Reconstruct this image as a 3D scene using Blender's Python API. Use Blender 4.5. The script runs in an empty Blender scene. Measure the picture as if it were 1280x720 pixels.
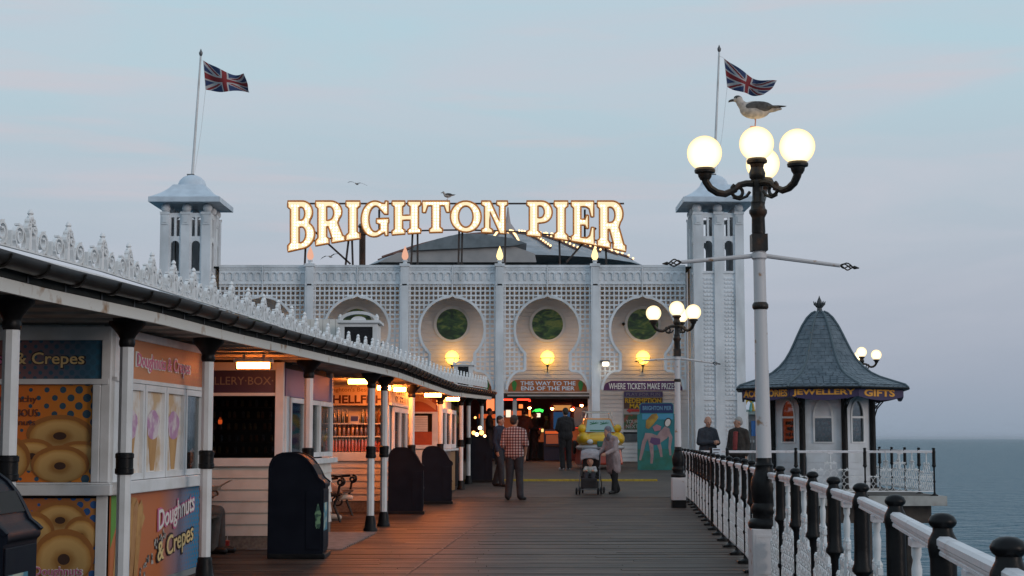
import bpy, bmesh, math, random
from mathutils import Vector, Matrix

random.seed(4)
R = math.radians
PI = math.pi
sc = bpy.context.scene
col = sc.collection

# ------------------------------------------------------------------ camera, sky, sun
F, HC, TH = 2000.0, 1.3, math.atan(188 / 2000.0)
cam = bpy.data.cameras.new('camera')
cam.sensor_width = 36
cam.lens = 36 * F / 1280
cam.clip_start = 0.05
cam.clip_end = 60000
co = bpy.data.objects.new('camera', cam)
col.objects.link(co)
co.location = (0, 0, HC)
co.rotation_euler = (PI / 2 + TH, 0, 0)
sc.camera = co
sc.view_settings.view_transform = 'Standard'
sc.view_settings.look = 'None'
sc.view_settings.gamma = 1
sc.view_settings.exposure = 0
sc.render.engine = 'CYCLES'
sc.cycles.use_denoising = True
sc.cycles.max_bounces = 6
sc.cycles.diffuse_bounces = 3
sc.cycles.glossy_bounces = 3
sc.cycles.transparent_max_bounces = 8
sc.cycles.sample_clamp_indirect = 4

SUN_EL, SUN_AZ = R(3), R(128)          # low in the west, to the right of the view
w = bpy.data.worlds.new('World')
sc.world = w
w.use_nodes = True
nt = w.node_tree
nt.nodes.clear()
def N(t, kind, **kw):
    n = t.nodes.new(kind)
    for k, v in kw.items():
        setattr(n, k, v)
    return n
L = nt.links.new
out = N(nt, 'ShaderNodeOutputWorld')
bg = N(nt, 'ShaderNodeBackground')
bg.inputs[1].default_value = 0.1
sky = N(nt, 'ShaderNodeTexSky', sky_type='NISHITA', sun_disc=False)
sky.sun_elevation = SUN_EL
sky.sun_rotation = SUN_AZ
sky.air_density = 1.5
sky.dust_density = 2
tc = N(nt, 'ShaderNodeTexCoord')
sep = N(nt, 'ShaderNodeSeparateXYZ')
L(tc.outputs['Generated'], sep.inputs[0])
ramp = N(nt, 'ShaderNodeValToRGB')
SKY = [(0.0, (.295, .365, .46)), (.04, (.37, .425, .52)), (.09, (.45, .50, .59)), (.15, (.475, .565, .65)), (.22, (.485, .645, .73)),
       (.30, (.48, .66, .76)), (.6, (.42, .58, .70)), (1.0, (.34, .48, .60))]
el = ramp.color_ramp.elements
while len(el) < len(SKY):
    el.new(.5)
for e, (p, c) in zip(el, SKY):
    e.position = p
    e.color = (*c, 1)
L(sep.outputs[2], ramp.inputs[0])
# thin streaks of cloud, all round the sky
mp = N(nt, 'ShaderNodeMapping')
mp.inputs['Scale'].default_value = (1.6, 1.6, 11)
mp.inputs['Rotation'].default_value = (R(4), R(-6), 0)
L(tc.outputs['Generated'], mp.inputs[0])
ns = N(nt, 'ShaderNodeTexNoise')
ns.inputs['Scale'].default_value = 2.2
ns.inputs['Detail'].default_value = 6
ns.inputs['Roughness'].default_value = .55
ns.inputs['Distortion'].default_value = .6
L(mp.outputs[0], ns.inputs['Vector'])
mr = N(nt, 'ShaderNodeMapRange')
mr.inputs[1].default_value = .42
mr.inputs[2].default_value = .68
L(ns.outputs['Fac'], mr.inputs[0])
cm = N(nt, 'ShaderNodeMix', data_type='RGBA')
cmul = N(nt, 'ShaderNodeMath', operation='MULTIPLY')
cmul.inputs[1].default_value = .62
fade = N(nt, 'ShaderNodeMapRange')
fade.inputs[1].default_value = .02
fade.inputs[2].default_value = .14
L(sep.outputs[2], fade.inputs[0])
c2 = N(nt, 'ShaderNodeMath', operation='MULTIPLY')
L(mr.outputs[0], cmul.inputs[0])
L(cmul.outputs[0], c2.inputs[0])
L(fade.outputs[0], c2.inputs[1])
L(c2.outputs[0], cm.inputs[0])
L(ramp.outputs[0], cm.inputs[6])
cm.inputs[7].default_value = (.59, .60, .68, 1)
# pinkish wisps where the light still reaches the cloud
n2 = N(nt, 'ShaderNodeTexNoise')
n2.inputs['Scale'].default_value = 3.1
n2.inputs['Detail'].default_value = 5
mp2 = N(nt, 'ShaderNodeMapping')
mp2.inputs['Scale'].default_value = (1.3, 1.3, 16)
mp2.inputs['Location'].default_value = (3.3, 1.1, .7)
mp2.inputs['Rotation'].default_value = (R(-5), R(9), 0)
L(tc.outputs['Generated'], mp2.inputs[0])
L(mp2.outputs[0], n2.inputs['Vector'])
mr2 = N(nt, 'ShaderNodeMapRange')
mr2.inputs[1].default_value = .56
mr2.inputs[2].default_value = .78
mr2.inputs[4].default_value = .55
L(n2.outputs['Fac'], mr2.inputs[0])
m2f = N(nt, 'ShaderNodeMath', operation='MULTIPLY')
L(mr2.outputs[0], m2f.inputs[0])
L(fade.outputs[0], m2f.inputs[1])
cm2 = N(nt, 'ShaderNodeMix', data_type='RGBA')
L(m2f.outputs[0], cm2.inputs[0])
L(cm.outputs[2], cm2.inputs[6])
cm2.inputs[7].default_value = (.72, .57, .61, 1)
x10 = N(nt, 'ShaderNodeVectorMath', operation='SCALE')
x10.inputs[3].default_value = 10.0          # the background strength below is 0.1
L(cm2.outputs[2], x10.inputs[0])
fin = N(nt, 'ShaderNodeMix', data_type='RGBA')
fin.inputs[0].default_value = .06
L(x10.outputs[0], fin.inputs[6])
L(sky.outputs[0], fin.inputs[7])
L(fin.outputs[2], bg.inputs[0])
L(bg.outputs[0], out.inputs[0])

sun = bpy.data.lights.new('sun', 'SUN')
sun.energy = .7
sun.angle = R(25)
sun.color = (1, .82, .72)
so = bpy.data.objects.new('sun', sun)
col.objects.link(so)
sd = Vector((math.sin(SUN_AZ) * math.cos(R(12)), math.cos(SUN_AZ) * math.cos(R(12)), math.sin(R(12))))
so.rotation_euler = (-sd).to_track_quat('-Z', 'Y').to_euler()

# ------------------------------------------------------------------ helpers
def at(px, py, D):
    """point at distance D along the pier seen at pixel (px, py) of the 1280x720 photograph"""
    u, v = (px - 640) / F, (360 - py) / F
    dy = math.cos(TH) - v * math.sin(TH)
    t = D / dy
    return Vector((u * t, D, HC + t * (math.sin(TH) + v * math.cos(TH))))

def deckz(y):
    return 0 if y < 36 else min(.04 * (y - 36), .6)

ORG = {}
def tag(o, label=None, cat=None, group=None, kind=None):
    if label: o['label'] = label
    if cat: o['category'] = cat
    if group: o['group'] = group
    if kind: o['kind'] = kind
    return o

def thing(name, label, cat, loc=(0, 0, 0), rz=0, group=None):
    o = bpy.data.objects.new(name, None)
    o.empty_display_size = .2
    col.objects.link(o)
    o.location = loc
    o.rotation_euler = (0, 0, rz)
    ORG[o.name] = Vector(loc)
    return tag(o, label, cat, group)

def kids(o):
    return [c for c in col.objects if c.parent == o]

def copy_tree(o, loc=None, rz=None, label=None, group=None, scale=None, parent=None):
    c = o.copy()
    col.objects.link(c)
    ORG[c.name] = ORG.get(o.name, Vector())
    if parent is not None:
        c.parent = parent
    for ch in list(o.children):
        copy_tree(ch, parent=c)
    if loc is not None:
        c.location = loc
        ORG[c.name] = Vector(loc)
    if rz is not None: c.rotation_euler = (0, 0, rz)
    if scale is not None: c.scale = (scale,) * 3
    if label: c['label'] = label
    if group: c['group'] = group
    return c

def inst(src, name, parent, loc, rz=0, org=None):
    """another object sharing src's mesh; loc in the parent's space"""
    o = bpy.data.objects.new(name, src.data)
    col.objects.link(o)
    o.parent = parent
    o.location = loc
    o.rotation_euler = (0, 0, rz)
    ORG[o.name] = ORG.get(parent.name, Vector()) + Vector(loc)
    return o

class B:
    def __init__(s):
        s.v = []; s.f = []; s.m = []
    def add(s, vs, fs, mi=0):
        n = len(s.v)
        s.v += [tuple(v) for v in vs]
        s.f += [tuple(i + n for i in f) for f in fs]
        s.m += [mi] * len(fs)
        return s
    def hexa(s, p):
        return s.add(p, [(0, 1, 2, 3), (7, 6, 5, 4), (0, 4, 5, 1), (1, 5, 6, 2), (2, 6, 7, 3), (3, 7, 4, 0)])
    def box(s, x0, x1, y0, y1, z0, z1):
        return s.hexa([(x0, y0, z0), (x0, y1, z0), (x1, y1, z0), (x1, y0, z0), (x0, y0, z1), (x0, y1, z1), (x1, y1, z1), (x1, y0, z1)])
    def cbox(s, c, d):
        return s.box(c[0] - d[0] / 2, c[0] + d[0] / 2, c[1] - d[1] / 2, c[1] + d[1] / 2, c[2] - d[2] / 2, c[2] + d[2] / 2)
    def bar(s, p, q, w, h=None):
        h = h or w
        p, q = Vector(p), Vector(q)
        d = (q - p).normalized()
        a = d.cross(Vector((0, 0, 1)))
        if a.length < 1e-3: a = Vector((1, 0, 0))
        a.normalize()
        b = a.cross(d)
        r = []
        for c in (p, q):
            r += [c - a * w / 2 - b * h / 2, c + a * w / 2 - b * h / 2, c + a * w / 2 + b * h / 2, c - a * w / 2 + b * h / 2]
        return s.hexa(r)
    def tube(s, pts, r, n=8, closed=False, flat=1.0):
        pts = [Vector(p) for p in pts]
        m = len(pts)
        rs = r if isinstance(r, (list, tuple)) else [r] * m
        vs = []; prev = None
        for i in range(m):
            if closed:
                d = pts[(i + 1) % m] - pts[i - 1]
            else:
                d = pts[min(i + 1, m - 1)] - pts[max(i - 1, 0)]
            d.normalize()
            if prev is None:
                a = d.cross(Vector((0, 0, 1)))
                if a.length < 1e-2: a = d.cross(Vector((1, 0, 0)))
            else:
                a = prev - d * prev.dot(d)
            a.normalize(); prev = a
            b = d.cross(a)
            for k in range(n):
                t = 2 * PI * k / n
                vs.append(pts[i] + (a * math.cos(t) + b * math.sin(t) * flat) * rs[i])
        fs = []
        for i in range(m if closed else m - 1):
            j = (i + 1) % m
            for k in range(n):
                l = (k + 1) % n
                fs.append((i * n + k, i * n + l, j * n + l, j * n + k))
        if not closed:
            fs.append(tuple(range(n)))
            fs.append(tuple((m - 1) * n + k for k in range(n)))
        return s.add(vs, fs)
    def lathe(s, prof, c=(0, 0, 0), n=16, ph=0.0, sx=1.0, sy=1.0):
        vs = []; fs = []
        for r, z in prof:
            for k in range(n):
                t = 2 * PI * k / n + ph
                vs.append((c[0] + r * sx * math.cos(t), c[1] + r * sy * math.sin(t), c[2] + z))
        for i in range(len(prof) - 1):
            for k in range(n):
                l = (k + 1) % n
                fs.append((i * n + k, i * n + l, (i + 1) * n + l, (i + 1) * n + k))
        fs.append(tuple(range(n)))
        fs.append(tuple((len(prof) - 1) * n + k for k in range(n)))
        return s.add(vs, fs)
    def sphere(s, c, r, n=14, m=8, sx=1, sy=1, sz=1):
        prof = [(max(r * math.sin(PI * i / m), r * .02), -r * sz * math.cos(PI * i / m)) for i in range(m + 1)]
        return s.lathe(prof, c, n, 0, sx, sy)
    def ico(s, c, r):
        x, z = .525731 * r, .850651 * r
        V = [(-x, 0, z), (x, 0, z), (-x, 0, -z), (x, 0, -z), (0, z, x), (0, z, -x), (0, -z, x), (0, -z, -x), (z, x, 0), (-z, x, 0), (z, -x, 0), (-z, -x, 0)]
        Fs = [(0, 4, 1), (0, 9, 4), (9, 5, 4), (4, 5, 8), (4, 8, 1), (8, 10, 1), (8, 3, 10), (5, 3, 8), (5, 2, 3), (2, 7, 3), (7, 10, 3), (7, 6, 10), (7, 11, 6), (11, 0, 6), (0, 1, 6), (6, 1, 10), (9, 0, 11), (9, 11, 2), (9, 2, 5), (7, 2, 11)]
        return s.add([(c[0] + a, c[1] + b, c[2] + d) for a, b, d in V], Fs)
    def prism(s, poly, y0, y1):
        n = len(poly)
        vs = [(x, y0, z) for x, z in poly] + [(x, y1, z) for x, z in poly]
        fs = [tuple(range(n)), tuple(range(n, 2 * n))] + [(i, (i + 1) % n, n + (i + 1) % n, n + i) for i in range(n)]
        return s.add(vs, fs)
    def ribbon(s, pts, th, y0, y1, closed=False):
        """strip of thickness th along a path of (x, z), from depth y0 to y1"""
        m = len(pts); P = [Vector((p[0], p[1])) for p in pts]
        vs = []
        for i in range(m):
            if closed: d = P[(i + 1) % m] - P[i - 1]
            else: d = P[min(i + 1, m - 1)] - P[max(i - 1, 0)]
            if d.length < 1e-9: d = Vector((1, 0))
            d.normalize()
            nrm = Vector((-d.y, d.x)) * th / 2
            a, b = P[i] + nrm, P[i] - nrm
            vs += [(a.x, y0, a.y), (b.x, y0, b.y), (b.x, y1, b.y), (a.x, y1, a.y)]
        fs = []
        for i in range(m if closed else m - 1):
            j = (i + 1) % m
            for k in range(4):
                l = (k + 1) % 4
                fs.append((i * 4 + k, i * 4 + l, j * 4 + l, j * 4 + k))
        if not closed:
            fs.append((0, 1, 2, 3)); fs.append(tuple((m - 1) * 4 + k for k in range(4)))
        return s.add(vs, fs)
    def xf(s, M, a=0):
        for i in range(a, len(s.v)):
            s.v[i] = tuple(M @ Vector(s.v[i]))
        return s
    def build(s, name, mat, parent=None, smooth=False, bevel=0, local=False, recalc=True):
        me = bpy.data.meshes.new(name)
        o3 = Vector() if (parent is None or local) else ORG.get(parent.name, Vector())
        me.from_pydata([(v[0] - o3.x, v[1] - o3.y, v[2] - o3.z) for v in s.v], [], s.f)
        mats = mat if isinstance(mat, (list, tuple)) else [mat]
        for m in mats: me.materials.append(m)
        if len(mats) > 1: me.polygons.foreach_set('material_index', s.m)
        if recalc or bevel:
            bm = bmesh.new(); bm.from_mesh(me)
            if bevel:
                bmesh.ops.bevel(bm, geom=[e for e in bm.edges if len(e.link_faces) == 2 and e.calc_face_angle(0) > .5], offset=bevel, segments=2, affect='EDGES', profile=.5)
            bmesh.ops.recalc_face_normals(bm, faces=bm.faces)
            bm.to_mesh(me); bm.free()
        if smooth:
            me.polygons.foreach_set('use_smooth', [True] * len(me.polygons))
            me.set_sharp_from_angle(angle=R(38))
        o = bpy.data.objects.new(name, me)
        col.objects.link(o)
        if parent is not None:
            o.parent = parent
            ORG[o.name] = ORG.get(parent.name, Vector())
        else:
            ORG[o.name] = Vector()
        return o

def T(x=0, y=0, z=0, rz=0, rx=0, ry=0, s=1):
    return Matrix.Translation((x, y, z)) @ Matrix.Rotation(rz, 4, 'Z') @ Matrix.Rotation(ry, 4, 'Y') @ Matrix.Rotation(rx, 4, 'X') @ Matrix.Scale(s, 4)

def curve_mesh(cu):
    o = bpy.data.objects.new('tmp', cu)
    col.objects.link(o)
    bpy.context.view_layer.update()
    me = bpy.data.meshes.new_from_object(o.evaluated_get(bpy.context.evaluated_depsgraph_get()))
    bpy.data.objects.remove(o); bpy.data.curves.remove(cu)
    return me

def text(s, c, wd, ht, mat, parent, face=0.0, ext=.004, name='lettering', bold=0.0, local=False, space=1.0, arch=0.0, tilt=0.0):
    cu = bpy.data.curves.new('txt', 'FONT')
    cu.body = s; cu.size = 1; cu.offset = bold; cu.extrude = .5
    cu.align_x = 'CENTER'; cu.space_character = space; cu.resolution_u = 3
    me = curve_mesh(cu)
    xs = [v.co.x for v in me.vertices]; ys = [v.co.y for v in me.vertices]
    x0, x1, y0, y1 = min(xs), max(xs), min(ys), max(ys)
    M = Matrix.Translation(Vector(c)) @ Matrix.Rotation(face, 4, 'Z') @ Matrix.Rotation(PI / 2, 4, 'X')
    o3 = Vector() if local else ORG.get(parent.name, Vector())
    for v in me.vertices:
        X = ((v.co.x - x0) / (x1 - x0) - .5) * wd
        Y = ((v.co.y - y0) / (y1 - y0) - .5) * ht + arch * (1 - (2 * X / wd) ** 2) + tilt * X
        v.co = M @ Vector((X, Y, v.co.z * 2 * ext)) - o3
    me.name = name
    me.materials.clear(); me.materials.append(mat)
    o = bpy.data.objects.new(name, me)
    col.objects.link(o)
    if parent is not None:
        o.parent = parent
        ORG[o.name] = ORG.get(parent.name, Vector())
    return o

def remeshed(b, voxel, it=4):
    me = bpy.data.meshes.new('tmp')
    me.from_pydata(b.v, [], b.f)
    bm = bmesh.new(); bm.from_mesh(me); bmesh.ops.recalc_face_normals(bm, faces=bm.faces); bm.to_mesh(me); bm.free()
    o = bpy.data.objects.new('tmp', me); col.objects.link(o)
    m = o.modifiers.new('r', 'REMESH'); m.mode = 'VOXEL'; m.voxel_size = voxel
    m = o.modifiers.new('s', 'SMOOTH'); m.factor = .5; m.iterations = it
    bpy.context.view_layer.update()
    r = bpy.data.meshes.new_from_object(o.evaluated_get(bpy.context.evaluated_depsgraph_get()))
    bpy.data.objects.remove(o); bpy.data.meshes.remove(me)
    return r

def body_mesh(b, name, mat, parent, voxel=.014, it=4):
    me = remeshed(b, voxel, it)
    me.name = name
    me.materials.clear(); me.materials.append(mat)
    me.polygons.foreach_set('use_smooth', [True] * len(me.polygons))
    o = bpy.data.objects.new(name, me); col.objects.link(o)
    o.parent = parent
    ORG[o.name] = ORG.get(parent.name, Vector())
    return o

# ------------------------------------------------------------------ materials
def mat(name, c, rough=.55, c2=None, scale=6, lo=.4, hi=.65, bump=0, bscale=40, metal=0, rnd=0, spec=.5, stretch=(1, 1, 1), coat=0, emit=None, es=0, detail=5, stain=0, bdist=.01):
    m = bpy.data.materials.new(name)
    m.use_nodes = True
    t = m.node_tree
    p = t.nodes['Principled BSDF']
    p.inputs['Roughness'].default_value = rough
    p.inputs['Metallic'].default_value = metal
    p.inputs['Specular IOR Level'].default_value = spec
    p.inputs['Coat Weight'].default_value = coat
    p.inputs['Base Color'].default_value = (*c, 1)
    l = t.links.new
    tcn = N(t, 'ShaderNodeTexCoord')
    mpn = N(t, 'ShaderNodeMapping')
    mpn.inputs['Scale'].default_value = stretch
    l(tcn.outputs['Object'], mpn.inputs[0])
    last = None
    if c2 is not None:
        n = N(t, 'ShaderNodeTexNoise'); n.inputs['Scale'].default_value = scale; n.inputs['Detail'].default_value = detail
        l(mpn.outputs[0], n.inputs['Vector'])
        r = N(t, 'ShaderNodeMapRange'); r.inputs[1].default_value = lo; r.inputs[2].default_value = hi
        l(n.outputs['Fac'], r.inputs[0])
        x = N(t, 'ShaderNodeMix', data_type='RGBA')
        x.inputs[6].default_value = (*c, 1); x.inputs[7].default_value = (*c2, 1)
        l(r.outputs[0], x.inputs[0]); last = x.outputs[2]
        rr = N(t, 'ShaderNodeMapRange'); rr.inputs[3].default_value = max(rough - .12, .05); rr.inputs[4].default_value = min(rough + .15, 1)
        l(n.outputs['Fac'], rr.inputs[0]); l(rr.outputs[0], p.inputs['Roughness'])
    if rnd:
        oi = N(t, 'ShaderNodeObjectInfo')
        r = N(t, 'ShaderNodeMapRange'); r.inputs[3].default_value = 1 - rnd; r.inputs[4].default_value = 1 + rnd
        l(oi.outputs['Random'], r.inputs[0])
        x = N(t, 'ShaderNodeVectorMath', operation='SCALE')
        if last is None: x.inputs[0].default_value = c
        else: l(last, x.inputs[0])
        l(r.outputs[0], x.inputs[3]); last = x.outputs[0]
    if stain:
        n = N(t, 'ShaderNodeTexNoise'); n.inputs['Scale'].default_value = .9; n.inputs['Detail'].default_value = 7; n.inputs['Roughness'].default_value = .65
        l(tcn.outputs['Object'], n.inputs['Vector'])
        r = N(t, 'ShaderNodeMapRange'); r.inputs[1].default_value = .35; r.inputs[2].default_value = .65; r.inputs[3].default_value = 1 - stain; r.inputs[4].default_value = 1 + stain * .5
        l(n.outputs['Fac'], r.inputs[0])
        x = N(t, 'ShaderNodeVectorMath', operation='SCALE')
        if last is None: x.inputs[0].default_value = c
        else: l(last, x.inputs[0])
        l(r.outputs[0], x.inputs[3]); last = x.outputs[0]
    if last is not None: l(last, p.inputs['Base Color'])
    if bump:
        n = N(t, 'ShaderNodeTexNoise'); n.inputs['Scale'].default_value = bscale; n.inputs['Detail'].default_value = 4
        l(mpn.outputs[0], n.inputs['Vector'])
        bn = N(t, 'ShaderNodeBump'); bn.inputs['Strength'].default_value = bump; bn.inputs['Distance'].default_value = bdist
        l(n.outputs['Fac'], bn.inputs['Height']); l(bn.outputs[0], p.inputs['Normal'])
    if emit:
        p.inputs['Emission Color'].default_value = (*emit, 1)
        p.inputs['Emission Strength'].default_value = es
    return m

def emis(name, c, s):
    m = bpy.data.materials.new(name); m.use_nodes = True
    t = m.node_tree; t.nodes.clear()
    o = N(t, 'ShaderNodeOutputMaterial'); e = N(t, 'ShaderNodeEmission')
    e.inputs[0].default_value = (*c, 1); e.inputs[1].default_value = s
    t.links.new(e.outputs[0], o.inputs[0])
    return m

def glassmat(name, tint=(.75, .8, .82), refl=.10):
    m = bpy.data.materials.new(name); m.use_nodes = True
    t = m.node_tree; t.nodes.clear()
    o = N(t, 'ShaderNodeOutputMaterial'); mx = N(t, 'ShaderNodeMixShader')
    tr = N(t, 'ShaderNodeBsdfTransparent'); tr.inputs[0].default_value = (*tint, 1)
    g = N(t, 'ShaderNodeBsdfGlossy'); g.inputs['Roughness'].default_value = .03
    f = N(t, 'ShaderNodeLayerWeight'); f.inputs[0].default_value = .25
    a = N(t, 'ShaderNodeMath', operation='ADD'); a.inputs[1].default_value = refl
    a.use_clamp = True
    mu = N(t, 'ShaderNodeMath', operation='MULTIPLY'); mu.inputs[1].default_value = .4
    t.links.new(f.outputs['Fresnel'], mu.inputs[0])
    t.links.new(mu.outputs[0], a.inputs[0]); t.links.new(a.outputs[0], mx.inputs[0])
    t.links.new(tr.outputs[0], mx.inputs[1]); t.links.new(g.outputs[0], mx.inputs[2]); t.links.new(mx.outputs[0], o.inputs[0])
    return m

WHITE = mat('white_paint', (.76, .77, .78), .5, (.60, .60, .58), 3, .45, .75, bump=.08, stain=.12)
FACADE = mat('facade_paint', (.75, .79, .83), .6, (.50, .54, .57), 2.2, .45, .8, bump=.08, stretch=(1, 1, .25), stain=.14)
CREAMW = mat('cream_boarding', (.70, .68, .64), .6, (.56, .53, .49), 4, .45, .75, bump=.06)
RUSTW = mat('white_paint_with_rust', (.58, .56, .57), .5, (.34, .19, .10), 11, .64, .72, bump=.15)
BLACK = mat('black_paint', (.008, .008, .009), .36, (.018, .017, .016), 9, .5, .8, bump=.15, spec=.17)
BLACKRUST = mat('black_iron', (.018, .015, .013), .42, (.075, .032, .014), 10, .5, .75, bump=.3, bscale=30, spec=.35)
GUTTER = mat('gutter_plastic', (.012, .0115, .011), .36, (.024, .021, .019), 5, spec=.3)
LEAD = mat('lead_sheet', (.042, .047, .047), .85, (.03, .034, .034), 5, bump=.1, spec=.08)
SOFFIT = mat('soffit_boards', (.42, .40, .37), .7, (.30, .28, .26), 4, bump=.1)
DARK = mat('dark_interior', (.02, .018, .017), .8)
DARKWOOD = mat('dark_wood', (.06, .045, .035), .6, (.03, .024, .02), 5)
STEEL = mat('grey_steel', (.16, .16, .17), .45, (.10, .10, .10), 6, metal=.6)
GLASS = glassmat('window_glass')
GLASSD = glassmat('dark_window_glass', (.5, .52, .54), .015)
GLASSP = glassmat('picture_glass', (.92, .94, .94), .0)
NAVY = mat('navy_plastic', (.004, .0055, .012), .5, (.007, .009, .017), 4, bump=.12, bscale=120, spec=.14)
def globe_mat(name, edge, mid):
    # frosted globe with a lamp inside: brightest where one looks through its middle
    m = emis(name, mid, 1.0); t = m.node_tree
    lw = N(t, 'ShaderNodeLayerWeight'); lw.inputs[0].default_value = .5
    x = N(t, 'ShaderNodeMix', data_type='RGBA'); x.inputs[6].default_value = (*mid, 1); x.inputs[7].default_value = (*edge, 1)
    t.links.new(lw.outputs['Facing'], x.inputs[0]); t.links.new(x.outputs[2], t.nodes['Emission'].inputs[0])
    return m
GLOBE = globe_mat('lit_globe', (1.25, .86, .40), (2.3, 1.9, 1.2))
RAILP = mat('rail_paint', (.72, .70, .72), .45, (.50, .45, .44), 9, .55, .75, bump=.15)
WARM = emis('lit_bulb', (1, .62, .24), 2.6)
# ------------------------------------------------------------------ sea
def sea_mat():
    m = mat('sea_water', (.022, .115, .165), .28, spec=.08)
    t = m.node_tree; l = t.links.new
    p = t.nodes['Principled BSDF']
    g = N(t, 'ShaderNodeNewGeometry')
    hs = []
    for scl, st, d in (((.22, .34, 1), .55, 6), ((.9, 1.3, 1), .30, 3)):
        mp = N(t, 'ShaderNodeMapping'); mp.inputs['Scale'].default_value = scl; mp.inputs['Rotation'].default_value = (0, 0, R(12))
        l(g.outputs['Position'], mp.inputs[0])
        n = N(t, 'ShaderNodeTexNoise'); n.inputs['Scale'].default_value = 1; n.inputs['Detail'].default_value = d
        n.inputs['Distortion'].default_value = .4
        l(mp.outputs[0], n.inputs['Vector'])
        mu = N(t, 'ShaderNodeMath', operation='MULTIPLY'); mu.inputs[1].default_value = st
        l(n.outputs['Fac'], mu.inputs[0]); hs.append(mu)
    a = N(t, 'ShaderNodeMath', operation='ADD'); l(hs[0].outputs[0], a.inputs[0]); l(hs[1].outputs[0], a.inputs[1])
    b = N(t, 'ShaderNodeBump'); b.inputs['Strength'].default_value = 1; b.inputs['Distance'].default_value = 3.6
    l(a.outputs[0], b.inputs['Height']); l(b.outputs[0], p.inputs['Normal'])
    return m
b = B()
S = 30000
b.add([(-S, -S, -5), (S, -S, -5), (S, S, -5), (-S, S, -5)], [(0, 1, 2, 3)])
tag(b.build('sea', sea_mat()), kind='structure')

# ------------------------------------------------------------------ deck
FEN = [(-3, .1), (1.0, .66), (2.3, .89), (3.5, 1.0745), (4.6, 1.226), (6.1, 1.449), (7.7, 1.667), (9.0, 1.796), (10.4, 1.94), (11.7, 2.05), (13.3, 2.115), (16.8, 2.44), (20.6, 2.70), (24.5, 2.99), (31, 3.50), (36.6, 3.80), (52, 3.9)]
def lerp(tab, y):
    if y <= tab[0][0]: return tab[0][1]
    for (a, p), (c, q) in zip(tab, tab[1:]):
        if y <= c: return p + (q - p) * (y - a) / (c - a)
    return tab[-1][1]
fenx = lambda y: lerp(FEN, y)

PLANK = mat('deck_planks', (.082, .058, .045), .5, (.040, .028, .022), 3.0, .35, .7, bump=.35, bscale=14, rnd=.42, stretch=(.35, 5, 1), spec=.22, stain=.5)
RAMP = mat('ramp_planks', (.10, .083, .068), .65, (.065, .052, .044), 3.0, .35, .7, bump=.2, bscale=14, stretch=(.35, 5, 1), stain=.3)
deck = thing('deck', None, None)
tag(deck, kind='structure')
b = B()
b.hexa([(-9, -3, -.4), (-9, 36, -.4), (fenx(36) + .1, 36, -.4), (fenx(-3) + .1, -3, -.4), (-9, -3, -.045), (-9, 36, -.045), (fenx(36) + .1, 36, -.045), (fenx(-3) + .1, -3, -.045)])
b.build('substructure', DARKWOOD, deck)
PW = .1435
def plank(y, x0, x1, b, dz=0):
    g = .006
    b.hexa([(x0, y + g, -.04), (x0, y + PW - g, -.04), (x1, y + PW - g, -.04), (x1, y + g, -.04), (x0, y + g, dz), (x0, y + PW - g, dz), (x1, y + PW - g, dz), (x1, y + g, dz)])
near = B()
y = -2.9
while y < 14.6:
    plank(y, -8.9, fenx(y) + .12, near); y += PW
tag(near.build('near_planks', PLANK, deck), kind='stuff')
k = 0
while y < 36 - PW:
    j = (-2.2, -.4, 1.1, -1.3)[k % 4] + random.uniform(-.2, .2)
    for x0, x1 in ((-8.9, j - .004), (j + .004, fenx(y) + .12)):
        bb = B(); plank(y, x0, x1, bb, random.uniform(-.003, .002)); bb.build('plank', PLANK, deck, recalc=False)
    y += PW; k += 1

ramp = B()
y = 36.0
while y < 50.3:
    z0, z1 = deckz(y), deckz(y + .12)
    xr = 3.8 if y < 36.8 else min(4.75, 3.8 + (y - 36.8) * .4)
    ramp.hexa([(-9, y, z0 - .3), (-9, y + .135, z0 - .3), (xr, y + .135, z0 - .3), (xr, y, z0 - .3), (-9, y, z0), (-9, y + .135, z1), (xr, y + .135, z1), (xr, y, z0)])
    y += .145
tag(ramp.build('ramp', RAMP), kind='structure')
b = B(); b.box(-9, 4.75, 50.3, 62, .2, .572); tag(b.build('hall_floor', DARKWOOD), kind='structure')
YEL = mat('yellow_line_paint', (.42, .32, .02), .6, (.25, .19, .03), 12)
b = B(); yy = 41.2
b.hexa([(-2.4, yy, deckz(yy) - .01), (-2.4, yy + .1, deckz(yy) - .01), (3.72, yy + .1, deckz(yy) - .01), (3.72, yy, deckz(yy) - .01), (-2.4, yy, deckz(yy) + .05), (-2.4, yy + .1, deckz(yy) + .055), (3.72, yy + .1, deckz(yy) + .055), (3.72, yy, deckz(yy) + .05)])
tag(b.build('yellow_line', YEL), kind='structure')

# side platform that carries the round kiosk
CONC = mat('platform_stone', (.42, .42, .40), .7, (.30, .29, .27), 3, bump=.1)
b = B(); b.box(3.98, 9.85, 36.5, 47.5, -.22, 0); tag(b.build('platform', CONC), kind='structure')
b = B(); yq = 36.72
while yq < 47.2:
    b.box(3.99, 9.7, yq, yq + .135, .001, .012); yq += .145
tag(b.build('platform_deck', RAMP), kind='structure')
b = B(); b.hexa([(-.51, 25.2, .001), (-.49, 25.2, .001), (-1.02, 15.1, .001), (-1.04, 15.1, .001), (-.51, 25.2, .006), (-.49, 25.2, .006), (-1.02, 15.1, .006), (-1.04, 15.1, .006)])
tag(b.build('deck_joint_strip', DARKWOOD), kind='structure')
b = B()
b.box(4.1, 9.55, 36.75, 47.3, -.62, -.223)
for xx in (5, 7, 9.2):
    for yq in (37.4, 42, 46.5):
        b.tube([(xx, yq, -6), (xx, yq, -.4)], .16, 10)
tag(b.build('platform_beams', DARKWOOD), kind='structure')
b = B()
for yq in range(2, 60, 6):
    for xx in (-6, -2.5, fenx(yq) - .4):
        b.tube([(xx, yq, -6), (xx, yq, -.3)], .16, 10)
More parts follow.
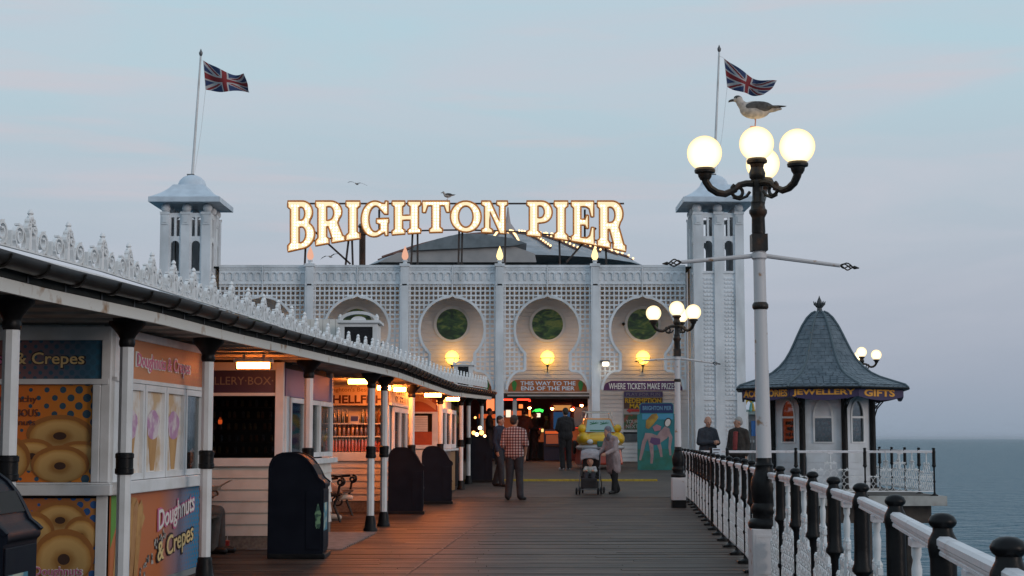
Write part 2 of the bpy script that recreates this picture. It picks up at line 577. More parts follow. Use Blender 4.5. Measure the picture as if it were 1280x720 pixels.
tag(b.build('pier_piles', DARKWOOD), kind='structure')

# tactile grating set in the deck
GRAT = mat('grey_grating', (.22, .20, .20), .6, (.15, .14, .14), 8)
g = thing('floor_grating', 'grey ribbed grating strip laid in the deck beside the nearest whole bin', 'grating', (-1.9, 20.4, 0))
b = B(); 
for i in range(22):
    y0 = 18.9 + i * .155
    x1 = -1.98 + .0055 * i
    b.box(-3.1, x1, y0, y0 + .1, .001, .018)
b.build('bars', GRAT, g)
b = B(); b.box(-3.12, -1.99, 18.88, 22.32, .0005, .006); b.build('tray', STEEL, g)

# ------------------------------------------------------------------ fence along the right edge
def post_meshes():
    b = B()   # slim lower post with knob rings, then the thick sleeve
    b.lathe([(.062, 0), (.062, .03), (.03, .05), (.020, .09), (.020, .30), (.029, .31), (.029, .335), (.020, .345), (.020, .63), (.030, .65), (.050, .67), (.050, .685), (.041, .705), (.038, .78), (.038, .962)], n=14)
    return b
_p0 = thing('tmp', None, None)
PB = post_meshes().build('post', BLACK, _p0, smooth=True)
CAPB = B().lathe([(.039, .0), (.044, .03), (.041, .05), (.029, .074), (.028, .084), (.036, .091), (.040, .098), (.040, .105), (.033, .117), (.019, .125), (.004, .127)], n=14).build('cap', BLACK, _p0, smooth=True)
FOOTB = B().box(-.09, .07, -.05, .05, 0, .028).build('foot', BLACK, _p0, bevel=.006)

def panel_mesh(Lp, cell=.105):
    """white cast-iron panel: open scrollwork with a stepped top, built along +x from 0 to Lp"""
    b = B()
    h = Lp / 2
    y0, y1 = -.008, .008
    b.box(.03, Lp - .03, y0 - .004, y1 + .004, .09, .115)
    nx = max(int(Lp / cell), 4); px = (Lp - .06) / nx
    for i in range(nx):
        cx = .03 + px * (i + .5)
        d = abs(cx - h) / h
        top = .80 - .34 * d
        nz = int((top - .115) / px)
        for k in range(nz):
            cz = .115 + px * (k + .5)
            rr = px * .5
            circ = [(cx + rr * .92 * math.cos(a), cz + rr * .92 * math.sin(a)) for a in [2 * PI * q / 10 for q in range(10)]]
            b.ribbon(circ, .0085, y0, y1, closed=True)
            if cell > .12: continue
            if (i + k) % 2:
                b.ribbon([(cx - rr * .65, cz - rr * .65), (cx + rr * .65, cz + rr * .65)], .012, y0, y1)
                b.ribbon([(cx - rr * .65, cz + rr * .65), (cx + rr * .65, cz - rr * .65)], .012, y0, y1)
            else:
                b.ribbon([(cx + rr * .4 * math.cos(a), cz + rr * .4 * math.sin(a)) for a in [2 * PI * q / 6 for q in range(6)]], .012, y0, y1, closed=True)
        zt = .115 + nz * px
        b.box(cx - px * .42, cx + px * .42, y0 - .002, y1 + .002, zt, zt + .028)
        b.lathe([(.012, 0), (.016, .012), (.006, .03)], (cx, 0, zt + .028), 6)
    return b
def baluster_mesh():
    return B().lathe([(.020, .60), (.020, .66), (.015, .68), (.012, .72), (.019, .735), (.019, .75), (.012, .765), (.017, .83), (.018, .87), (.012, .90), (.017, .915), (.017, .968)], n=10)
PANELS = {}
BAL = baluster_mesh().build('baluster', WHITE, _p0, smooth=True)

def rail_between(p, q, parent):
    d = Vector((q[0] - p[0], q[1] - p[1], 0)); Lr = d.length; a = math.atan2(d.y, d.x)
    prof = [(-.016, .992), (.016, .992), (.016, 1.001), (.013, 1.003), (.013, 1.008), (.019, 1.011), (.019, 1.017), (.022, 1.020), (.022, 1.036), (.013, 1.044), (-.013, 1.044), (-.022, 1.036), (-.022, 1.020), (-.019, 1.017), (-.019, 1.011), (-.013, 1.008), (-.013, 1.003), (-.016, 1.001)]
    b = B()
    n = len(prof)
    vs = [(0.0, y_, z_) for y_, z_ in prof] + [(Lr, y_, z_) for y_, z_ in prof]
    b.add(vs, [tuple(range(n)), tuple(range(n, 2 * n))] + [(i, (i + 1) % n, n + (i + 1) % n, n + i) for i in range(n)])
    b.box(Lr * .46, Lr * .54, -.021, .021, .965, .9918)
    b.xf(T(p[0], p[1], p[2] - .02, a))
    return b.build('rail', RAILP, parent)

def fence(label, pts, group=None, skip_first=False, skip_last=False, cell=.105):
    f = thing('railing_fence', label, 'fence', (pts[0][0], pts[0][1], pts[0][2]), 0, group)
    o = Vector(pts[0])
    for i, p in enumerate(pts):
        p = Vector(p)
        if not ((i == 0 and skip_first) or (i == len(pts) - 1 and skip_last)):
            po = inst(PB, 'post', f, p - o)
            ca = inst(CAPB, 'cap', po, (0, 0, .962))
            fo = inst(FOOTB, 'foot', po, (0, 0, 0))
        if i + 1 < len(pts):
            q = Vector(pts[i + 1]); d = q - p; d.z = 0
            a = math.atan2(d.y, d.x); Ln = d.length
            u = d.normalized()
            rail_between(p + u * (.03 if not (i == 0 and skip_first) else 0), q - u * (.035 if not (i + 1 == len(pts) - 1 and skip_last) else 0), f)
            key = (round(Ln, 1), cell)
            if key not in PANELS: PANELS[key] = panel_mesh(*key).build('panel', WHITE, _p0)
            pn = inst(PANELS[key], 'panel', f, p - o, a)
            pn.scale = (Ln / key[0], 1, 1)
            bl = inst(BAL, 'baluster', f, p - o + d / 2, a)
    return f

def along(y0, y1, step):
    n = max(1, round((y1 - y0) / step))
    return [(fenx(y0 + (y1 - y0) * i / n), y0 + (y1 - y0) * i / n, 0) for i in range(n + 1)]
nearpts = [(fenx(yq), yq, 0) for yq in (1.1, 2.3, 3.5, 4.6, 6.1, 7.7, 9.0, 10.4, 11.6, 12.5, 13.17)]
fence('black posted railing with white rail running from the lower right corner to the near lamp', nearpts, skip_last=True)
fence('black posted railing with white rail running back from the near lamp past the two men', [(fenx(13.43), 13.43, 0)] + along(14.5, 36.5, 1.25), skip_first=True)
# cross fence round the side platform
fence('white railed fence with three black posts in front of the round kiosk', [(3.86, 36.62, 0), (4.9, 36.62, 0), (6.46, 36.62, 0), (8.03, 36.62, 0), (9.6, 36.62, 0)], skip_first=True, skip_last=True, cell=.15)
fence('railing along the far right edge of the side platform beyond the round kiosk', [(9.6, 36.62 + 1.35 * i, 0) for i in range(9)], cell=.19)

# ------------------------------------------------------------------ arcade canopy on the left
COLX = [(6, -3.6), (8, -3.5), (10.5, -3.29), (12.5, -3.01), (14.9, -2.83), (19, -2.41), (22.8, -2.0), (24, -1.91), (28, -1.75), (34, -1.48), (39, -1.17), (44, -.83), (47, -.7)]
colx = lambda y: lerp(COLX, y)
edgex = lambda y: colx(y) + .22
edgez = lambda y: 2.2 + max(0, y - 34) * .016
can = thing('arcade_canopy', 'long low canopy on white columns with dark gutter and white iron cresting over the kiosks', 'canopy', (-3, 10, 0))
YS = [6 + i * .5 for i in range(79)]
YE = 44.9
YS = [q for q in YS if q < YE] + [YE]
def sweep(prof, off, parent, name, m, zf=edgez, xf_=edgex, smooth=False):
    """profile of (x, z) offsets swept along the canopy edge"""
    b = B(); n = len(prof); vs = []
    for q in YS:
        for (x, z) in prof: vs.append((xf_(q) + x, q, zf(q) + z))
    fs = [tuple(range(n)), tuple((len(YS) - 1) * n + k for k in range(n))]
    for i in range(len(YS) - 1):
        for k in range(n):
            l = (k + 1) % n
            fs.append((i * n + k, i * n + l, (i + 1) * n + l, (i + 1) * n + k))
    b.add(vs, fs)
    return b.build(name, m, parent, smooth=smooth)
CREAMR = mat('cream_fascia', (.70, .69, .65), .6, (.36, .22, .12), 5, .60, .72, bump=.1)
sweep([(-.03, 0), (0, 0), (0, .085), (-.03, .085)], 0, can, 'fascia', CREAMR)
cx, cz, rr = .078, .203, .074
gp = [(cx + rr * math.cos(a), cz + rr * math.sin(a)) for a in [PI + PI * k / 12 for k in range(13)]] + [(cx + rr, cz + .012), (cx + rr - .01, cz + .012)] + [(cx + (rr - .01) * math.cos(a), cz + (rr - .01) * math.sin(a)) for a in [2 * PI - PI * k / 10 for k in range(11)]] + [(cx - rr, cz + .012)]
sweep(gp, 0, can, 'gutter', GUTTER, smooth=True)
sweep([(-.004, .09), (.004, .09), (.004, .205), (-.05, .215), (-.36, .265), (-.36, .24), (-.06, .205)], 0, can, 'roof_edge', LEAD)
b = B(); bs = B()
for i in range(len(YS) - 1):
    p, q = YS[i], YS[i + 1]
    b.hexa([(-9, p, edgez(p) + .03), (-9, q, edgez(q) + .03), (edgex(q) - .032, q, edgez(q) + .03), (edgex(p) - .032, p, edgez(p) + .03), (-9, p, edgez(p) + .06), (-9, q, edgez(q) + .06), (edgex(q) - .032, q, edgez(q) + .06), (edgex(p) - .032, p, edgez(p) + .06)])
    bs.hexa([(-9, p, edgez(p) + .2), (-9, q, edgez(q) + .2), (edgex(q) - .362, q, edgez(q) + .2), (edgex(p) - .362, p, edgez(p) + .2), (-9, p, edgez(p) + .25), (-9, q, edgez(q) + .25), (edgex(q) - .362, q, edgez(q) + .25), (edgex(p) - .362, p, edgez(p) + .25)])
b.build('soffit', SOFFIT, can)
bs.build('flat_roof', LEAD, can)
b = B()
yq = 6.2
while yq < 44.8:     # soffit battens
    b.bar((-8.5, yq, edgez(yq) + .02), (edgex(yq) - .05, yq, edgez(yq) + .02), .03, .02); yq += .62
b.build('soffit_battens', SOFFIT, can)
# gutter brackets
b = B(); b.ribbon([(cx + (rr + .008) * math.cos(a) - .0, cz + (rr + .008) * math.sin(a)) for a in [PI * .98 + PI * 1.02 * k / 10 for k in range(11)]], .012, -.014, .014)
b.box(.0045, .012, -.014, .014, .087, .19)
br0 = b.build('gutter_bracket', GUTTER, _p0)
yq = 8.3
while yq < 44.7:
    a = math.atan2(edgex(yq + .2) - edgex(yq - .2), .4)
    inst(br0, 'gutter_bracket', can, Vector((edgex(yq), yq, edgez(yq))) - ORG[can.name], -a)
    yq += .62

# columns
COLS = [8.2, 10.5, 12.5, 14.9, 19.0, 22.8, 24.0, 28.0, 33.6, 38.3, 40.2, 44.0]
cb = B().lathe([(.054, .12), (.054, 2.04)], n=8, ph=PI / 8).build('column', WHITE, _p0)
cc = B().lathe([(.056, 2.01), (.064, 2.03), (.064, 2.06), (.058, 2.075), (.07, 2.10), (.10, 2.14), (.145, 2.185), (.15, 2.23)], n=12).build('capital', BLACK, _p0, smooth=True)
cba = B().lathe([(.062, 1.02), (.074, 1.03), (.074, 1.065), (.069, 1.07), (.069, 1.145), (.074, 1.15), (.074, 1.18), (.062, 1.19)], n=12).build('band', BLACK, _p0, smooth=True)
cbs = B().lathe([(.10, 0), (.10, .03), (.085, .05), (.078, .12), (.068, .17), (.068, .20), (.056, .215)], n=12).build('base', BLACK, _p0, smooth=True)
for yq in COLS:
    c = inst(cb, 'column', can, Vector((colx(yq), yq, deckz(yq))) - ORG[can.name])
    sc_ = (edgez(yq) + .03 - deckz(yq)) / 2.23
    for s_, nm in ((cc, 'capital'), (cba, 'band'), (cbs, 'base')):
        inst(s_, nm, c, (0, 0, 0))
    c.scale = (1, 1, sc_)

# cresting: units of a tall finial and two scroll rings
LU = .65
def spiral(cx_, cz_, r0, r1, a0, turns, n):
    return [(cx_ + (r0 + (r1 - r0) * k / n) * math.cos(a0 + turns * 2 * PI * k / n), cz_ + (r0 + (r1 - r0) * k / n) * math.sin(a0 + turns * 2 * PI * k / n)) for k in range(n + 1)]
b = B()
b.box(0, LU, -.012, .012, 0, .016)
b.box(0, LU, -.03, -.018, -.05, -.035)
for cx_, sgn in ((.19, 1), (.46, -1)):
    sp = spiral(cx_, .096, .080, .024, -PI / 2, 1.6, 26)
    if sgn < 0: sp = [(2 * cx_ - x, z) for x, z in sp]
    b.ribbon(sp, .015, -.016, .016)
    b.ribbon([(cx_ - sgn * .09, .016), (cx_ - sgn * .095, .06), (cx_ - sgn * .08, .12), (cx_ - sgn * .03, .165), (cx_ + sgn * .03, .175)], .014, -.016, .016)
    b.ribbon([(cx_ + sgn * .045, .016), (cx_ + sgn * .06, .045), (cx_ + sgn * .075, .06)], .012, -.02, .02)
b.ribbon([(.325, .016), (.325, .12)], .014, -.02, .02)
for s_ in (-1, 1):    # leaves of the finial
    b.ribbon(spiral(LU - .005 + s_ * .042, .165, .036, .012, PI / 2, -s_ * 1.2, 14), .014, -.018, .018)
    b.ribbon(spiral(LU - .005 + s_ * .030, .215, .022, .009, PI / 2, -s_ * 1.1, 10), .012, -.018, .018)
    b.ribbon([(LU - .005 + s_ * .065, .016), (LU - .005 + s_ * .05, .10), (LU - .005 + s_ * .07, .17)], .012, -.025, .025)
CREST = mat('cresting_paint', (.84, .85, .86), .5, (.66, .66, .65), 6, .5, .75)
cr0 = b.build('cresting_panel', CREST, _p0)
b = B().lathe([(.016, 0), (.014, .17), (.013, .205), (.022, .215), (.027, .23), (.022, .243), (.015, .25), (.024, .262), (.018, .277), (.006, .292)], n=8)
fi0 = b.build('finial', CREST, _p0, smooth=True)
crx = lambda y: edgex(y) - max(.14, .42 - max(0, y - 28) * .018)
CRZ = [(15.5, .40), (18, .375), (20, .295), (22, .27), (25.5, .35), (30, .36), (45, .34)]
b = B()
for p, q in zip(YS, YS[1:]):   # upstand that carries the cresting
    b.hexa([(crx(p) - .03, p, edgez(p) + .2), (crx(q) - .03, q, edgez(q) + .2), (crx(q) + .03, q, edgez(q) + .2), (crx(p) + .03, p, edgez(p) + .2), (crx(p) - .03, p, edgez(p) + lerp(CRZ, p) - .055), (crx(q) - .03, q, edgez(q) + lerp(CRZ, q) - .055), (crx(q) + .03, q, edgez(q) + lerp(CRZ, q) - .055), (crx(p) + .03, p, edgez(p) + lerp(CRZ, p) - .055)])
b.build('roof_upstand', LEAD, can)
yq = 8.6
while yq < 44.6:
    x0, x1 = crx(yq), crx(yq + .6)
    a = math.atan2(.6, x1 - x0)
    u = Vector((math.cos(a), math.sin(a)))
    cr = inst(cr0, 'cresting_panel', can, Vector((x0, yq, edgez(yq) + lerp(CRZ, yq))) - ORG[can.name], a)
    inst(fi0, 'finial', cr, (LU - .005, 0, .016))
    yq += LU * u.y

# lamps under the canopy
TUBES = [emis('orange_tube_' + n_, (1, .23, .035), s_) for n_, s_ in (('weak', 70), ('strong', 260))]
def strip_light(px, py, D, ln, label, nm='strip_light'):
    c = at(px, py, D); zt = edgez(D) + .028
    t = thing(nm, label, 'strip light', (c.x, c.y, c.z), 0, 'orange strip lights under the canopy')
    B().cbox((0, 0, .055), (ln + .06, .12, .04)).cbox((-ln * .3, 0, (zt - c.z + .075) / 2), (.03, .03, max(zt - c.z - .075, .01))).cbox((ln * .3, 0, (zt - c.z + .075) / 2), (.03, .03, max(zt - c.z - .075, .01))).build('housing', WHITE, t, local=True)
    b = B(); b.tube([(-ln / 2, 0, 0), (ln / 2, 0, 0)], .034, 10)
    b.build('tube', TUBES[D > 20], t, local=True, smooth=True)
    for s_ in (-1, 1): B().cbox((s_ * (ln / 2 + .012), 0, .012), (.022, .05, .10)).build('end_cap', STEEL, t, local=True)
strip_light(317, 457, 17.6, .36, 'orange strip light nearest the front, above the jewellery sign')
strip_light(448, 477, 24.5, .30, 'orange strip light above the left half of the shellfish sign')
strip_light(480, 485, 27.4, .22, 'orange strip light just left of the thin pale column pair')
strip_light(500, 487, 27.7, .2, 'orange strip light just right of the second pale column of the close pair')
strip_light(541, 494, 32.6, .33, 'orange strip light over the red trader arch')
strip_light(566, 499, 36.4, .30, 'orange strip light furthest along the canopy')

# ------------------------------------------------------------------ kiosks under the canopy
def frame(p0, p1):
    a = math.atan2(p1[1] - p0[1], p1[0] - p0[0])
    return T(p0[0], p0[1], 0, a), a, math.hypot(p1[0] - p0[0], p1[1] - p0[1])
def fb(M, rects, name, m, parent, bevel=0):
    b = B()
    for u0, u1, z0, z1, o0, o1 in rects: b.box(u0, u1, -o1, -o0, z0, z1)
    return b.xf(M).build(name, m, parent, bevel=bevel)
def ftext(M, a, s, u, z, wd, ht, out, m, parent, **k):
    return text(s, M @ Vector((u, -out, z)), wd, ht, m, parent, face=a, **k)
def window(M, u0, u1, z0, z1, parent, out=0.0, fr=.05, fm=WHITE, gm=GLASS, name='window', depth=.05):
    wf = fb(M, [(u0, u0 + fr, z0, z1, out, out + depth), (u1 - fr, u1, z0, z1, out, out + depth), (u0 + fr, u1 - fr, z0, z0 + fr, out, out + depth), (u0 + fr, u1 - fr, z1 - fr, z1, out, out + depth)], name, fm, parent)
    fb(M, [(u0 + fr, u1 - fr, z0 + fr, z1 - fr, out + .012, out + .018)], 'pane', gm, wf)
    return wf

def dots(name, c1, c2, dot, pitch, rad, axis='X', grad=(0, 1), coords='Object'):
    """printed sheet: gradient c1 -> c2 along the sheet with a screen of dots that grow along it"""
    m = mat(name, c1, .45)
    t = m.node_tree; l = t.links.new
    p = t.nodes['Principled BSDF']
    tcn = N(t, 'ShaderNodeTexCoord'); s = N(t, 'ShaderNodeSeparateXYZ'); l(tcn.outputs[coords], s.inputs[0])
    U, V = s.outputs[axis], s.outputs['Z']
    def ma(op, a, b_=None):
        n = N(t, 'ShaderNodeMath', operation=op)
        for i, v in enumerate((a, b_)):
            if v is None: continue
            if isinstance(v, (int, float)): n.inputs[i].default_value = v
            else: l(v, n.inputs[i])
        return n.outputs[0]
    g = N(t, 'ShaderNodeMapRange'); g.inputs[1].default_value = grad[0]; g.inputs[2].default_value = grad[1]; l(U, g.inputs[0])
    a = ma('FRACT', ma('DIVIDE', ma('ADD', U, V), pitch)); b_ = ma('FRACT', ma('DIVIDE', ma('SUBTRACT', U, V), pitch))
    d = ma('SQRT', ma('ADD', ma('POWER', ma('SUBTRACT', a, .5), 2.0), ma('POWER', ma('SUBTRACT', b_, .5), 2.0)))
    on = ma('LESS_THAN', d, ma('MULTIPLY', g.outputs[0], rad))
    x = N(t, 'ShaderNodeMix', data_type='RGBA'); x.inputs[6].default_value = (*c1, 1); x.inputs[7].default_value = (*c2, 1); l(g.outputs[0], x.inputs[0])
    y_ = N(t, 'ShaderNodeMix', data_type='RGBA'); l(x.outputs[2], y_.inputs[6]); y_.inputs[7].default_value = (*dot, 1); l(on, y_.inputs[0])
    l(y_.outputs[2], p.inputs['Base Color'])
    return m
ORANGE, BLUE = (.50, .13, .03), (.02, .10, .22)
P_HEAD = dots('poster_header_print', (.42, .10, .03), (.02, .12, .20), (.03, .10, .16), .085, .42, 'X', (-1.3, -.05))
P_UP = dots('poster_print', (.66, .12, .02), (.76, .28, .02), (.03, .09, .14), .13, .42, 'X', (-1.0, .0))
P_SIDEHEAD = dots('side_header_print', (.52, .22, .08), (.50, .13, .04), (.50, .25, .05), .09, .2, 'Y', (0, 2.8))
P_SIDE = dots('side_poster_print', (.55, .16, .05), (.02, .22, .42), (.30, .16, .14), .085, .25, 'Y', (1.4, 2.6))

def radial(name, stops, noise=.0):
    m = mat(name, (.5, .3, .1), .5)
    t = m.node_tree; l = t.links.new
    tcn = N(t, 'ShaderNodeTexCoord')
    v = N(t, 'ShaderNodeVectorMath', operation='SUBTRACT'); v.inputs[1].default_value = (.5, .5, .43); l(tcn.outputs['Generated'], v.inputs[0])
    mu = N(t, 'ShaderNodeVectorMath', operation='MULTIPLY'); mu.inputs[1].default_value = (2, 0, 2); l(v.outputs[0], mu.inputs[0])
    ln = N(t, 'ShaderNodeVectorMath', operation='LENGTH'); l(mu.outputs[0], ln.inputs[0])
    n = N(t, 'ShaderNodeTexNoise'); n.inputs['Scale'].default_value = 5; n.inputs['Detail'].default_value = 5; l(tcn.outputs['Generated'], n.inputs['Vector'])
    ad = N(t, 'ShaderNodeMath', operation='MULTIPLY_ADD'); ad.inputs[1].default_value = .16; l(n.outputs['Fac'], ad.inputs[0]); l(ln.outputs['Value'], ad.inputs[2])
    rp = N(t, 'ShaderNodeValToRGB'); e = rp.color_ramp.elements
    while len(e) < len(stops): e.new(.5)
    for q, (p_, c) in zip(e, stops): q.position = p_; q.color = (*c, 1)
    l(ad.outputs[0], rp.inputs[0])
    sp_ = N(t, 'ShaderNodeSeparateXYZ'); l(tcn.outputs['Generated'], sp_.inputs[0])
    vr = N(t, 'ShaderNodeMapRange'); vr.inputs[3].default_value = .55; vr.inputs[4].default_value = 1.12; l(sp_.outputs['Z'], vr.inputs[0])
    vm = N(t, 'ShaderNodeVectorMath', operation='SCALE'); l(rp.outputs[0], vm.inputs[0]); l(vr.outputs[0], vm.inputs[3])
    l(vm.outputs[0], t.nodes['Principled BSDF'].inputs['Base Color'])
    return m
DONUT = radial('doughnut_print_ink', [(.0, (.46, .20, .04)), (.34, (.50, .23, .05)), (.55, (.76, .45, .15)), (.80, (.80, .48, .16)), (.96, (.62, .29, .06)), (1.0, (.40, .15, .03))])
HOLE = mat('doughnut_hole_ink', (.06, .022, .008), .5)
CREPE = mat('crepe_print_ink', (.62, .36, .13), .5, (.40, .18, .05), 3, .35, .65, stretch=(1, 1, .4))
def donut(M, u, z, rx, rz_, out, parent, rot=0.0):
    b = B()
    pl = []
    for k in range(28):
        a = 2 * PI * k / 28
        x, y_ = rx * math.cos(a), rz_ * math.sin(a)
        pl.append((u + x * math.cos(rot) - y_ * math.sin(rot), z + x * math.sin(rot) + y_ * math.cos(rot)))
    b.prism(pl, -out - .0015, -out)
    d_ = b.xf(M).build('doughnut_print', DONUT, parent)
    b = B(); b.prism([(u + rx * .20 * math.cos(2 * PI * k / 20), z - rz_ * .10 + rz_ * .20 * math.sin(2 * PI * k / 20)) for k in range(20)], -out - .0024, -out - .0016)
    b.xf(M).build('hole_print', HOLE, d_)
    return d_

PINK = mat('pink_lettering', (.62, .16, .30), .5); CREAM = mat('cream_lettering', (.75, .55, .25), .5); PALE = mat('pale_lettering', (.78, .74, .70), .5)
INK = mat('dark_lettering', (.03, .012, .015), .5)
TEALP = mat('teal_print', (.02, .12, .16), .5)
GREENP = mat('green_print', (.12, .30, .04), .5)
def outlined(M, a, s, u, z, wd, ht, out, m, m2, parent, **k):
    ftext(M, a, s, u, z, wd * 1.05, ht * 1.16, out, m2, parent, bold=.035, ext=.0015, **k)
    return ftext(M, a, s, u, z, wd, ht, out + .004, m, parent, bold=.012, ext=.0015, **k)

# --- doughnut kiosk (nearest)
K = thing('doughnut_kiosk', 'orange poster covered doughnut and crepe kiosk at the front of the arcade', 'kiosk', (-3.3, 13, 0))
Y1 = 12.95
M, a, W_ = frame((-9, Y1), (-3.24, Y1))
Xf = lambda x: x + 9
M2, a2, W2 = frame((-3.24, Y1), (-3.08, 15.85))
b = B(); b.hexa([(-8.9, Y1 + .06, 0), (-8.9, 15.8, 0), (-3.16, 15.8, 0), (-3.32, Y1 + .06, 0), (-8.9, Y1 + .06, .85), (-8.9, 15.8, .85), (-3.16, 15.8, .85), (-3.32, Y1 + .06, .85)]); b.build('counter_body', DARK, K)
b = B(); b.hexa([(-8.9, 15.7, .85), (-8.9, 15.8, .85), (-3.16, 15.8, .85), (-3.16, 15.7, .85), (-8.9, 15.7, 2.2), (-8.9, 15.8, 2.2), (-3.16, 15.8, 2.2), (-3.16, 15.7, 2.2)]); b.build('back_wall', DARK, K)
b = B(); b.hexa([(-8.9, Y1 + .05, 1.75), (-8.9, 15.7, 1.75), (-3.16, 15.7, 1.75), (-3.32, Y1 + .05, 1.75), (-8.9, Y1 + .05, 2.22), (-8.9, 15.7, 2.22), (-3.16, 15.7, 2.22), (-3.32, Y1 + .05, 2.22)]); b.build('lintel', WHITE, K)
fb(M, [(0, Xf(-3.315), 1.78, 2.09, .0, .02)], 'header_sign', P_HEAD, K)
fb(M, [(0, Xf(-3.25), 2.092, 2.2, 0, .05), (0, Xf(-3.25), 1.735, 1.777, 0, .06)], 'header_trim', WHITE, K)
fb(M, [(Xf(-3.31), Xf(-3.235), .95, 2.2, -.02, .045)], 'corner_post', WHITE, K, .006)
fb(M, [(Xf(-3.375), Xf(-3.312), .95, 1.733, 0, .055)], 'window_stile', WHITE, K, .006)
fb(M, [(0, Xf(-3.2), .845, .93, -.02, .11), (0, Xf(-3.22), .93, .948, -.02, .05)], 'sill', WHITE, K, .008)
up = fb(M, [(0, Xf(-3.377), .95, 1.733, .0, .012)], 'doughnut_poster', P_UP, K)
for u, z, rx, rz_, o in ((-3.64, 1.335, .27, .155, .014), (-3.48, 1.16, .20, .12, .016), (-3.86, 1.17, .20, .13, .018), (-4.12, 1.10, .25, .20, .020), (-3.63, 1.075, .235, .15, .024), (-4.5, 1.2, .22, .2, .02), (-4.9, 1.1, .3, .2, .021)):
    donut(M, Xf(u), max(z, .96 + rz_ * .9), rx, rz_, o, up)
outlined(M, a, '& Crepes', Xf(-3.735), 1.93, .56, .125, .022, CREAM, INK, K)
outlined(M, a, 'Doughnuts', Xf(-4.45), 1.93, .66, .125, .022, PINK, INK, K)
BRL = mat('brown_lettering', (.16, .05, .03), .5)
ftext(M, a, 'Crunchy', Xf(-3.98), 1.61, .30, .07, .016, BRL, up); ftext(M, a, 'DELICIOUS', Xf(-3.99), 1.505, .34, .06, .016, BRL, up); ftext(M, a, 'Donuts', Xf(-3.96), 1.43, .24, .05, .016, BRL, up)
lo = fb(M, [(0, Xf(-3.33), .03, .82, .0, .012)], 'lower_doughnut_poster', dots('lower_poster_print', (.45, .12, .03), (.50, .20, .04), (.02, .10, .30), .11, .42, 'X', (-.8, .0)), K)
for u, z, rx, rz_, o in ((-3.62, .66, .21, .14, .014), (-3.86, .55, .20, .17, .016), (-3.45, .53, .14, .15, .018), (-3.95, .30, .2, .18, .02), (-3.58, .36, .245, .22, .024), (-4.3, .5, .25, .2, .022), (-4.7, .4, .3, .25, .02)):
    donut(M, Xf(u), z, rx, rz_, o, lo)
outlined(M, a, 'Doughnuts', Xf(-3.62), .235, .38, .085, .03, PINK, PALE, lo)
outlined(M, a, '& Crepes', Xf(-3.62), .14, .38, .085, .03, CREAM, INK, lo)
fb(M, [(Xf(-3.33), Xf(-3.245), 0, .845, 0, .03)], 'corner_board', WHITE, K)
# side face
fb(M2, [(.12, W2, 1.80, 2.13, 0, .02)], 'side_header_sign', P_SIDEHEAD, K)
outlined(M2, a2, 'Doughnuts & Crepes', 1.5, 1.95, 1.75, .15, .024, PINK, PALE, K)
fb(M2, [(0, W2, 2.132, 2.2, 0, .03), (0, W2, 1.765, 1.797, 0, .05), (0, .12, .95, 2.13, 0, .03), (W2 - .03, W2 + .02, .845, 2.13, -.05, .035)], 'side_trim', WHITE, K)
fb(M2, [(-.03, W2 + .03, .845, .95, -.02, .09)], 'side_sill', WHITE, K, .008)
PRINTW = mat('ice_cream_print', (.74, .70, .66), .5, (.60, .40, .22), 4, .45, .6)
LILAC = mat('lilac_print', (.50, .25, .42), .5, (.70, .60, .62), 9, .45, .6)
for i in range(4):
    u0 = .14 + i * (W2 - .2) / 4; u1 = u0 + (W2 - .2) / 4
    wf = window(M2, u0 + .01, u1 - .01, .955, 1.76, K, .0, .055)
    if i < 3:
        fb(M2, [(u0 + .065, u1 - .065, 1.01, 1.705, .019, .021)], 'ice_cream_poster', PRINTW, wf)
        bb = B(); um = (u0 + u1) / 2
        bb.prism([(um - .06, 1.02), (um + .06, 1.02), (um + .15, 1.34), (um - .15, 1.34)], -.0235, -.0225); bb.xf(M2).build('cone_print', CREPE, wf)
        bb = B(); bb.prism([(um + .2 * math.cos(q) * (1 + .12 * math.sin(5 * q)), 1.42 + .13 * math.sin(q)) for q in [2 * PI * k / 24 for k in range(24)]], -.0255, -.0245); bb.xf(M2).build('ice_cream_print', LILAC, wf)
sd_ = fb(M2, [(.03, W2 - .02, .06, .842, 0, .012)], 'side_poster', P_SIDE, K)
b = B(); b.prism([(.10, .08), (.40, .07), (1.0, .62), (.72, .80), (.42, .82), (.2, .7)], -.0155, -.0145); b.xf(M2).build('crepe_print', CREPE, sd_)
for q in range(5):
    b = B(); x = .14 + q * .13
    b.prism([(x, .09), (x + .10, .09), (x + .26, .70), (x + .20, .78), (x + .10, .72)], -.0175 - q * .0012, -.0168 - q * .0012); b.xf(M2).build('crepe_fold_print', mat('crepe_fold', (.55 - .07 * (q % 2), .29 - .05 * (q % 2), .09), .5, (.36, .15, .04), 5), sd_)
b = B(); rn = random.Random(5)
for q in range(26):
    t_ = rn.random(); x = .85 + .75 * t_ + rn.uniform(-.06, .06); z = .10 + .36 * t_ + rn.uniform(-.06, .05)
    b.cbox((x, -.019, z), (rn.uniform(.03, .07), .002, rn.uniform(.03, .06)))
b.xf(M2); tag(b.build('topping_print', mat('topping_ink', (.5, .45, .4), .5, (.05, .03, .03), 30, .45, .55), sd_), kind='stuff')
b = B(); b.prism([(.03, .84), (.03, .42), (.2, .62), (.34, .84)], -.0145, -.0135); b.xf(M2).build('green_print', GREENP, sd_)
outlined(M2, a2, 'Doughnuts', 2.02, .61, 1.24, .23, .022, PALE, PINK, sd_, tilt=.1)
outlined(M2, a2, '& Crepes', 2.0, .33, 1.24, .23, .022, CREAM, INK, sd_, tilt=.1)
fb(M2, [(0, W2, 0, .058, -.02, .02)], 'plinth', mat('grey_plinth', (.24, .25, .25), .6), K)

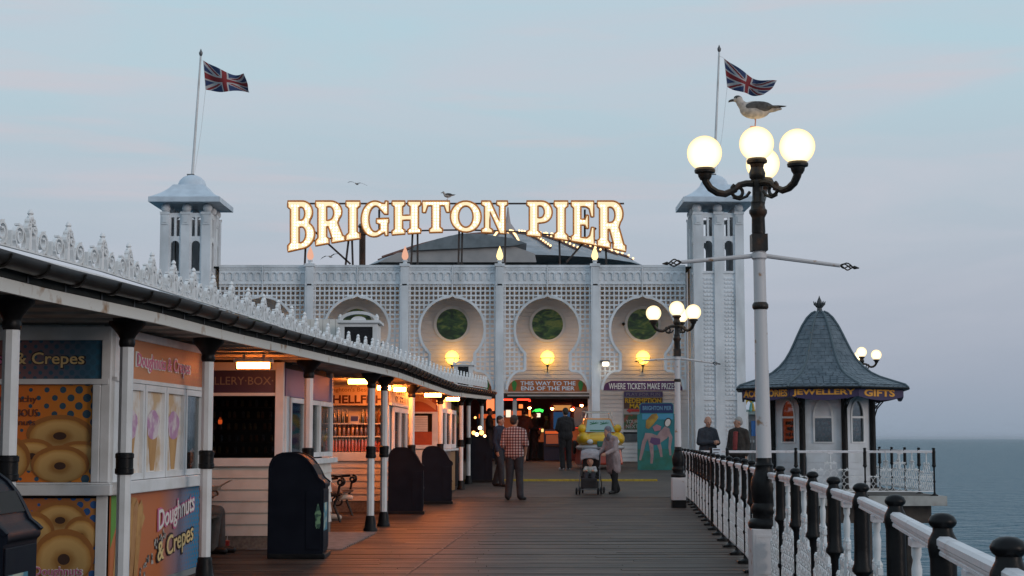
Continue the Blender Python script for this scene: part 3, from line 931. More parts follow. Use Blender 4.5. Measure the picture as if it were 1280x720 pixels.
# --- jewellery kiosk
PURP = mat('purple_board', (.035, .025, .07), .5); GREYLET = mat('dull_lettering', (.22, .19, .16), .5)
K = thing('jewellery_kiosk', 'white boarded kiosk with a dark shop window under a deep blue jewellery sign', 'kiosk', (-3, 19, 0))
Y1 = 19.0; XR = -2.71
M, a, W_ = frame((-9, Y1), (XR, Y1)); Xf = lambda x: x + 9
M2, a2, W2 = frame((XR, Y1), (-2.52, 22.3))
b = B(); b.hexa([(-8.9, Y1 + .05, 0), (-8.9, 22.2, 0), (-2.58, 22.2, 0), (-2.77, Y1 + .05, 0), (-8.9, Y1 + .05, .97), (-8.9, 22.2, .97), (-2.58, 22.2, .97), (-2.77, Y1 + .05, .97)]); b.build('counter_body', DARK, K)
b = B(); b.hexa([(-8.9, Y1 + .05, 1.84), (-8.9, 22.2, 1.84), (-2.58, 22.2, 1.84), (-2.77, Y1 + .05, 1.84), (-8.9, Y1 + .05, 2.22), (-8.9, 22.2, 2.22), (-2.58, 22.2, 2.22), (-2.77, Y1 + .05, 2.22)]); b.build('lintel', DARK, K)
b = B(); b.box(-8.9, -2.62, 22.1, 22.2, .97, 1.84); b.box(-8.9, -2.9, 20.2, 20.25, .97, 1.84); b.build('back_wall', DARK, K)
fb(M, [(0, Xf(-2.80), 1.84, 2.10, 0, .02)], 'header_sign', PURP, K)
ftext(M, a, 'JEWELLERY·BOX·', Xf(-3.34), 1.965, 1.02, .125, .022, GREYLET, K)
fb(M, [(0, Xf(-2.74), 1.80, 1.838, 0, .04), (Xf(-2.80), XR + 9 + .01, .97, 2.2, -.03, .045), (0, Xf(-2.8), 2.102, 2.2, 0, .03)], 'window_frame', WHITE, K, .005)
sw = fb(M, [(0, Xf(-2.80), 1.07, 1.80, .012, .018)], 'shop_window', GLASSD, K)
rn = random.Random(3)
GOODS = [mat('trinket_a', (.30, .22, .09), .35, metal=.5), mat('trinket_b', (.16, .18, .20), .3, metal=.6), mat('trinket_c', (.22, .12, .06), .5), emis('trinket_lamp', (1, .12, .02), 2)]
gs = [B(), B(), B()]
for r_ in range(5):
    z = 1.12 + r_ * .14
    for q in range(22):
        x = -4.7 + q * .086 + rn.uniform(-.02, .02)
        gs[rn.randrange(3)].lathe([(.012, 0), (.022, .02), (.016, .05), (.02, .07), (.006, .085)], (x, Y1 + .25 + rn.uniform(0, .1), z), 6)
dsp = fb(M, [(Xf(-5), Xf(-2.9), 1.105 + r_ * .14, 1.117 + r_ * .14, -.42, -.16) for r_ in range(5)], 'display_shelves', DARKWOOD, K)
for g_, m_ in zip(gs, GOODS): tag(g_.build('trinkets', m_, dsp), kind='stuff')
B().lathe([(.02, 0), (.026, .03), (.02, .06), (.01, .075)], (-3.49, Y1 + .2, 1.47), 8).build('red_lamp', GOODS[3], dsp)
fb(M, [(0, XR + 9 + .03, .97, 1.07, -.02, .07)], 'sill', WHITE, K, .008)
for r_ in range(6):
    z0 = .16 + r_ * .135
    b = B(); b.hexa([(0, -.028, z0), (0, .03, z0), (W_, .03, z0), (W_, -.028, z0), (0, -.008, z0 + .133), (0, .03, z0 + .133), (W_, .03, z0 + .133), (W_, -.008, z0 + .133)])
    b.xf(M).build('board', CREAMW, K)
    b = B(); b.hexa([(0, -.028, z0), (0, .03, z0), (W2, .03, z0), (W2, -.028, z0), (0, -.008, z0 + .133), (0, .03, z0 + .133), (W2, .03, z0 + .133), (W2, -.008, z0 + .133)])
    b.xf(M2).build('board', CREAMW, K)
PLIN = mat('rough_plinth', (.20, .18, .16), .8, (.13, .12, .11), 30, bump=.3)
fb(M, [(0, W_ - .005, 0, .158, -.03, .012)], 'plinth', PLIN, K); fb(M2, [(.03, W2, 0, .158, -.03, .012)], 'plinth', PLIN, K)
MAUVE = mat('mauve_board', (.16, .11, .22), .5)
fb(M2, [(.06, W2, 1.80, 2.13, 0, .02)], 'side_header', MAUVE, K)
fb(M2, [(.02, W2 + .03, .97, 1.04, -.02, .10)], 'side_sill', WHITE, K, .006)
fb(M2, [(0.045, .22, 1.04, 1.80, 0, .03), (W2 - .05, W2, 1.04, 2.2, 0, .03)], 'side_trim', WHITE, K)
for i in range(3):
    u0 = .24 + i * (W2 - .32) / 3
    window(M2, u0, u0 + (W2 - .36) / 3, 1.06, 1.79, K, 0, .06)

# --- shellfish kiosk
K = thing('shellfish_kiosk', 'white boarded seafood kiosk with shelves of jars under a bold shellfish sign', 'kiosk', (-2.6, 29, 0))
Y1 = 28.6; XR = -2.2
s3 = F / Y1
Xp = lambda px: (px - 640) / s3; Zp = lambda py: HC + (548 - py) / s3
M, a, W_ = frame((-9, Y1), (XR, Y1)); Xf = lambda x: x + 9
M2, a2, W2 = frame((XR, Y1), (-2.06, 32.6))
b = B(); b.hexa([(-8.9, Y1 + .4, 0), (-8.9, 32.5, 0), (-2.12, 32.5, 0), (-2.26, Y1 + .4, 0), (-8.9, Y1 + .4, 2.26), (-8.9, 32.5, 2.26), (-2.12, 32.5, 2.26), (-2.26, Y1 + .4, 2.26)]); b.build('body', CREAMW, K)
SIGNC = mat('cream_sign_board', (.66, .52, .36), .55, (.52, .40, .28), 4)
fb(M, [(0, W_ - .01, Zp(507), 2.27, -.39, .02)], 'header_sign', SIGNC, K)
ftext(M, a, "Brighton's Best", Xf(Xp(436)), Zp(488), Xp(462) - Xp(412), .10, .023, mat('brown_script', (.20, .08, .04), .5), K, tilt=.0)
MAROON = mat('maroon_lettering', (.06, .008, .012), .5)
ftext(M, a, 'SHELLFISH', Xf(Xp(444.5)), Zp(499.5), Xp(480) - Xp(409), .15, .023, MAROON, K, bold=.03)
fb(M, [(0, W_ - .01, Zp(576), Zp(565), -.39, .06)], 'sill', WHITE, K, .006)
sh = fb(M, [(0, W_ - .1, Zp(530.5), Zp(529), -.385, .0), (0, W_ - .1, Zp(546.5), Zp(545), -.385, .0)], 'shelf', WHITE, K)
fb(M, [(W_ - .10, W_, Zp(565), Zp(507), -.39, .02)], 'corner_post', WHITE, K)
zb = .20; nb = 6; hb = (Zp(576) - zb) / nb
for r_ in range(nb):
    z0 = zb + r_ * hb
    for MM, WW in ((M, W_), (M2, W2)):
        b = B(); b.hexa([(0, -.026, z0), (0, .03, z0), (WW, .03, z0), (WW, -.026, z0), (0, -.006, z0 + hb - .002), (0, .03, z0 + hb - .002), (WW, .03, z0 + hb - .002), (WW, -.006, z0 + hb - .002)])
        b.xf(MM).build('board', CREAMW, K)
fb(M, [(0, W_ - .005, 0, .198, -.39, .01)], 'plinth', PLIN, K)
b = B(); b.box(-8.9, XR - .01, Y1 + .03, Y1 + .39, .198, Zp(576) - .003); b.build('counter_body', CREAMW, K)
# side of the shellfish kiosk: header board and glazed door
fb(M2, [(.04, W2, 1.94, 2.27, 0, .02)], 'side_header', SIGNC, K)
ftext(M2, a2, 'FULL', 1.9, 2.17, 1.2, .10, .023, MAROON, K); ftext(M2, a2, 'OF SHELL', 1.9, 2.03, 1.9, .11, .023, MAROON, K)
fb(M2, [(.0, W2, 1.89, 1.938, 0, .06)], 'side_cornice', WHITE, K)
for i in range(3):
    u0 = .5 + i * (W2 - .6) / 3
    window(M2, u0, u0 + (W2 - .7) / 3, .98, 1.87, K, 0.003, .09, gm=GLASSD)

# jars, cartons and pots on the shelves: each can be lifted away
def goods(nm, lab, cat, grp, rows, prof, h, cols, lid):
    base = []
    for ci, cc_ in enumerate(cols):
        m_ = mat(nm + '_' + str(ci), cc_, .25, spec=.6)
        t = thing(nm, lab, cat, (0, 0, 0), 0, grp)
        B().lathe(prof, n=8).build('glass_body' if nm != 'sauce_bottle' else 'bottle_body', m_, t, local=True, smooth=True)
        B().lathe([(prof[-1][0] * 1.05, 0), (prof[-1][0] * 1.05, .018)], (0, 0, h), 8).build('lid', lid, t, local=True)
        base.append(t)
    first = set()
    for (px, py) in rows:
        ci = rn.randrange(len(cols)); t = base[ci]
        x = Xp(px); loc = (x, Y1 + .10 + rn.uniform(-.02, .03), Zp(py))
        if ci in first: copy_tree(t, loc)
        else:
            t.location = loc; ORG[t.name] = Vector(loc); first.add(ci)
    for ci, t in enumerate(base):
        if ci not in first:
            for c in list(t.children): bpy.data.objects.remove(c)
            bpy.data.objects.remove(t)
LIDW = mat('white_lid', (.6, .55, .5), .4); LIDR = mat('red_lid', (.4, .05, .03), .4)
goods('seafood_pot', 'small pink lidded pot in the bottom row of the shellfish kiosk display', 'pot', 'pots in the bottom row of the shellfish display',
      [(408 + i * 4.1, 564.2) for i in range(18)] , [(.02, 0), (.025, .01), (.025, .19), (.02, .2)], .2, [(.45, .14, .12), (.36, .10, .10)], LIDW)
goods('seafood_jar', 'tall jar of seafood on the middle shelf of the shellfish kiosk', 'jar', 'jars on the middle shelf of the shellfish display',
      [(408 + i * 5.4, 544.8) for i in range(14)], [(.03, 0), (.034, .01), (.034, .14), (.022, .16), (.024, .17)], .17, [(.16, .08, .05), (.34, .16, .05), (.10, .06, .06)], LIDR)
goods('sauce_bottle', 'dark sauce bottle on the top shelf of the shellfish kiosk', 'bottle', 'bottles on the top shelf of the shellfish display',
      [(408 + i * 5.0, 528.8) for i in range(15) if i not in (6, 7, 8)], [(.028, 0), (.03, .01), (.03, .14), (.012, .19), (.013, .22)], .22, [(.06, .04, .03), (.20, .09, .04), (.04, .05, .03)], LIDW)
bx = thing('notice_card', 'small blue and white notice card standing among the bottles on the top shelf', 'notice', (Xp(443.5), Y1 + .03, Zp(528.8)))
B().cbox((0, 0, .07), (.17, .012, .14)).build('card', mat('white_card', (.6, .58, .56), .6), bx, local=True)
B().cbox((0, -.008, .075), (.13, .003, .09)).build('print', mat('blue_print', (.04, .06, .22), .6), bx, local=True)

# --- trader kiosk
K = thing('trader_kiosk', 'red fronted trader kiosk with an arched sign and a half lowered white shutter', 'kiosk', (-1.8, 34, 0))
Y1 = 34.6; XR = -1.6; s3 = F / Y1
M, a, W_ = frame((-9, Y1), (XR, Y1)); Xf = lambda x: x + 9
M2, a2, W2 = frame((XR, Y1), (-1.36, 38.0))
REDB = mat('red_board', (.42, .07, .02), .5, (.30, .05, .02), 4)
b = B(); b.hexa([(-8.9, Y1 + .35, 0), (-8.9, 38, 0), (-1.44, 38, 0), (-1.66, Y1 + .35, 0), (-8.9, Y1 + .35, 2.26), (-8.9, 38, 2.26), (-1.44, 38, 2.26), (-1.66, Y1 + .35, 2.26)]); b.build('body', CREAMW, K)
fb(M, [(0, W_ - .02, Zp(515), 2.26, -.34, .02)], 'header_board', REDB, K)
b = B(); ar = [(Xf(Xp(500)) + (Xp(545) - Xp(500)) * k / 12, Zp(510) + .19 * math.sin(PI * k / 12)) for k in range(13)]
b.prism([(x, z - .05) for x, z in ar[::-1]] + [(x, z + .07) for x, z in ar], -.034, -.022); b.xf(M).build('arched_sign', mat('peach_sign', (.60, .30, .16), .5), K)
ftext(M, a, 'Oyster Trader', Xf(Xp(522.5)), Zp(510) + .15, Xp(541) - Xp(504), .10, .036, mat('pale_red_lettering', (.72, .60, .50), .5), K, arch=.07)
fb(M, [(0, W_, Zp(517), Zp(515) - .002, 0, .05)], 'lintel_trim', WHITE, K)
fb(M, [(0, W_ - .12, Zp(555), Zp(517.5), -.343, -.32)], 'dark_opening', DARK, K)
sh = B()
for q in range(9): sh.box(Xf(Xp(506)), Xf(Xp(535)), .02, .04, Zp(539.5) + q * .038, Zp(539.5) + q * .038 + .034)
sh.xf(M).build('roller_shutter', CREAMW, K)
fb(M, [(0, W_ - .12, Zp(556), Zp(539.8), -.10, .02)], 'red_counter', REDB, K)
fb(M, [(0, W_, Zp(561), Zp(556.2), -.34, .06)], 'sill', WHITE, K, .006)
fb(M, [(W_ - .12, W_, Zp(556), Zp(517.2), -.34, .03)], 'corner_post', WHITE, K)
for r_ in range(6):
    z0 = .16 + r_ * .15
    b = B(); b.hexa([(0, -.026, z0), (0, .03, z0), (W_, .03, z0), (W_, -.026, z0), (0, -.006, z0 + .148), (0, .03, z0 + .148), (W_, .03, z0 + .148), (W_, -.006, z0 + .148)])
    b.xf(M).build('board', CREAMW, K)
fb(M, [(0, W_ - .01, 0, .158, -.34, .01)], 'plinth', PLIN, K)
for i in range(3):
    u0 = .15 + i * (W2 - .2) / 3
    window(M2, u0, u0 + (W2 - .35) / 3, 1.08, 1.95, K, 0.003, .09, gm=GLASSD)
fb(M2, [(0, W2, 1.02, 1.07, 0, .1)], 'side_sill', WHITE, K, .006)
fb(M2, [(.1, W2, .10, 1.0, 0.002, .016)], 'side_poster', dots('far_poster_print', (.02, .14, .26), (.40, .16, .04), (.3, .2, .1), .2, .45, 'Y', (1.5, 3.5)), K)

# --- open stall at the far end of the canopy
K = thing('game_stall', 'dark open stall hung with small lights at the far end of the canopy', 'stall', (-1.6, 41, .2))
b = B(); b.box(-8.9, -1.5, 44.2, 44.4, .1, 2.4); b.build('back_wall', DARK, K)
b = B(); b.box(-8.9, -1.35, 39.4, 44.2, .1, 1.05); b.build('counter', mat('black_counter', (.02, .02, .025), .5), K)
b = B(); b.box(-8.9, -1.3, 39.3, 44.2, 1.052, 1.08); b.build('counter_top', DARKWOOD, K)
bl = [emis('stall_bulb_orange', (1, .40, .10), 5), emis('stall_bulb_white', (1, .7, .4), 6)]
GRN = mat('hanging_prizes', (.05, .09, .03), .8, (.20, .07, .03), 14)
b = B(); rn = random.Random(8)
for q in range(60):
    c = (-1.45 - rn.random() * .5, 39.8 + rn.random() * 4, 1.55 + rn.random() * .7)
    b.sphere(c, rn.uniform(.05, .11), 7, 5)
tag(b.build('hanging_prizes', GRN, K), kind='stuff')
for px, py, m_, r in ((600, 535, 1, .05), (602, 541, 0, .06), (596, 543, 1, .05), (592, 541, 0, .05), (606, 545, 1, .035), (594, 522, 0, .03)):
    c = at(px, py, 40.6 + rn.random()); B().sphere(c, r, 10, 6).build('bulb', bl[m_], K)

# dark backing of the arcade so the gaps between the kiosks are closed
b = B(); b.box(-9.2, -9.0, 5, 45, 0, 2.22); tag(b.build('arcade_rear_wall', CREAMW), 'plain cream wall closing the back of the arcade behind the kiosks', 'wall')

# ------------------------------------------------------------------ litter bins
def bin_(loc, rz, label, sticker=True):
    t = thing('litter_bin', label, 'bin', loc, rz, 'dark litter bins along the arcade')
    pr = [(.0, .05), (.0, .95), (.010, 1.02), (.035, 1.075), (.08, 1.115), (.14, 1.136), (.21, 1.14), (.28, 1.132), (.35, 1.108), (.41, 1.065), (.46, 1.005), (.50, .935), (.535, .865), (.58, .83), (.6, .81), (.6, .775), (.58, .765), (.58, .08), (.57, .05)]
    B().prism(pr, -.28, .28).build('body', NAVY, t, local=True, smooth=True, bevel=.012)
    for ya, yb in ((-.291, -.245), (.245, .291)): B().ribbon(pr[1:15], .022, ya, yb).build('hood_rim', NAVY, t, local=True, smooth=True)
    B().box(-.012, .612, -.292, .292, 0, .055).build('base', BLACK, t, local=True, bevel=.01)
    b = B(); b.box(.40, .57, -.288, -.2795, .10, .74); b.build('side_panel', NAVY, t, local=True, bevel=.004)
    B().box(.5795, .59, -.24, .24, .10, .74).build('door', NAVY, t, local=True, bevel=.004)
    B().box(.592, .60, .12, .16, .42, .46).build('lock', STEEL, t, local=True)
    b = B(); b.hexa([(.44, -.245, 1.01), (.44, .245, 1.01), (.50, .245, .90), (.50, -.245, .90), (.462, -.245, 1.02), (.462, .245, 1.02), (.52, .245, .91), (.52, -.245, .91)])
    b.build('mouth', DARK, t, local=True)
    if sticker:
        s1 = B(); s1.prism([(.535 + .030 * math.cos(q) * (1 + .2 * math.sin(7 * q)), .45 + .13 * math.sin(q) * (1 + .15 * math.sin(5 * q))) for q in [2 * PI * k / 26 for k in range(26)]], -.2915, -.289)
        s1.build('sticker', mat('sticker_print', (.20, .36, .20), .5, (.04, .10, .07), 18, .45, .55), t, local=True)
        B().box(.5905, .5925, -.22, .1, .3, .6).build('door_sticker', mat('door_sticker_print', (.06, .22, .30), .5, (.45, .5, .4), 9, .5, .6), t, local=True)
    return t
bin_((-2.56 - .6, 8.5, 0), R(-2), 'litter bin cut off by the left lower corner, with a blue picture on its front')
bin_((-2.04 - .6, 17.8, 0), 0, 'dark litter bin standing alone in front of the jewellery kiosk')
bin_((-1.53 - .6, 28.0, 0), R(2), 'dark litter bin before the shellfish kiosk, left of a close pair of bins', False)
bin_((-1.25 - .55, 32.4, 0), R(2), 'dark litter bin in front of the red trader kiosk, right one of the close pair', False)
bin_((-.55 - .55, 41.0, deckz(41)), R(3), 'furthest litter bin, beside the last column of the canopy', False)
# blue picture on the nearest bin: pale plants before a blue panel
t = [o for o in col.objects if o.name == 'litter_bin'][0]
b = B(); b.prism([(.44, .42), (.555, .42), (.555, .62), (.44, .60)], -.2925, -.2915); b.build('picture', mat('bin_picture_blue', (.05, .20, .34), .5, (.20, .42, .42), 12, .45, .6), t, local=True)
b = B()
for q in range(7): b.prism([(.37 + q * .02, .40), (.385 + q * .02, .40), (.38 + q * .014, .60 - .02 * abs(q - 3)), (.372 + q * .014, .58 - .02 * abs(q - 3))], -.2945, -.293)
b.build('leaf_print', mat('bin_leaf_print', (.30, .40, .24), .5), t, local=True)

# ------------------------------------------------------------------ benches
def bench(loc, rz, label, Ln=1.6, arms=True):
    t = thing('bench', label, 'bench', loc, rz, 'iron benches under the canopy')
    # faces local -y ; seat slats along x
    for i in range(5): B().box(0.03, Ln - .03, -.42 + i * .09, -.35 + i * .09, .42, .445).build('seat_slat', DARKWOOD, t, local=True)
    for i in range(5): B().box(0.03, Ln - .03, .05 + i * .012, .07 + i * .012, .50 + i * .085, .57 + i * .085).build('back_slat', DARKWOOD, t, local=True)
    for x in (0, Ln):
        b = B()
        def rib(pts, r): b.tube([(x, y_, z) for y_, z in pts], r, 6)
        rib([(-.40, 0), (-.36, .12), (-.30, .25), (-.36, .42)] + ([(-.38, .55), (-.44, .62)] if arms else []), .022)
        rib([(.16, 0), (.10, .15), (.02, .30), (.06, .45), (.10, .70), (.14, .92)], .022)
        rib([(-.40, .42), (-.1, .40), (.05, .42)], .022)
        if not arms:
            b.build('iron_end', BLACK, t, local=True, smooth=True); continue
        rib(spiral(-.40, .62, .07, .02, PI / 2, 1.3, 14), .02)
        rib([(-.36, .68), (-.15, .66), (.0, .68), (.1, .64)], .022)
        rib(spiral(-.15, .24, .10, .03, 0, 1.4, 16), .016)
        b.build('iron_end', BLACK, t, local=True, smooth=True)
    return t
bench((-3.08, 25.2, 0), PI / 2, 'black scroll armed bench between the jewellery and shellfish kiosks', 1.9)
bench((-3.72, 16.6, 0), PI / 2, 'plain black iron bench in the gap behind the doughnut kiosk', 1.9, False)

# red drink cup on the boards
t = thing('drink_cup', 'red paper cup with lid and straw standing on the deck by the seated eater', 'cup', at(283, 688.5, 18.5))
t.location.z = 0.002; ORG[t.name] = t.location.copy()
B().lathe([(.027, 0), (.036, .12)], n=14).build('cup', mat('red_paper', (.45, .03, .02), .5), t, local=True, smooth=True)
B().lathe([(.039, .12), (.039, .132), (.03, .138)], n=14).build('lid', LIDR, t, local=True)
B().tube([(.004, 0, .13), (.012, .004, .24)], .004, 6).build('straw', WHITE, t, local=True)

# dormers on the arcade roof
def dormer(px0, px1, pyb, pyt, D, label, fk=.07):
    p, q = at(px0, pyb, D), at(px1, pyt, D)
    t = thing('roof_dormer', label, 'dormer', ((p.x + q.x) / 2, D, p.z))
    w_ = q.x - p.x; h = q.z - p.z; dp = .75
    fr = fk * w_ / .55
    b = B(); b.box(-w_ / 2 + .01, w_ / 2 - .01, .05, dp, -.3, h * .72); b.box(-w_ / 2, -w_ / 2 + fr, 0, .08, -.3, h * .74); b.box(w_ / 2 - fr, w_ / 2, 0, .08, -.3, h * .74); b.box(-w_ / 2 + fr, w_ / 2 - fr, 0, .08, h * .66, h * .738)
    b.build('frame', WHITE, t, local=True)
    b = B(); b.box(-w_ / 2 + fr, w_ / 2 - fr, .03, .045, -.3, h * .66); b.build('pane', GLASSD, t, local=True)
    b = B(); b.box(-w_ / 2 + fr, w_ / 2 - fr, .046, .049, -.3, h * .66); b.build('dark_backing', DARK, t, local=True)
    b = B(); b.box(-w_ / 2 - .04, w_ / 2 + .04, -.05, dp + .03, h * .742, h * .80); b.build('cornice', WHITE, t, local=True)
    arc = [(w_ * .46 * math.cos(k * PI / 12), h * .80 + h * .17 * math.sin(k * PI / 12)) for k in range(13)]
    b = B(); b.ribbon(arc, .045, -.03, .05); b.prism([(w_ * .2 * math.cos(k * PI / 8), h * .80 + h * .09 * math.sin(k * PI / 8)) for k in range(9)], .0, .02)
    for s_ in (-1, 1): b.lathe([(.03, 0), (.035, .05), (.01, .1)], (s_ * w_ * .48, 0, h * .8), 8)
    b.build('pediment', WHITE, t, local=True)
    return t
dormer(424, 472, 446, 389, 25.5, 'white dormer with a dark window and curved pediment on the arcade roof')
dormer(567, 591, 470, 452, 43.6, 'small white dormer on the far end of the arcade roof', .12)
b = B(); p = at(409, 470, 26.4); q = at(425, 399, 26.4)
for i in range(7): b.box(p.x - .5 + i * .105, p.x - .5 + i * .105 + .1, 26.4, 26.5, 2.5, q.z)
tag(b.build('roof_screen', CREAMW), 'pinkish white boarded screen beside the larger dormer on the arcade roof', 'screen')
# ------------------------------------------------------------------ the hall: pierced front, towers, roof sign
DF, DW = 49.0, 50.4
FX = lambda px: at(px, 450, DF).x
FZ = lambda py: at(640, py, DF).z
FS = DF / F
hall = thing('pier_hall', 'long pale blue hall front of pierced lattice with a row of keyhole arches', 'building', (0, DF, .5))
PIL = [386.3, 505.5, 624.6, 744.2]
EDGES = [267] + PIL + [863]
CEN = [(EDGES[i] + EDGES[i + 1]) / 2 for i in range(5)]
half = [(0, 366), (1.2, 369.5), (5, 371.3)] + [(41 * math.sin(R(q)), 411.8 - 41 * math.cos(R(q))) for q in range(14, 138, 6)] + [(28, 441.8), (28, 462), (30.5, 463.6), (36, 463.8), (40, 465.2), (44, 468.5), (47.5, 473.5), (50, 479.5), (51, 487)]
def hole_hw(py):
    """half width (px) of the keyhole opening at height py"""
    if py < 366: return 0
    if py > 487: return 99
    m_ = 0
    for (x0, y0), (x1, y1) in zip(half, half[1:]):
        if min(y0, y1) <= py <= max(y0, y1) and abs(y1 - y0) > 1e-6:
            m_ = max(m_, x0 + (x1 - x0) * (py - y0) / (y1 - y0))
    return m_
# lattice
PIT = 5.9
for ci, c in enumerate(CEN):
    l_, r_ = EDGES[ci] + 5, EDGES[ci + 1] - 5
    hwb = (r_ - l_) / 2
    b = B()
    py = 357.5
    ys_ = []
    while py < 487: ys_.append(py); py += PIT
    for py in ys_:
        hw = max(hole_hw(py), hole_hw(py + 1.5), hole_hw(py - 1.5))
        if hw + .5 < hwb:
            for s_ in (-1, 1):
                xa, xb = sorted((c + s_ * hw, c + s_ * hwb))
                b.box(FX(xa), FX(xb), DF + .03, DF + .075, FZ(py + .95), FZ(py - .95))
    n = int(hwb / PIT)
    for k in range(-n, n + 1):
        px = c + (k + (.0)) * PIT
        if abs(px - c) < .1: continue
        d = abs(px - c)
        seg = None; q = 355.0
        while q <= 488:
            solid = hole_hw(q) < d and q < 487
            if solid and seg is None: seg = q
            if not solid and seg is not None:
                b.box(FX(px - .95), FX(px + .95), DF + .033, DF + .072, FZ(q), FZ(seg)); seg = None
            q += .5
    b.build('lattice', FACADE, hall)
    out_ = [(FX(c + x), FZ(y_)) for x, y_ in half]
    loop = [(2 * FX(c) - x, z) for x, z in out_[::-1]] + out_[1:]
    b = B(); b.ribbon(loop, .075, DF - .03, DF + .10)
    b.box(FX(c - .8), FX(c + .8), DF - .01, DF + .08, FZ(366), FZ(331.5))
    b.build('arch_trim', FACADE, hall, smooth=True)
    # parapet panels with scallop moulding
    for s_ in (-1, 1):
        xa, xb = sorted((c + s_ * 1.0, c + s_ * hwb))
        pz = B(); pz.box(FX(xa), FX(xb), DF + .02, DF + .12, FZ(355.5), FZ(331.2)); pz.box(FX(xa), FX(xb), DF - .01, DF + .0195, FZ(334.5), FZ(331.2)); pz.box(FX(xa), FX(xb), DF, DF + .0195, FZ(355.5), FZ(353.8))
        pn = pz.build('parapet_panel', FACADE, hall)
        ab = B(); m_ = 6; wq = (xb - xa) / m_
        for q in range(m_):
            xc = xa + wq * (q + .5)
            pts = [(FX(xc - wq * .42), FZ(350))] + [(FX(xc) + wq * .42 * FS * math.cos(t_), FZ(344) + wq * .42 * FS * math.sin(t_)) for t_ in [PI - PI * k / 8 for k in range(9)]] + [(FX(xc + wq * .42), FZ(350))]
            ab.ribbon(pts, .03, DF - .012, DF + .0195)
            ab.box(FX(xc - wq * .5), FX(xc + wq * .5) - .006, DF + .0, DF + .0195, FZ(337.2), FZ(335.6))
        ab.build('scallop_moulding', FACADE, pn)
PGAP = []
for px in PIL:
    b = B(); zb_ = deckz(DF)
    x0, x1 = FX(px - 5), FX(px + 5)
    b.box(x0, x1, DF - .16, DF + .2, 1.42, FZ(331)); b.box(x0 - .03, x1 + .03, DF - .19, DF + .2, FZ(333.4), FZ(330)); b.box(x0 + .05, x1 - .05, DF - .172, DF - .1602, 1.6, FZ(336)) ; b.box(x0 - .012, x1 + .012, DF - .172, DF - .1602, FZ(357.5), FZ(355.5))
    pl = b.build('pilaster', FACADE, hall)
    b = B(); b.box(x0 - .01, x1 + .01, DF - .17, DF + .21, zb_ - .2, 1.418); b.build('black_foot', BLACK, pl)
FLAME = emis('flame_lamp', (1, .70, .30), 2.0); FLAMEP = emis('dim_flame_lamp', (1, .52, .36), .85)
for i, px in enumerate(PIL):
    z = FZ(330)
    lab = ['flame shaped lamp below the letter B', 'pinkish flame shaped lamp left of the domed roof', 'bright flame shaped lamp on the parapet below the letter N', 'bright flame shaped lamp below the last letter E'][i]
    t = thing('flame_lamp', lab, 'lamp', (FX(px), DF + .02, z), 0, 'flame shaped lamps along the hall parapet')
    B().lathe([(.07, .002), (.07, .03), (.05, .06), (.085, .10), (.06, .13)], n=10).build('holder', FACADE, t, local=True)
    B().lathe([(.045, .13), (.088, .18), (.105, .24), (.092, .32), (.06, .42), (.025, .50), (.006, .56)], n=14).build('flame_globe', FLAME if i >= 2 else FLAMEP, t, local=True, smooth=True)

# boarded wall behind, with the two open bays
CLAP = mat('hall_boarding', (.82, .78, .76), .6, (.70, .66, .65), 1.5, .4, .7, bump=.04)
W0, W1 = FX(262), FX(866)
OPEN = (FX(500) - .1, FX(739))
ZOP = FZ(493)
b = B(); z = .45
while z < FZ(336):
    segs = [(W0, W1)] if z + .06 > ZOP else [(W0, OPEN[0]), (OPEN[1], W1)]
    for xa, xb in segs:
        b.hexa([(xa, DW - .024, z), (xa, DW + .03, z), (xb, DW + .03, z), (xb, DW - .024, z), (xa, DW - .004, z + .128), (xa, DW + .03, z + .128), (xb, DW + .03, z + .128), (xb, DW - .004, z + .128)])
    z += .13
tag(b.build('wall_boards', CLAP, hall), kind='stuff')
b = B(); b.box(W0, W1, DF + .12, 66, FZ(335), FZ(332.5)); b.build('roof_slab', LEAD, hall)
b = B(); b.box(W0, W0 + .2, DW + .035, 66, .3, FZ(335) - .01); b.box(W1 - .2, W1, DW + .035, 66, .3, FZ(335) - .01); b.box(W0 + .21, W1 - .21, 65.8, 66, .3, FZ(335) - .01); b.build('outer_walls', FACADE, hall)
# round windows (printed landscape behind glass)
def landscape():
    m = mat('landscape_print', (.05, .09, .02), .4)
    t = m.node_tree; l = t.links.new
    tcn = N(t, 'ShaderNodeTexCoord'); mpn = N(t, 'ShaderNodeMapping'); mpn.inputs['Scale'].default_value = (1.3, 1, 3.2)
    l(tcn.outputs['Object'], mpn.inputs[0])
    n = N(t, 'ShaderNodeTexNoise'); n.inputs['Scale'].default_value = 1.9; n.inputs['Detail'].default_value = 6; n.inputs['Distortion'].default_value = 1.1
    l(mpn.outputs[0], n.inputs['Vector'])
    r = N(t, 'ShaderNodeValToRGB'); e = r.color_ramp.elements
    ST = [(.3, (.015, .04, .01)), (.45, (.045, .11, .02)), (.55, (.11, .24, .035)), (.64, (.40, .46, .08)), (.75, (.10, .18, .03))]
    while len(e) < len(ST): e.new(.5)
    for q, (p_, c) in zip(e, ST): q.position = p_; q.color = (*c, 1)
    l(n.outputs['Fac'], r.inputs[0]); l(r.outputs[0], t.nodes['Principled BSDF'].inputs['Base Color'])
    return m
LAND = landscape()
WX = lambda px: at(px, 430, DW).x
WZ = lambda py: at(640, py, DW).z
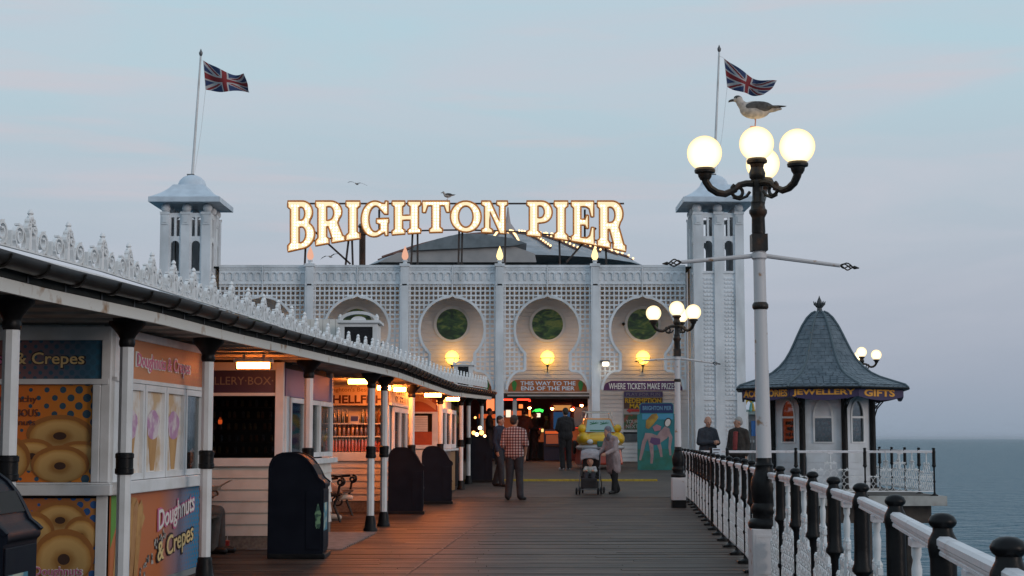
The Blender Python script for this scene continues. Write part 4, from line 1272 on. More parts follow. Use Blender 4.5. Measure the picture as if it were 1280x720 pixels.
for ci, c in enumerate(CEN):
    cx_, cz_ = WX(c), WZ(405.5)
    r0 = 19.5 * DW / F
    ring = [(cx_ + (r0 + .04) * math.cos(k * PI / 20), cz_ + (r0 + .04) * math.sin(k * PI / 20)) for k in range(40)]
    fr_ = B().ribbon(ring, .085, DW - .075, DW - .02, closed=True).build('round_window', FACADE, hall, smooth=True)
    b = B(); b.prism([(cx_ + r0 * math.cos(k * PI / 20), cz_ + r0 * math.sin(k * PI / 20)) for k in range(40)], DW - .033, DW - .028); b.build('landscape_print', LAND, fr_)
    b = B(); b.prism([(cx_ + r0 * math.cos(k * PI / 20), cz_ + r0 * math.sin(k * PI / 20)) for k in range(40)], DW - .05, DW - .046); b.build('pane', GLASSP, fr_)
# wall globes
wl = ['wall globe lamp below the leftmost keyhole window', 'wall globe lamp hidden behind the roof dormer', 'lit wall globe lamp just above the far end of the canopy', 'lit wall globe lamp above the sign over the way in', 'lit wall globe lamp above the purple tickets sign']
WGL = globe_mat('wall_globe_light', (3.6, 1.5, .22), (8.0, 3.9, .50))
for ci, c in enumerate(CEN):
    p = at(c, 447, DW - .38)
    t = thing('wall_lamp', wl[ci], 'lamp', (p.x, p.y, p.z), 0, 'globe lamps on the hall wall')
    B().sphere((0, 0, 0), .215, 20, 12).build('globe', WGL, t, local=True, smooth=True)
    b = B(); b.tube([(.225 * math.cos(k * PI / 12), .225 * math.sin(k * PI / 12), -.02) for k in range(24)], .014, 6, closed=True)
    b.tube([(.0, .10, -.19), (0, .02, -.215), (0, 0, -.22), (0, 0, -.30), (0, .06, -.38), (0, .2, -.42), (0, .36, -.42)], .022, 6)
    b.lathe([(.07, -.22), (.04, -.25), (.03, -.30)], n=10)
    for q in range(4): b.tube([(.22 * math.cos(q * PI / 2 + .4), .22 * math.sin(q * PI / 2 + .4), -.02), (.16 * math.cos(q * PI / 2 + .4), .16 * math.sin(q * PI / 2 + .4), -.16), (.06 * math.cos(q * PI / 2 + .4), .06 * math.sin(q * PI / 2 + .4), -.23)], .010, 5)
    b.build('bracket', STEEL, t, local=True, smooth=True)
    B().box(-.07, .07, .33, .374, -.52, -.32).build('wall_plate', FACADE, t, local=True)

# signs over the bays
def arch_sign(ci, name, lab, pt, pb, m, inset=2.0):
    c = CEN[ci]
    t = thing(name, lab, 'sign', (FX(c), DF + .1, FZ(pb)))
    hw = [(49.3, pb), (49.3, (pt + pb) / 2 + 2), (46.5, (pt + pb) / 2 - 3), (43, pt + 1.5), (39.5, pt)]
    pl = [(FX(c + x), FZ(y_)) for x, y_ in hw] + [(FX(c - x), FZ(y_)) for x, y_ in hw[::-1]]
    B().prism(pl, DF + .11, DF + .15).build('board', m, t)
    return t, c
BRN = mat('rust_orange_board', (.40, .11, .025), .55, (.30, .08, .02), 6)
t, c = arch_sign(3, 'entrance_sign', 'rust orange arched sign pointing the way to the end of the pier', 474.5, 489.5, BRN)
LT = mat('pale_blue_lettering', (.62, .70, .78), .5)
text('THIS WAY TO THE', (FX(c + .5), DF + .107, FZ(479)), 69 * FS, .125, LT, t, bold=.02)
text('END OF THE PIER', (FX(c + .5), DF + .107, FZ(485.3)), 67 * FS, .125, LT, t, bold=.02)
GSH = mat('green_shamrock_paint', (.03, .20, .03), .5)
for s_ in (-1, 1):
    b = B(); b.prism([(FX(c + s_ * 41.5) + .07 * math.cos(k * PI / 8) * (1 + .2 * math.sin(3 * k * PI / 8)), FZ(482) + .16 * math.sin(k * PI / 8)) for k in range(16)], DF + .103, DF + .108); b.build('green_ornament', GSH, t)
t, c = arch_sign(2, 'bay_sign', 'orange arched sign half hidden behind the end of the canopy', 474.5, 489.5, BRN)
for s_ in (-1, 1):
    b = B(); b.prism([(FX(c + s_ * 42.5) + .09 * math.cos(k * PI / 8), FZ(481) + .18 * math.sin(k * PI / 8)) for k in range(16)], DF + .103, DF + .108); b.build('green_ornament', GSH, t)
t, c = arch_sign(4, 'tickets_sign', 'purple arched sign about tickets and prizes over the white wall', 476, 488, mat('purple_sign', (.085, .018, .085), .5))
text('WHERE TICKETS MAKE PRIZES', (FX(c - .5), DF + .107, FZ(482.6)), 84 * FS, .19, mat('cream_white_lettering', (.75, .72, .66), .5), t, bold=.01)

# lintel over the way in
b = B(); b.box(OPEN[0], OPEN[1], DW - .1, DW + .1, FZ(497), FZ(490)); b.build('dark_lintel', DARKWOOD, hall)
b = B(); b.box(FX(634), FX(739), DW - .14, DW - .1005, FZ(494), FZ(492)); b.build('white_lintel', FACADE, hall)
b = B(); b.box(at(641, 520, DW).x, at(646, 520, DW).x, DW - .05, DW + .1, .5, FZ(497)); b.box(at(735, 520, DW).x, at(739, 520, DW).x, DW - .08, DW + .12, .5, FZ(493)); b.build('door_posts', FACADE, hall)

# room behind the open bays
ROOM = mat('red_room_wall', (.36, .07, .05), .6, (.14, .035, .03), 2)
b = B(); b.box(OPEN[0] - .3, OPEN[0] - .2, DW + .15, 58, .5, 3.4); b.box(OPEN[1] + .2, OPEN[1] + .3, DW + .15, 58, .5, 3.4); b.box(OPEN[0] - .3, OPEN[1] + .3, 58, 58.1, .5, 3.4); b.box(OPEN[0] - .3, OPEN[1] + .3, DW + .15, 58.1, 3.4, 3.5)
b.build('room', ROOM, hall)
def glow(nm, lab, cat, px, py, D, w_, h, m, dep=.08, grp=None):
    p = at(px, py, D); k = D / F
    t = thing(nm, lab, cat, (p.x, p.y, p.z), 0, grp)
    B().cbox((0, 0, 0), (w_ * k, dep * .5, h * k)).build('lit_face', m, t, local=True, bevel=.01)
    B().cbox((0, dep * .6, 0), (w_ * k + .05, dep * .6, h * k + .05)).build('case', DARK, t, local=True)
    return t
RED = emis('red_neon', (1, .05, .02), 3.2); GREEN = emis('green_neon', (.05, 1, .10), 1.8); ORN = emis('orange_glow', (1, .22, .05), 1.6); WGL2 = emis('white_glow', (1, .75, .55), 1.3); BLU = emis('blue_screen', (.05, .14, .32), .35)
def neon(nm, lab, pts, D, r, m):
    P = [at(x, y_, D) for x, y_ in pts]
    t = thing(nm, lab, 'neon light', P[0])
    B().tube(P, r, 8).build('tube', m, t)
    B().tube([p + Vector((0, .06, 0)) for p in P], r * 1.1, 6).build('backing', DARK, t)
neon('red_neon_strip', 'long red neon strip just inside the way in', [(629, 499), (662, 499), (662, 502)], 51.2, .04, RED)
neon('green_neon_sign', 'small green neon sign hanging deep inside the hall', [(666, 516), (670, 513), (675, 512.5), (679, 514)], 54, .045, GREEN)
glow('arcade_glow', 'white lit arcade screen left inside the way in, behind the man in the checked shirt', 'screen', 635.5, 517, 53, 6, 9, WGL2)
glow('arcade_glow', 'tall orange lit arcade panel left of the green neon', 'screen', 651, 514, 54.2, 5, 17, ORN)
glow('arcade_glow', 'pale orange spot just above the red lit face under the green neon', 'screen', 672, 519, 55, 7, 5, WGL2)
glow('arcade_glow', 'narrow orange lit strip beside the left counter', 'screen', 662, 517, 55.2, 2.5, 9, ORN)
glow('arcade_glow', 'glowing patch for the warm light on the counter left of the man in black', 'screen', 690, 543, 53.5, 11, 6, emis('counter_glow', (1, .32, .10), 1.1), .3)  # pool of warm light on the counter, made as a glowing box
glow('arcade_glow', 'yellow spot low in the middle of the dark hall', 'screen', 678, 538, 54, 3, 4, emis('yellow_glow', (1, .62, .2), 1.4))
glow('arcade_glow', 'orange lit panel in the bay beside the canopy end', 'screen', 613, 506, 53, 10, 15, emis('peach_glow', (1, .22, .08), 1.5))
glow('arcade_glow', 'small yellow lit panel low in the bay beside the canopy end', 'screen', 611, 541, 53, 2.5, 6, emis('yellow_glow_b', (1, .62, .2), 1.6))
glow('poster_board', 'deep blue poster board just inside the right side of the way in', 'poster', 726, 521, 51.6, 17, 24, mat('blue_poster', (.03, .10, .26), .5, (.05, .17, .36), 2))
for px, py, lb in ((662, 508, 'added orange pendant lamp high at the left inside the way in'), (690, 509, 'added orange pendant lamp high in the middle of the way in'), (727, 505, 'red pendant lamp above the blue poster board'), (715.5, 510, 'small added orange pendant lamp left of the red pendant')):  # the orange pendants are added to warm the dark hall
    p = at(px, py, 51.0)
    t = thing('pendant_lamp', lb, 'lamp', (p.x, p.y, p.z))
    B().lathe([(.09, -.03), (.07, .02), (.02, .08)], n=12).build('shade', mat('red_shade', (.4, .03, .015), .5), t, local=True, smooth=True)
    B().sphere((0, 0, -.04), .045, 10, 6).build('bulb', emis('pendant_bulb', (1, .26, .08), 150) if 'pendant_bulb' not in bpy.data.materials else bpy.data.materials['pendant_bulb'], t, local=True)
    B().tube([(0, 0, .08), (0, 0, 3.38 - p.z)], .008, 5).build('cord', BLACK, t, local=True)
# machines standing in the hall
CABS = [mat('machine_dark', (.03, .02, .022), .4), mat('machine_red', (.16, .02, .015), .4), mat('machine_blue', (.02, .05, .14), .4)]
for i, (px, D, w_, h, m_, lb) in enumerate(((640, 54, .7, 1.7, 0, 'dark game machine at the left inside the hall'), (657, 56, .8, 1.6, 1, 'red game machine deep inside the hall'), (678, 55, .8, 1.1, 0, 'low dark game machine in the middle of the hall'), (690, 53.6, .5, 1.0, 2, 'dark blue counter cabinet left of the man in black'), (702, 54.5, .7, 1.9, 1, 'tall red game machine behind the man in black'), (722, 53.5, .9, 1.2, 1, 'red cabinet inside the hall behind the yellow car'), (612, 55, .8, 1.6, 2, 'blue game machine in the bay beside the canopy end'))):
    p = at(px, 560, D)
    t = thing('game_machine', lb, 'machine', (p.x, D, .573))
    B().prism([(-w_ / 2, 0), (w_ / 2, 0), (w_ / 2, h), (-w_ / 2, h)], -.25, .35).build('cabinet', CABS[m_], t, local=True, bevel=.03)
    b = B(); b.hexa([(-w_ * .4, -.30, h * .55), (-w_ * .4, -.252, h * .55), (w_ * .4, -.252, h * .55), (w_ * .4, -.30, h * .55), (-w_ * .4, -.262, h * .85), (-w_ * .4, -.252, h * .85), (w_ * .4, -.252, h * .85), (w_ * .4, -.262, h * .85)]); b.build('screen', BLU if i % 3 == 1 else mat('dull_screen', (.10, .03, .02), .3, emit=(1, .2, .05), es=.16), t, local=True)
    B().box(-w_ * .46, w_ * .46, -.275, -.252, h * .88, h * .97).build('lit_header', emis('header_glow', [(1, .16, .04), (1, .42, .12), (.9, .07, .04)][i % 3], [.6, .55, .9][i % 3]), t, local=True)
    B().box(-w_ * .48, w_ * .48, -.42, -.252, h * .46, h * .5).build('control_shelf', CABS[0], t, local=True)

# posters on the white wall
pz = thing('wall_poster', 'bright redemption poster on the white wall behind the seaside cut-out board', 'poster', at(795, 540, DW - .04))
def on_wall(x0, x1, y0, y1, m, parent, nm, o=.0):
    b = B(); a_, c_ = at(x0, y1, DW - .05), at(x1, y0, DW - .05)
    b.box(a_.x, c_.x, DW - .05 - o, DW - .045 - o, a_.z, c_.z); return b.build(nm, m, parent)
on_wall(780, 828, 489, 537, mat('poster_grey', (.42, .40, .38), .5), pz, 'sheet')
on_wall(780, 828.5, 489.5, 496, mat('poster_violet', (.10, .08, .20), .5), pz, 'top_band', .006)
on_wall(780, 800, 518, 536.5, mat('poster_green', (.06, .12, .05), .5, (.35, .08, .05), 6, .5, .6), pz, 'picture_band', .006)
def wtext(s, px, py, wp, hp, m, parent, o=.012, **k):
    p = at(px, py, DW - .05 - o); return text(s, p, wp * DW / F, hp * DW / F, m, parent, **k)
YL = mat('yellow_lettering', (.72, .46, .02), .5); RL = mat('red_lettering', (.55, .05, .04), .5)
wtext('PLAY FOR FUN', 804, 493, 42, 4, mat('lilac_lettering', (.35, .33, .42), .5), pz)
on_wall(780, 828, 497, 511, mat('poster_brown', (.10, .055, .04), .5), pz, 'middle_band', .006)
wtext('REDEMPTION', 804, 500.8, 45, 6, YL, pz, bold=.03)
wtext('MAZE', 798, 507.5, 22, 6, YL, pz, bold=.03)
b = B(); a_ = at(783, 513, DW - .066)
k_ = DW / F
b.prism([(a_.x, a_.z), (a_.x + 5 * k_, a_.z + 3.4 * k_), (a_.x + 5 * k_, a_.z + 1.6 * k_), (a_.x + 18 * k_, a_.z + 1.6 * k_), (a_.x + 18 * k_, a_.z - 1.6 * k_), (a_.x + 5 * k_, a_.z - 1.6 * k_), (a_.x + 5 * k_, a_.z - 3.4 * k_)], DW - .066, DW - .061); b.build('red_arrow', RL, pz)
wtext('YOUR', 790, 527, 15, 4.5, mat('white_lettering', (.6, .6, .58), .5), pz); wtext('NEXT', 790, 533, 15, 4.5, bpy.data.materials['white_lettering'], pz)
pl2 = thing('metal_hatch', 'small grey metal hatch on the white wall under the redemption poster', 'hatch', at(787, 552, DW - .04))
on_wall(779, 797, 540, 552, STEEL, pl2, 'plate', .02); on_wall(779, 797, 540, 542, BLACK, pl2, 'top_edge', .03)
p = at(757, 455, DF - .3)
t = thing('flood_lamp', 'small bright flood lamp on the pilaster left of the tickets sign', 'lamp', p)
B().cbox((0, 0, 0), (.2, .12, .12)).build('lens', emis('flood_white', (1, .86, .62), 5), t, local=True, bevel=.03)
B().cbox((0, .09, .07), (.26, .2, .10)).build('hood', STEEL, t, local=True, bevel=.02)
B().cbox((-.10, .25, .10), (.08, .3, .04)).build('arm', STEEL, t, local=True)
for px, py, lb in ((779.5, 405, 'small dark camera beside the last round window'), (477, 431, 'small dark camera beside the round window behind the dormer')):
    p = at(px, py, DW - .14)
    t = thing('wall_camera', lb, 'camera', p)
    B().sphere((0, 0, 0), .055, 10, 6).build('dome', BLACK, t, local=True, smooth=True); B().cbox((0, .07, .03), (.1, .12, .06)).build('mount', FACADE, t, local=True)

# towers
def tower(cxp, lab):
    DT = 48.4
    x0, x1 = at(cxp - 31.5, 330, DT).x, at(cxp + 31.5, 330, DT).x
    dp = 1.75
    w_ = x1 - x0
    z_ = lambda py: at(640, py, DT).z
    zt, zs, zo, zb_ = z_(266), z_(271), z_(339.5), .3
    t = thing('tower', lab, 'tower', ((x0 + x1) / 2, DT + dp / 2, .45), 0, 'pale towers at both ends of the hall front')
    cx_, cy_ = (x0 + x1) / 2, DT + dp / 2
    for side in range(4):
        ww = w_ if side % 2 == 0 else dp
        off = (dp if side % 2 == 0 else w_) / 2
        M = T(cx_, cy_, 0, side * PI / 2)
        pw = .27; bay = (ww - 3 * pw) / 2
        def put(rects, nm, parent=None, m=FACADE, y0=0, y1=.12):
            b = B()
            for xa, xb, za, zb2 in rects: b.box(xa, xb, -off + y0, -off + y1, za, zb2)
            b.xf(M); return b.build(nm, m, parent or t)
        # corner piers are shared: the front and back carry them
        ps = [-ww / 2 + pw / 2, 0, ww / 2 - pw / 2] if side % 2 == 0 else [0]
        for px_ in ps:
            pr = put([(px_ - pw / 2, px_ + pw / 2, zb_, zt)], 'pier', y0=-.03, y1=.24)
            put([(px_ - pw * .36, px_ + pw * .36, zt - .36, zt - .06), (px_ - pw * .5 - .015, px_ + pw * .5 + .015, zt - .05, zt + .03)], 'pier_cap', pr, y0=-.055, y1=-.0302)
            put([(px_ - pw * .20, px_ + pw * .20, zt - .30, zt - .12)], 'pier_cap', pr, y0=-.075, y1=-.0552)
        for s_ in (-1, 1):
            c = s_ * (pw + bay) / 2
            h = bay / 2 + (0 if side % 2 == 0 else .0)
            a0, a1 = c - h, c + h
            sw_ = bay * .13
            # slots, arch, opening
            zsl1, zsl0, za1, za0 = z_(271.5), z_(295), z_(299.5), zo
            put([(a0, a1, zsl1, zt)] + [(a0, a0 + sw_, zsl0, zsl1), (c - sw_ * .7, c + sw_ * .7, zsl0, zsl1), (a1 - sw_, a1, zsl0, zsl1)] + [(a0, a1, za1, zsl0)], 'slot_frame', y0=.02, y1=.10)
            ow = bay * .72 / 2
            arch = [(c - ow, za1)] + [(c - ow * math.cos(k * PI / 10), za1 - ow - .02 + ow * math.sin(k * PI / 10)) for k in range(11)][::1] + [(c + ow, za1)]
            b = B()
            left = [(a0, za0), (c - ow, za0)] + [(c - ow * math.cos(k * PI / 12), za1 - ow - .03 + ow * math.sin(k * PI / 12)) for k in range(7)] + [(c, za1), (a0, za1)]
            right = [(2 * c - x, z) for x, z in left]
            b.prism(left, -off + .02, -off + .10); b.prism(right, -off + .02, -off + .10)
            b.xf(M); b.build('arch_frame', FACADE, t)
            # solid panels below with rows of studs
            put([(a0, a1, zb_, za0)], 'wall_panel', y0=.03, y1=.12)
            put([(a0, a1, za0 - .05, za0 + .02), (a0, a1, 2.45, 2.55)], 'panel_rail', y0=.0, y1=.0298)
            b = B(); z = za0 - .22
            while z > 2.62 or (2.4 > z > .6):
                for q in (-1, 0, 1):
                    b.cbox((c + q * bay * .27, -off + .022, z), (.075, .03, .055))
                z -= .125
                if 2.35 < z < 2.62: z = 2.3
            b.xf(M); tag(b.build('studs', FACADE, t), kind='stuff')
    # balls under the eaves
    for sx in (-1, 0, 1):
        for sy in (-1, 0, 1):
            if sx == 0 and sy == 0: continue
            B().sphere((cx_ + sx * (w_ / 2 - .13), cy_ + sy * (dp / 2 - .13), zt + .155), .145, 14, 8).build('ball', FACADE, t, smooth=True)
    for s_ in (-1, 1):
        b = B(); b.box(cx_ + s_ * (w_ / 2 - .16) - .012, cx_ + s_ * (w_ / 2 - .16) + .012, DT + .25, DT + dp - .25, zo - .05, zt); b.build('shade_lining', DARKWOOD, t)  # dark sheets added so the lantern openings look shaded inside
    # floor inside the lantern, roof
    b = B(); b.box(x0 + .13, x1 - .13, DT + .13, DT + dp - .13, zo - .12, zo - .06); b.build('lantern_floor', LEAD, t)
    ze = zt + .30
    e = .32
    wx, wy = w_ / 2 + e, dp / 2 + e
    def ringp(fx, z): return [(cx_ - wx * fx, cy_ - wy * fx, z), (cx_ + wx * fx, cy_ - wy * fx, z), (cx_ + wx * fx, cy_ + wy * fx, z), (cx_ - wx * fx, cy_ + wy * fx, z)]
    b = B(); lv = [(1.0, ze), (1.0, ze + .155), (.97, ze + .165), (.84, ze + .24), (.70, ze + .34), (.56, ze + .47), (.44, ze + .63)]
    vs = [];
    for fx, z in lv: vs += ringp(fx, z)
    fs = [(0, 1, 2, 3)]
    for i in range(len(lv) - 1):
        for k in range(4): fs.append((i * 4 + k, i * 4 + (k + 1) % 4, i * 4 + 4 + (k + 1) % 4, i * 4 + 4 + k))
    fs.append(tuple(len(vs) - 4 + k for k in range(4)))
    b.add(vs, fs); b.build('roof', TROOF, t)
    rd = wx * .41
    b = B(); b.lathe([(rd, ze + .60), (rd * .98, ze + .70), (rd * .85, ze + .83), (rd * .62, ze + .93), (rd * .32, ze + .99), (.05, ze + 1.01)], (cx_, cy_, 0), 20); b.build('roof_dome', TROOF, t, smooth=True)
    return t, Vector((cx_, cy_, ze + 1.0)), dp
TROOF = mat('tower_roof_lead', (.62, .71, .80), .55, (.52, .60, .68), 3)
tl, tipl, _ = tower(231, 'left tower with a small domed roof, rising behind the canopy cresting')
tr, tipr, _ = tower(898.5, 'right tower with a domed roof beside the white lamp post')

# flags
FW, FR, FB_ = mat('flag_white', (.42, .42, .43), .8), mat('flag_red', (.22, .018, .022), .8), mat('flag_blue', (.02, .04, .12), .8)
def jack(u, v):
    x, y_ = u * 2 - 1, v * 2 - 1      # x -1..1 over the length, y -1..1
    ax, ay = abs(x), abs(y_)
    if ax < .10 or ay < .20: return 1
    if ax < .167 or ay < .334: return 0
    d1, d2 = (y_ - x) * .447 * 2 / 2, (y_ + x) * .447 * 2 / 2
    for d, s_ in ((y_ - x, 1), (y_ + x, -1)):
        dd = d * .894 * .5 * 1.0
        off = .03 * (1 if x > 0 else -1) * s_
        if abs(dd - off) < .036: return 1
    for d in (y_ - x, y_ + x):
        if abs(d * .894 * .5) < .10: return 0
    return 2
def flag(tip, px_t, py_t, px_b, corners, lab, rip, sag, ph):
    D = tip.y
    top = at(px_t, py_t, D)
    t = thing('flag_pole', 'white flag pole on the ' + lab, 'flag pole', (tip.x, D, tip.z))
    base = Vector((tip.x, D, tip.z - .02)); 
    b = B(); b.tube([base, top], [.045, .03], 10); b.build('pole', WHITE, t, smooth=True)
    b = B(); b.lathe([(.03, -.03), (.055, .03), (.06, .08), (.03, .14), (.008, .2)], tuple(top), 10); b.build('finial', STEEL, t, smooth=True)
    b = B(); b.box(base.x - .16, base.x + .06, D - .05, D + .05, tip.z - .0, tip.z + .04); b.build('cleat', STEEL, t)
    tl_, bl_, tr_, br_ = [at(x, y_, D - .03) for x, y_ in corners]
    b = B(); b.tube([top + Vector((0, -.03, -.15)), tl_, bl_, bl_.lerp(base, .5) + Vector((.06, 0, 0)), base + Vector((.08, -.03, .1))], .006, 5); b.build('halyard', WHITE, t)
    f = thing('flag', 'Union flag streaming from the pole on the ' + lab, 'flag', (tl_.x, tl_.y, tl_.z))
    nx, ny = 96, 56
    b = B(); vs = []
    for i in range(nx + 1):
        u = i / nx
        for j in range(ny + 1):
            v = j / ny
            p = (bl_.lerp(tl_, v)).lerp(br_.lerp(tr_, v), u)
            wv = math.sin(u * rip * 2 * PI + ph + v * 1.4) * u ** .7
            p.y += .34 * wv
            p.z += sag * math.sin(PI * u) * (1 if v > .5 else .6) + .045 * math.sin(u * rip * 2 * PI + ph + 1.1) * u + .03 * math.sin(v * 5 + u * 9) * u
            p.x += .02 * math.sin(v * 7 + u * 4) * u
            vs.append(tuple(p))
    fs = []; ms = []
    for i in range(nx):
        for j in range(ny):
            a_ = i * (ny + 1) + j
            fs.append((a_, a_ + ny + 1, a_ + ny + 2, a_ + 1)); ms.append(jack((i + .5) / nx, (j + .5) / ny))
    b.v = vs; b.f = fs; b.m = ms
    cl = b.build('cloth', [FW, FR, FB_], f, smooth=True)
    return f
flag(tipl, 251, 69, 243, [(254, 75.5), (257, 112), (306.5, 94), (310.5, 113.5)], 'left tower', 1.3, -.10, .3)
flag(tipr, 899, 64, 898, [(905, 73), (909, 108.5), (970, 103), (954, 118.5)], 'right tower', 1.4, -.16, 1.2)

# domed roof behind
dome = thing('domed_roof', 'wide shallow domed roof strung with bulbs behind the lit pier name', 'roof', (0, 64, 6.5))
DC = at(632, 300, 64)
dz = lambda py: at(640, py, 64).z
dr = lambda px: px * 64 / F
prof = [(dr(178), dz(338)), (dr(160), dz(329)), (dr(120), dz(314.5)), (dr(80), dz(303)), (dr(42), dz(297)), (dr(22), dz(295))]
b = B(); b.lathe(prof, (DC.x, 64, 0), 28, PI / 28); b.build('dome', mat('dome_lead', (.34, .37, .41), .55, (.26, .285, .31), 2), dome)
b = B(); b.lathe([(dr(22), dz(296)), (dr(22), dz(291)), (dr(20), dz(290)), (dr(14), dz(289))], (DC.x, 64, 0), 12); b.build('lantern_drum', mat('pink_drum', (.42, .24, .20), .5), dome)
b = B(); b.lathe([(dr(11), dz(289.5)), (dr(8), dz(285)), (dr(3.5), dz(279)), (dr(2), dz(270)), (dr(.8), dz(259))], (DC.x + dr(3), 64, 0), 12); b.build('spire', mat('spire_paint', (.36, .33, .34), .6), dome, smooth=True)
SBULB = emis('string_bulb', (1, .66, .30), 3.0)
for k in range(28):
    th_ = 2 * PI * k / 28 + PI / 28
    if math.sin(th_) > .5: continue
    b = B(); rb = B()
    P = [Vector((DC.x + r_ * math.cos(th_), 64 + r_ * math.sin(th_), z + .05)) for r_, z in prof[1:-1]]
    rb.tube(P, .055, 5)
    for p, q in zip(P, P[1:]):
        n_ = max(int((q - p).length / .26), 1)
        for i in range(n_): b.ico(p.lerp(q, i / n_) + Vector((0, 0, .08)), .046)
    rr_ = rb.build('roof_rib', mat('rib_red', (.16, .07, .05), .5) if k == 0 else bpy.data.materials['rib_red'], dome)
    if math.cos(th_) > -.25:
        tag(b.build('bulb_string', SBULB, rr_), kind='stuff')
b = B(); 
for k in range(40):
    b.ico((DC.x + dr(24) * math.cos(k * PI / 20), 64 + dr(24) * math.sin(k * PI / 20), dz(293.5)), .05)
tag(b.build('bulb_ring', SBULB, dome), kind='stuff')
# lower glazed gable left of the dome
gb = thing('roof_skylight', 'grey faceted skylight roof left of the bulb strung dome', 'roof', at(548, 330, 58))
z_ = lambda py: at(640, py, 58).z
xx = lambda px: at(px, 320, 58).x
sk = [(476, 331.5), (499, 320), (517, 317.5), (640, 311), (668, 321), (670, 331.5)]
b = B(); b.prism([(xx(x), z_(y_)) for x, y_ in sk], 57, 61); b.build('skirt', mat('skylight_wall', (.44, .43, .43), .6, (.36, .36, .37), 2), gb)
sl = [(515, 317.8), (521, 312.5), (548, 303.5), (577, 296.8), (604, 297.5), (642, 303), (658, 309), (640, 312)]
b = B(); b.prism([(xx(x), z_(y_)) for x, y_ in sl], 56.85, 61.1); b.build('lead_top', mat('skylight_lead', (.20, .235, .26), .5, (.14, .17, .19), 3), gb)
p = at(453, 331, 52)
t = thing('flue_pipe', 'brown flue pipe rising behind the letter G', 'flue', (p.x, 52, FZ(333)))
q = at(453, 285, 52)
B().tube([(p.x, 52, FZ(333) - .02), (q.x, 52, q.z)], .105, 12).build('pipe', mat('brown_flue', (.12, .055, .03), .6, (.07, .04, .025), 6), t, smooth=True)
B().lathe([(.12, 0), (.15, .06), (.10, .14)], tuple(q), 12).build('cowl', STEEL, t)

# ------------------------------------------------------------------ illuminated name on the roof
SG = thing('illuminated_sign', 'bulb lit slab letters spelling BRIGHTON PIER on a steel frame above the hall', 'sign', (0, 50, FZ(331)))
DS = 49.9
def arc(cx_, cy_, rx, ry, a0, a1, n=14):
    return [(cx_ + rx * math.cos(R(a0 + (a1 - a0) * k / n)), cy_ + ry * math.sin(R(a0 + (a1 - a0) * k / n))) for k in range(n + 1)]
SL = [(0, .88), (.1, .83), (.1, .17), (0, .12)]
GL = {
 'I': ([(0, 0), (1, 0), (1, .13), (.8, .19), (.8, .81), (1, .87), (1, 1), (0, 1), (0, .87), (.2, .81), (.2, .19), (0, .13)], []),
 'H': ([(0, 0), (.45, 0), (.45, .12), (.37, .17), (.37, .42), (.63, .42), (.63, .17), (.55, .12), (.55, 0), (1, 0), (1, .12), (.92, .17), (.92, .83), (1, .88), (1, 1), (.55, 1), (.55, .88), (.63, .83), (.63, .57), (.37, .57), (.37, .83), (.45, .88), (.45, 1), (0, 1), (0, .88), (.08, .83), (.08, .17), (0, .12)], []),
 'T': ([(.26, 0), (.74, 0), (.74, .11), (.65, .17), (.65, .86), (.80, .85), (.88, .64), (1, .64), (1, 1), (0, 1), (0, .64), (.12, .64), (.20, .85), (.35, .86), (.35, .17), (.26, .11)], []),
 'O': (arc(.5, .5, .5, .5, 0, 345, 24), [arc(.5, .5, .235, .34, 0, 345, 24)]),
 'P': ([(0, 0), (.56, 0), (.56, .11), (.44, .17), (.44, .38), (.55, .39)] + arc(.58, .70, .42, .30, -75, 90) + [(0, 1)] + SL, [[(.44, .53)] + arc(.52, .70, .17, .165, -90, 90, 10) + [(.44, .865)]]),
 'B': ([(0, 0)] + [(.55, 0)] + arc(.57, .28, .43, .28, -90, 55) + [(.80, .53)] + arc(.54, .76, .38, .24, -40, 90) + [(0, 1)] + SL, [[(.42, .60)] + arc(.50, .735, .13, .135, -90, 90, 8) + [(.42, .87)], [(.42, .13)] + arc(.50, .295, .17, .165, -90, 90, 8) + [(.42, .46)]]),
 'R': ([(0, 0), (.46, 0), (.46, .11), (.38, .17), (.38, .40), (.43, .40), (.57, .10), (.55, .10), (.55, 0), (1, 0), (1, .12), (.93, .14), (.76, .47)] + arc(.52, .74, .38, .26, -40, 90) + [(0, 1), (0, .88), (.08, .83), (.08, .17), (0, .12)], [[(.38, .54)] + arc(.47, .71, .15, .16, -90, 90, 8) + [(.38, .87)]]),
 'G': (arc(.5, .5, .5, .5, 62, 285, 20) + [(.76, .07), (.84, .10), (.87, 0), (.97, 0), (.97, .34), (1, .38), (1, .50), (.55, .50), (.55, .38), (.68, .34), (.68, .20)] + arc(.52, .5, .24, .36, -60, -295, 16) + [(.80, .66), (.84, .62), (.97, .62), (.97, 1), (.87, 1), (.85, .93)], []),
 'N': ([(0, 0), (.42, 0), (.42, .11), (.32, .16), (.32, .66), (.70, 0), (.90, 0), (.90, .84), (1, .88), (1, 1), (.58, 1), (.58, .88), (.69, .84), (.69, .38), (.34, 1), (0, 1), (0, .88), (.11, .83), (.11, .16), (0, .11)], []),
 'E': ([(0, 0), (1, 0), (1, .40), (.88, .40), (.80, .20), (.68, .14), (.42, .13), (.42, .43), (.60, .43), (.66, .36), (.75, .36), (.75, .67), (.66, .67), (.60, .57), (.42, .57), (.42, .87), (.66, .865), (.78, .82), (.86, .64), (.98, .64), (.98, 1), (0, 1)] + SL, []),
}
SPAN = [('B', 359.8, 393.4), ('R', 394.5, 431), ('I', 432.4, 450), ('G', 451.5, 486), ('H', 490, 526), ('T', 528, 562), ('O', 563, 601.5), ('N', 602, 634.5), ('P', 658.5, 690.3), ('I', 692.7, 709.8), ('E', 714, 742.8), ('R', 746.6, 782.3)]
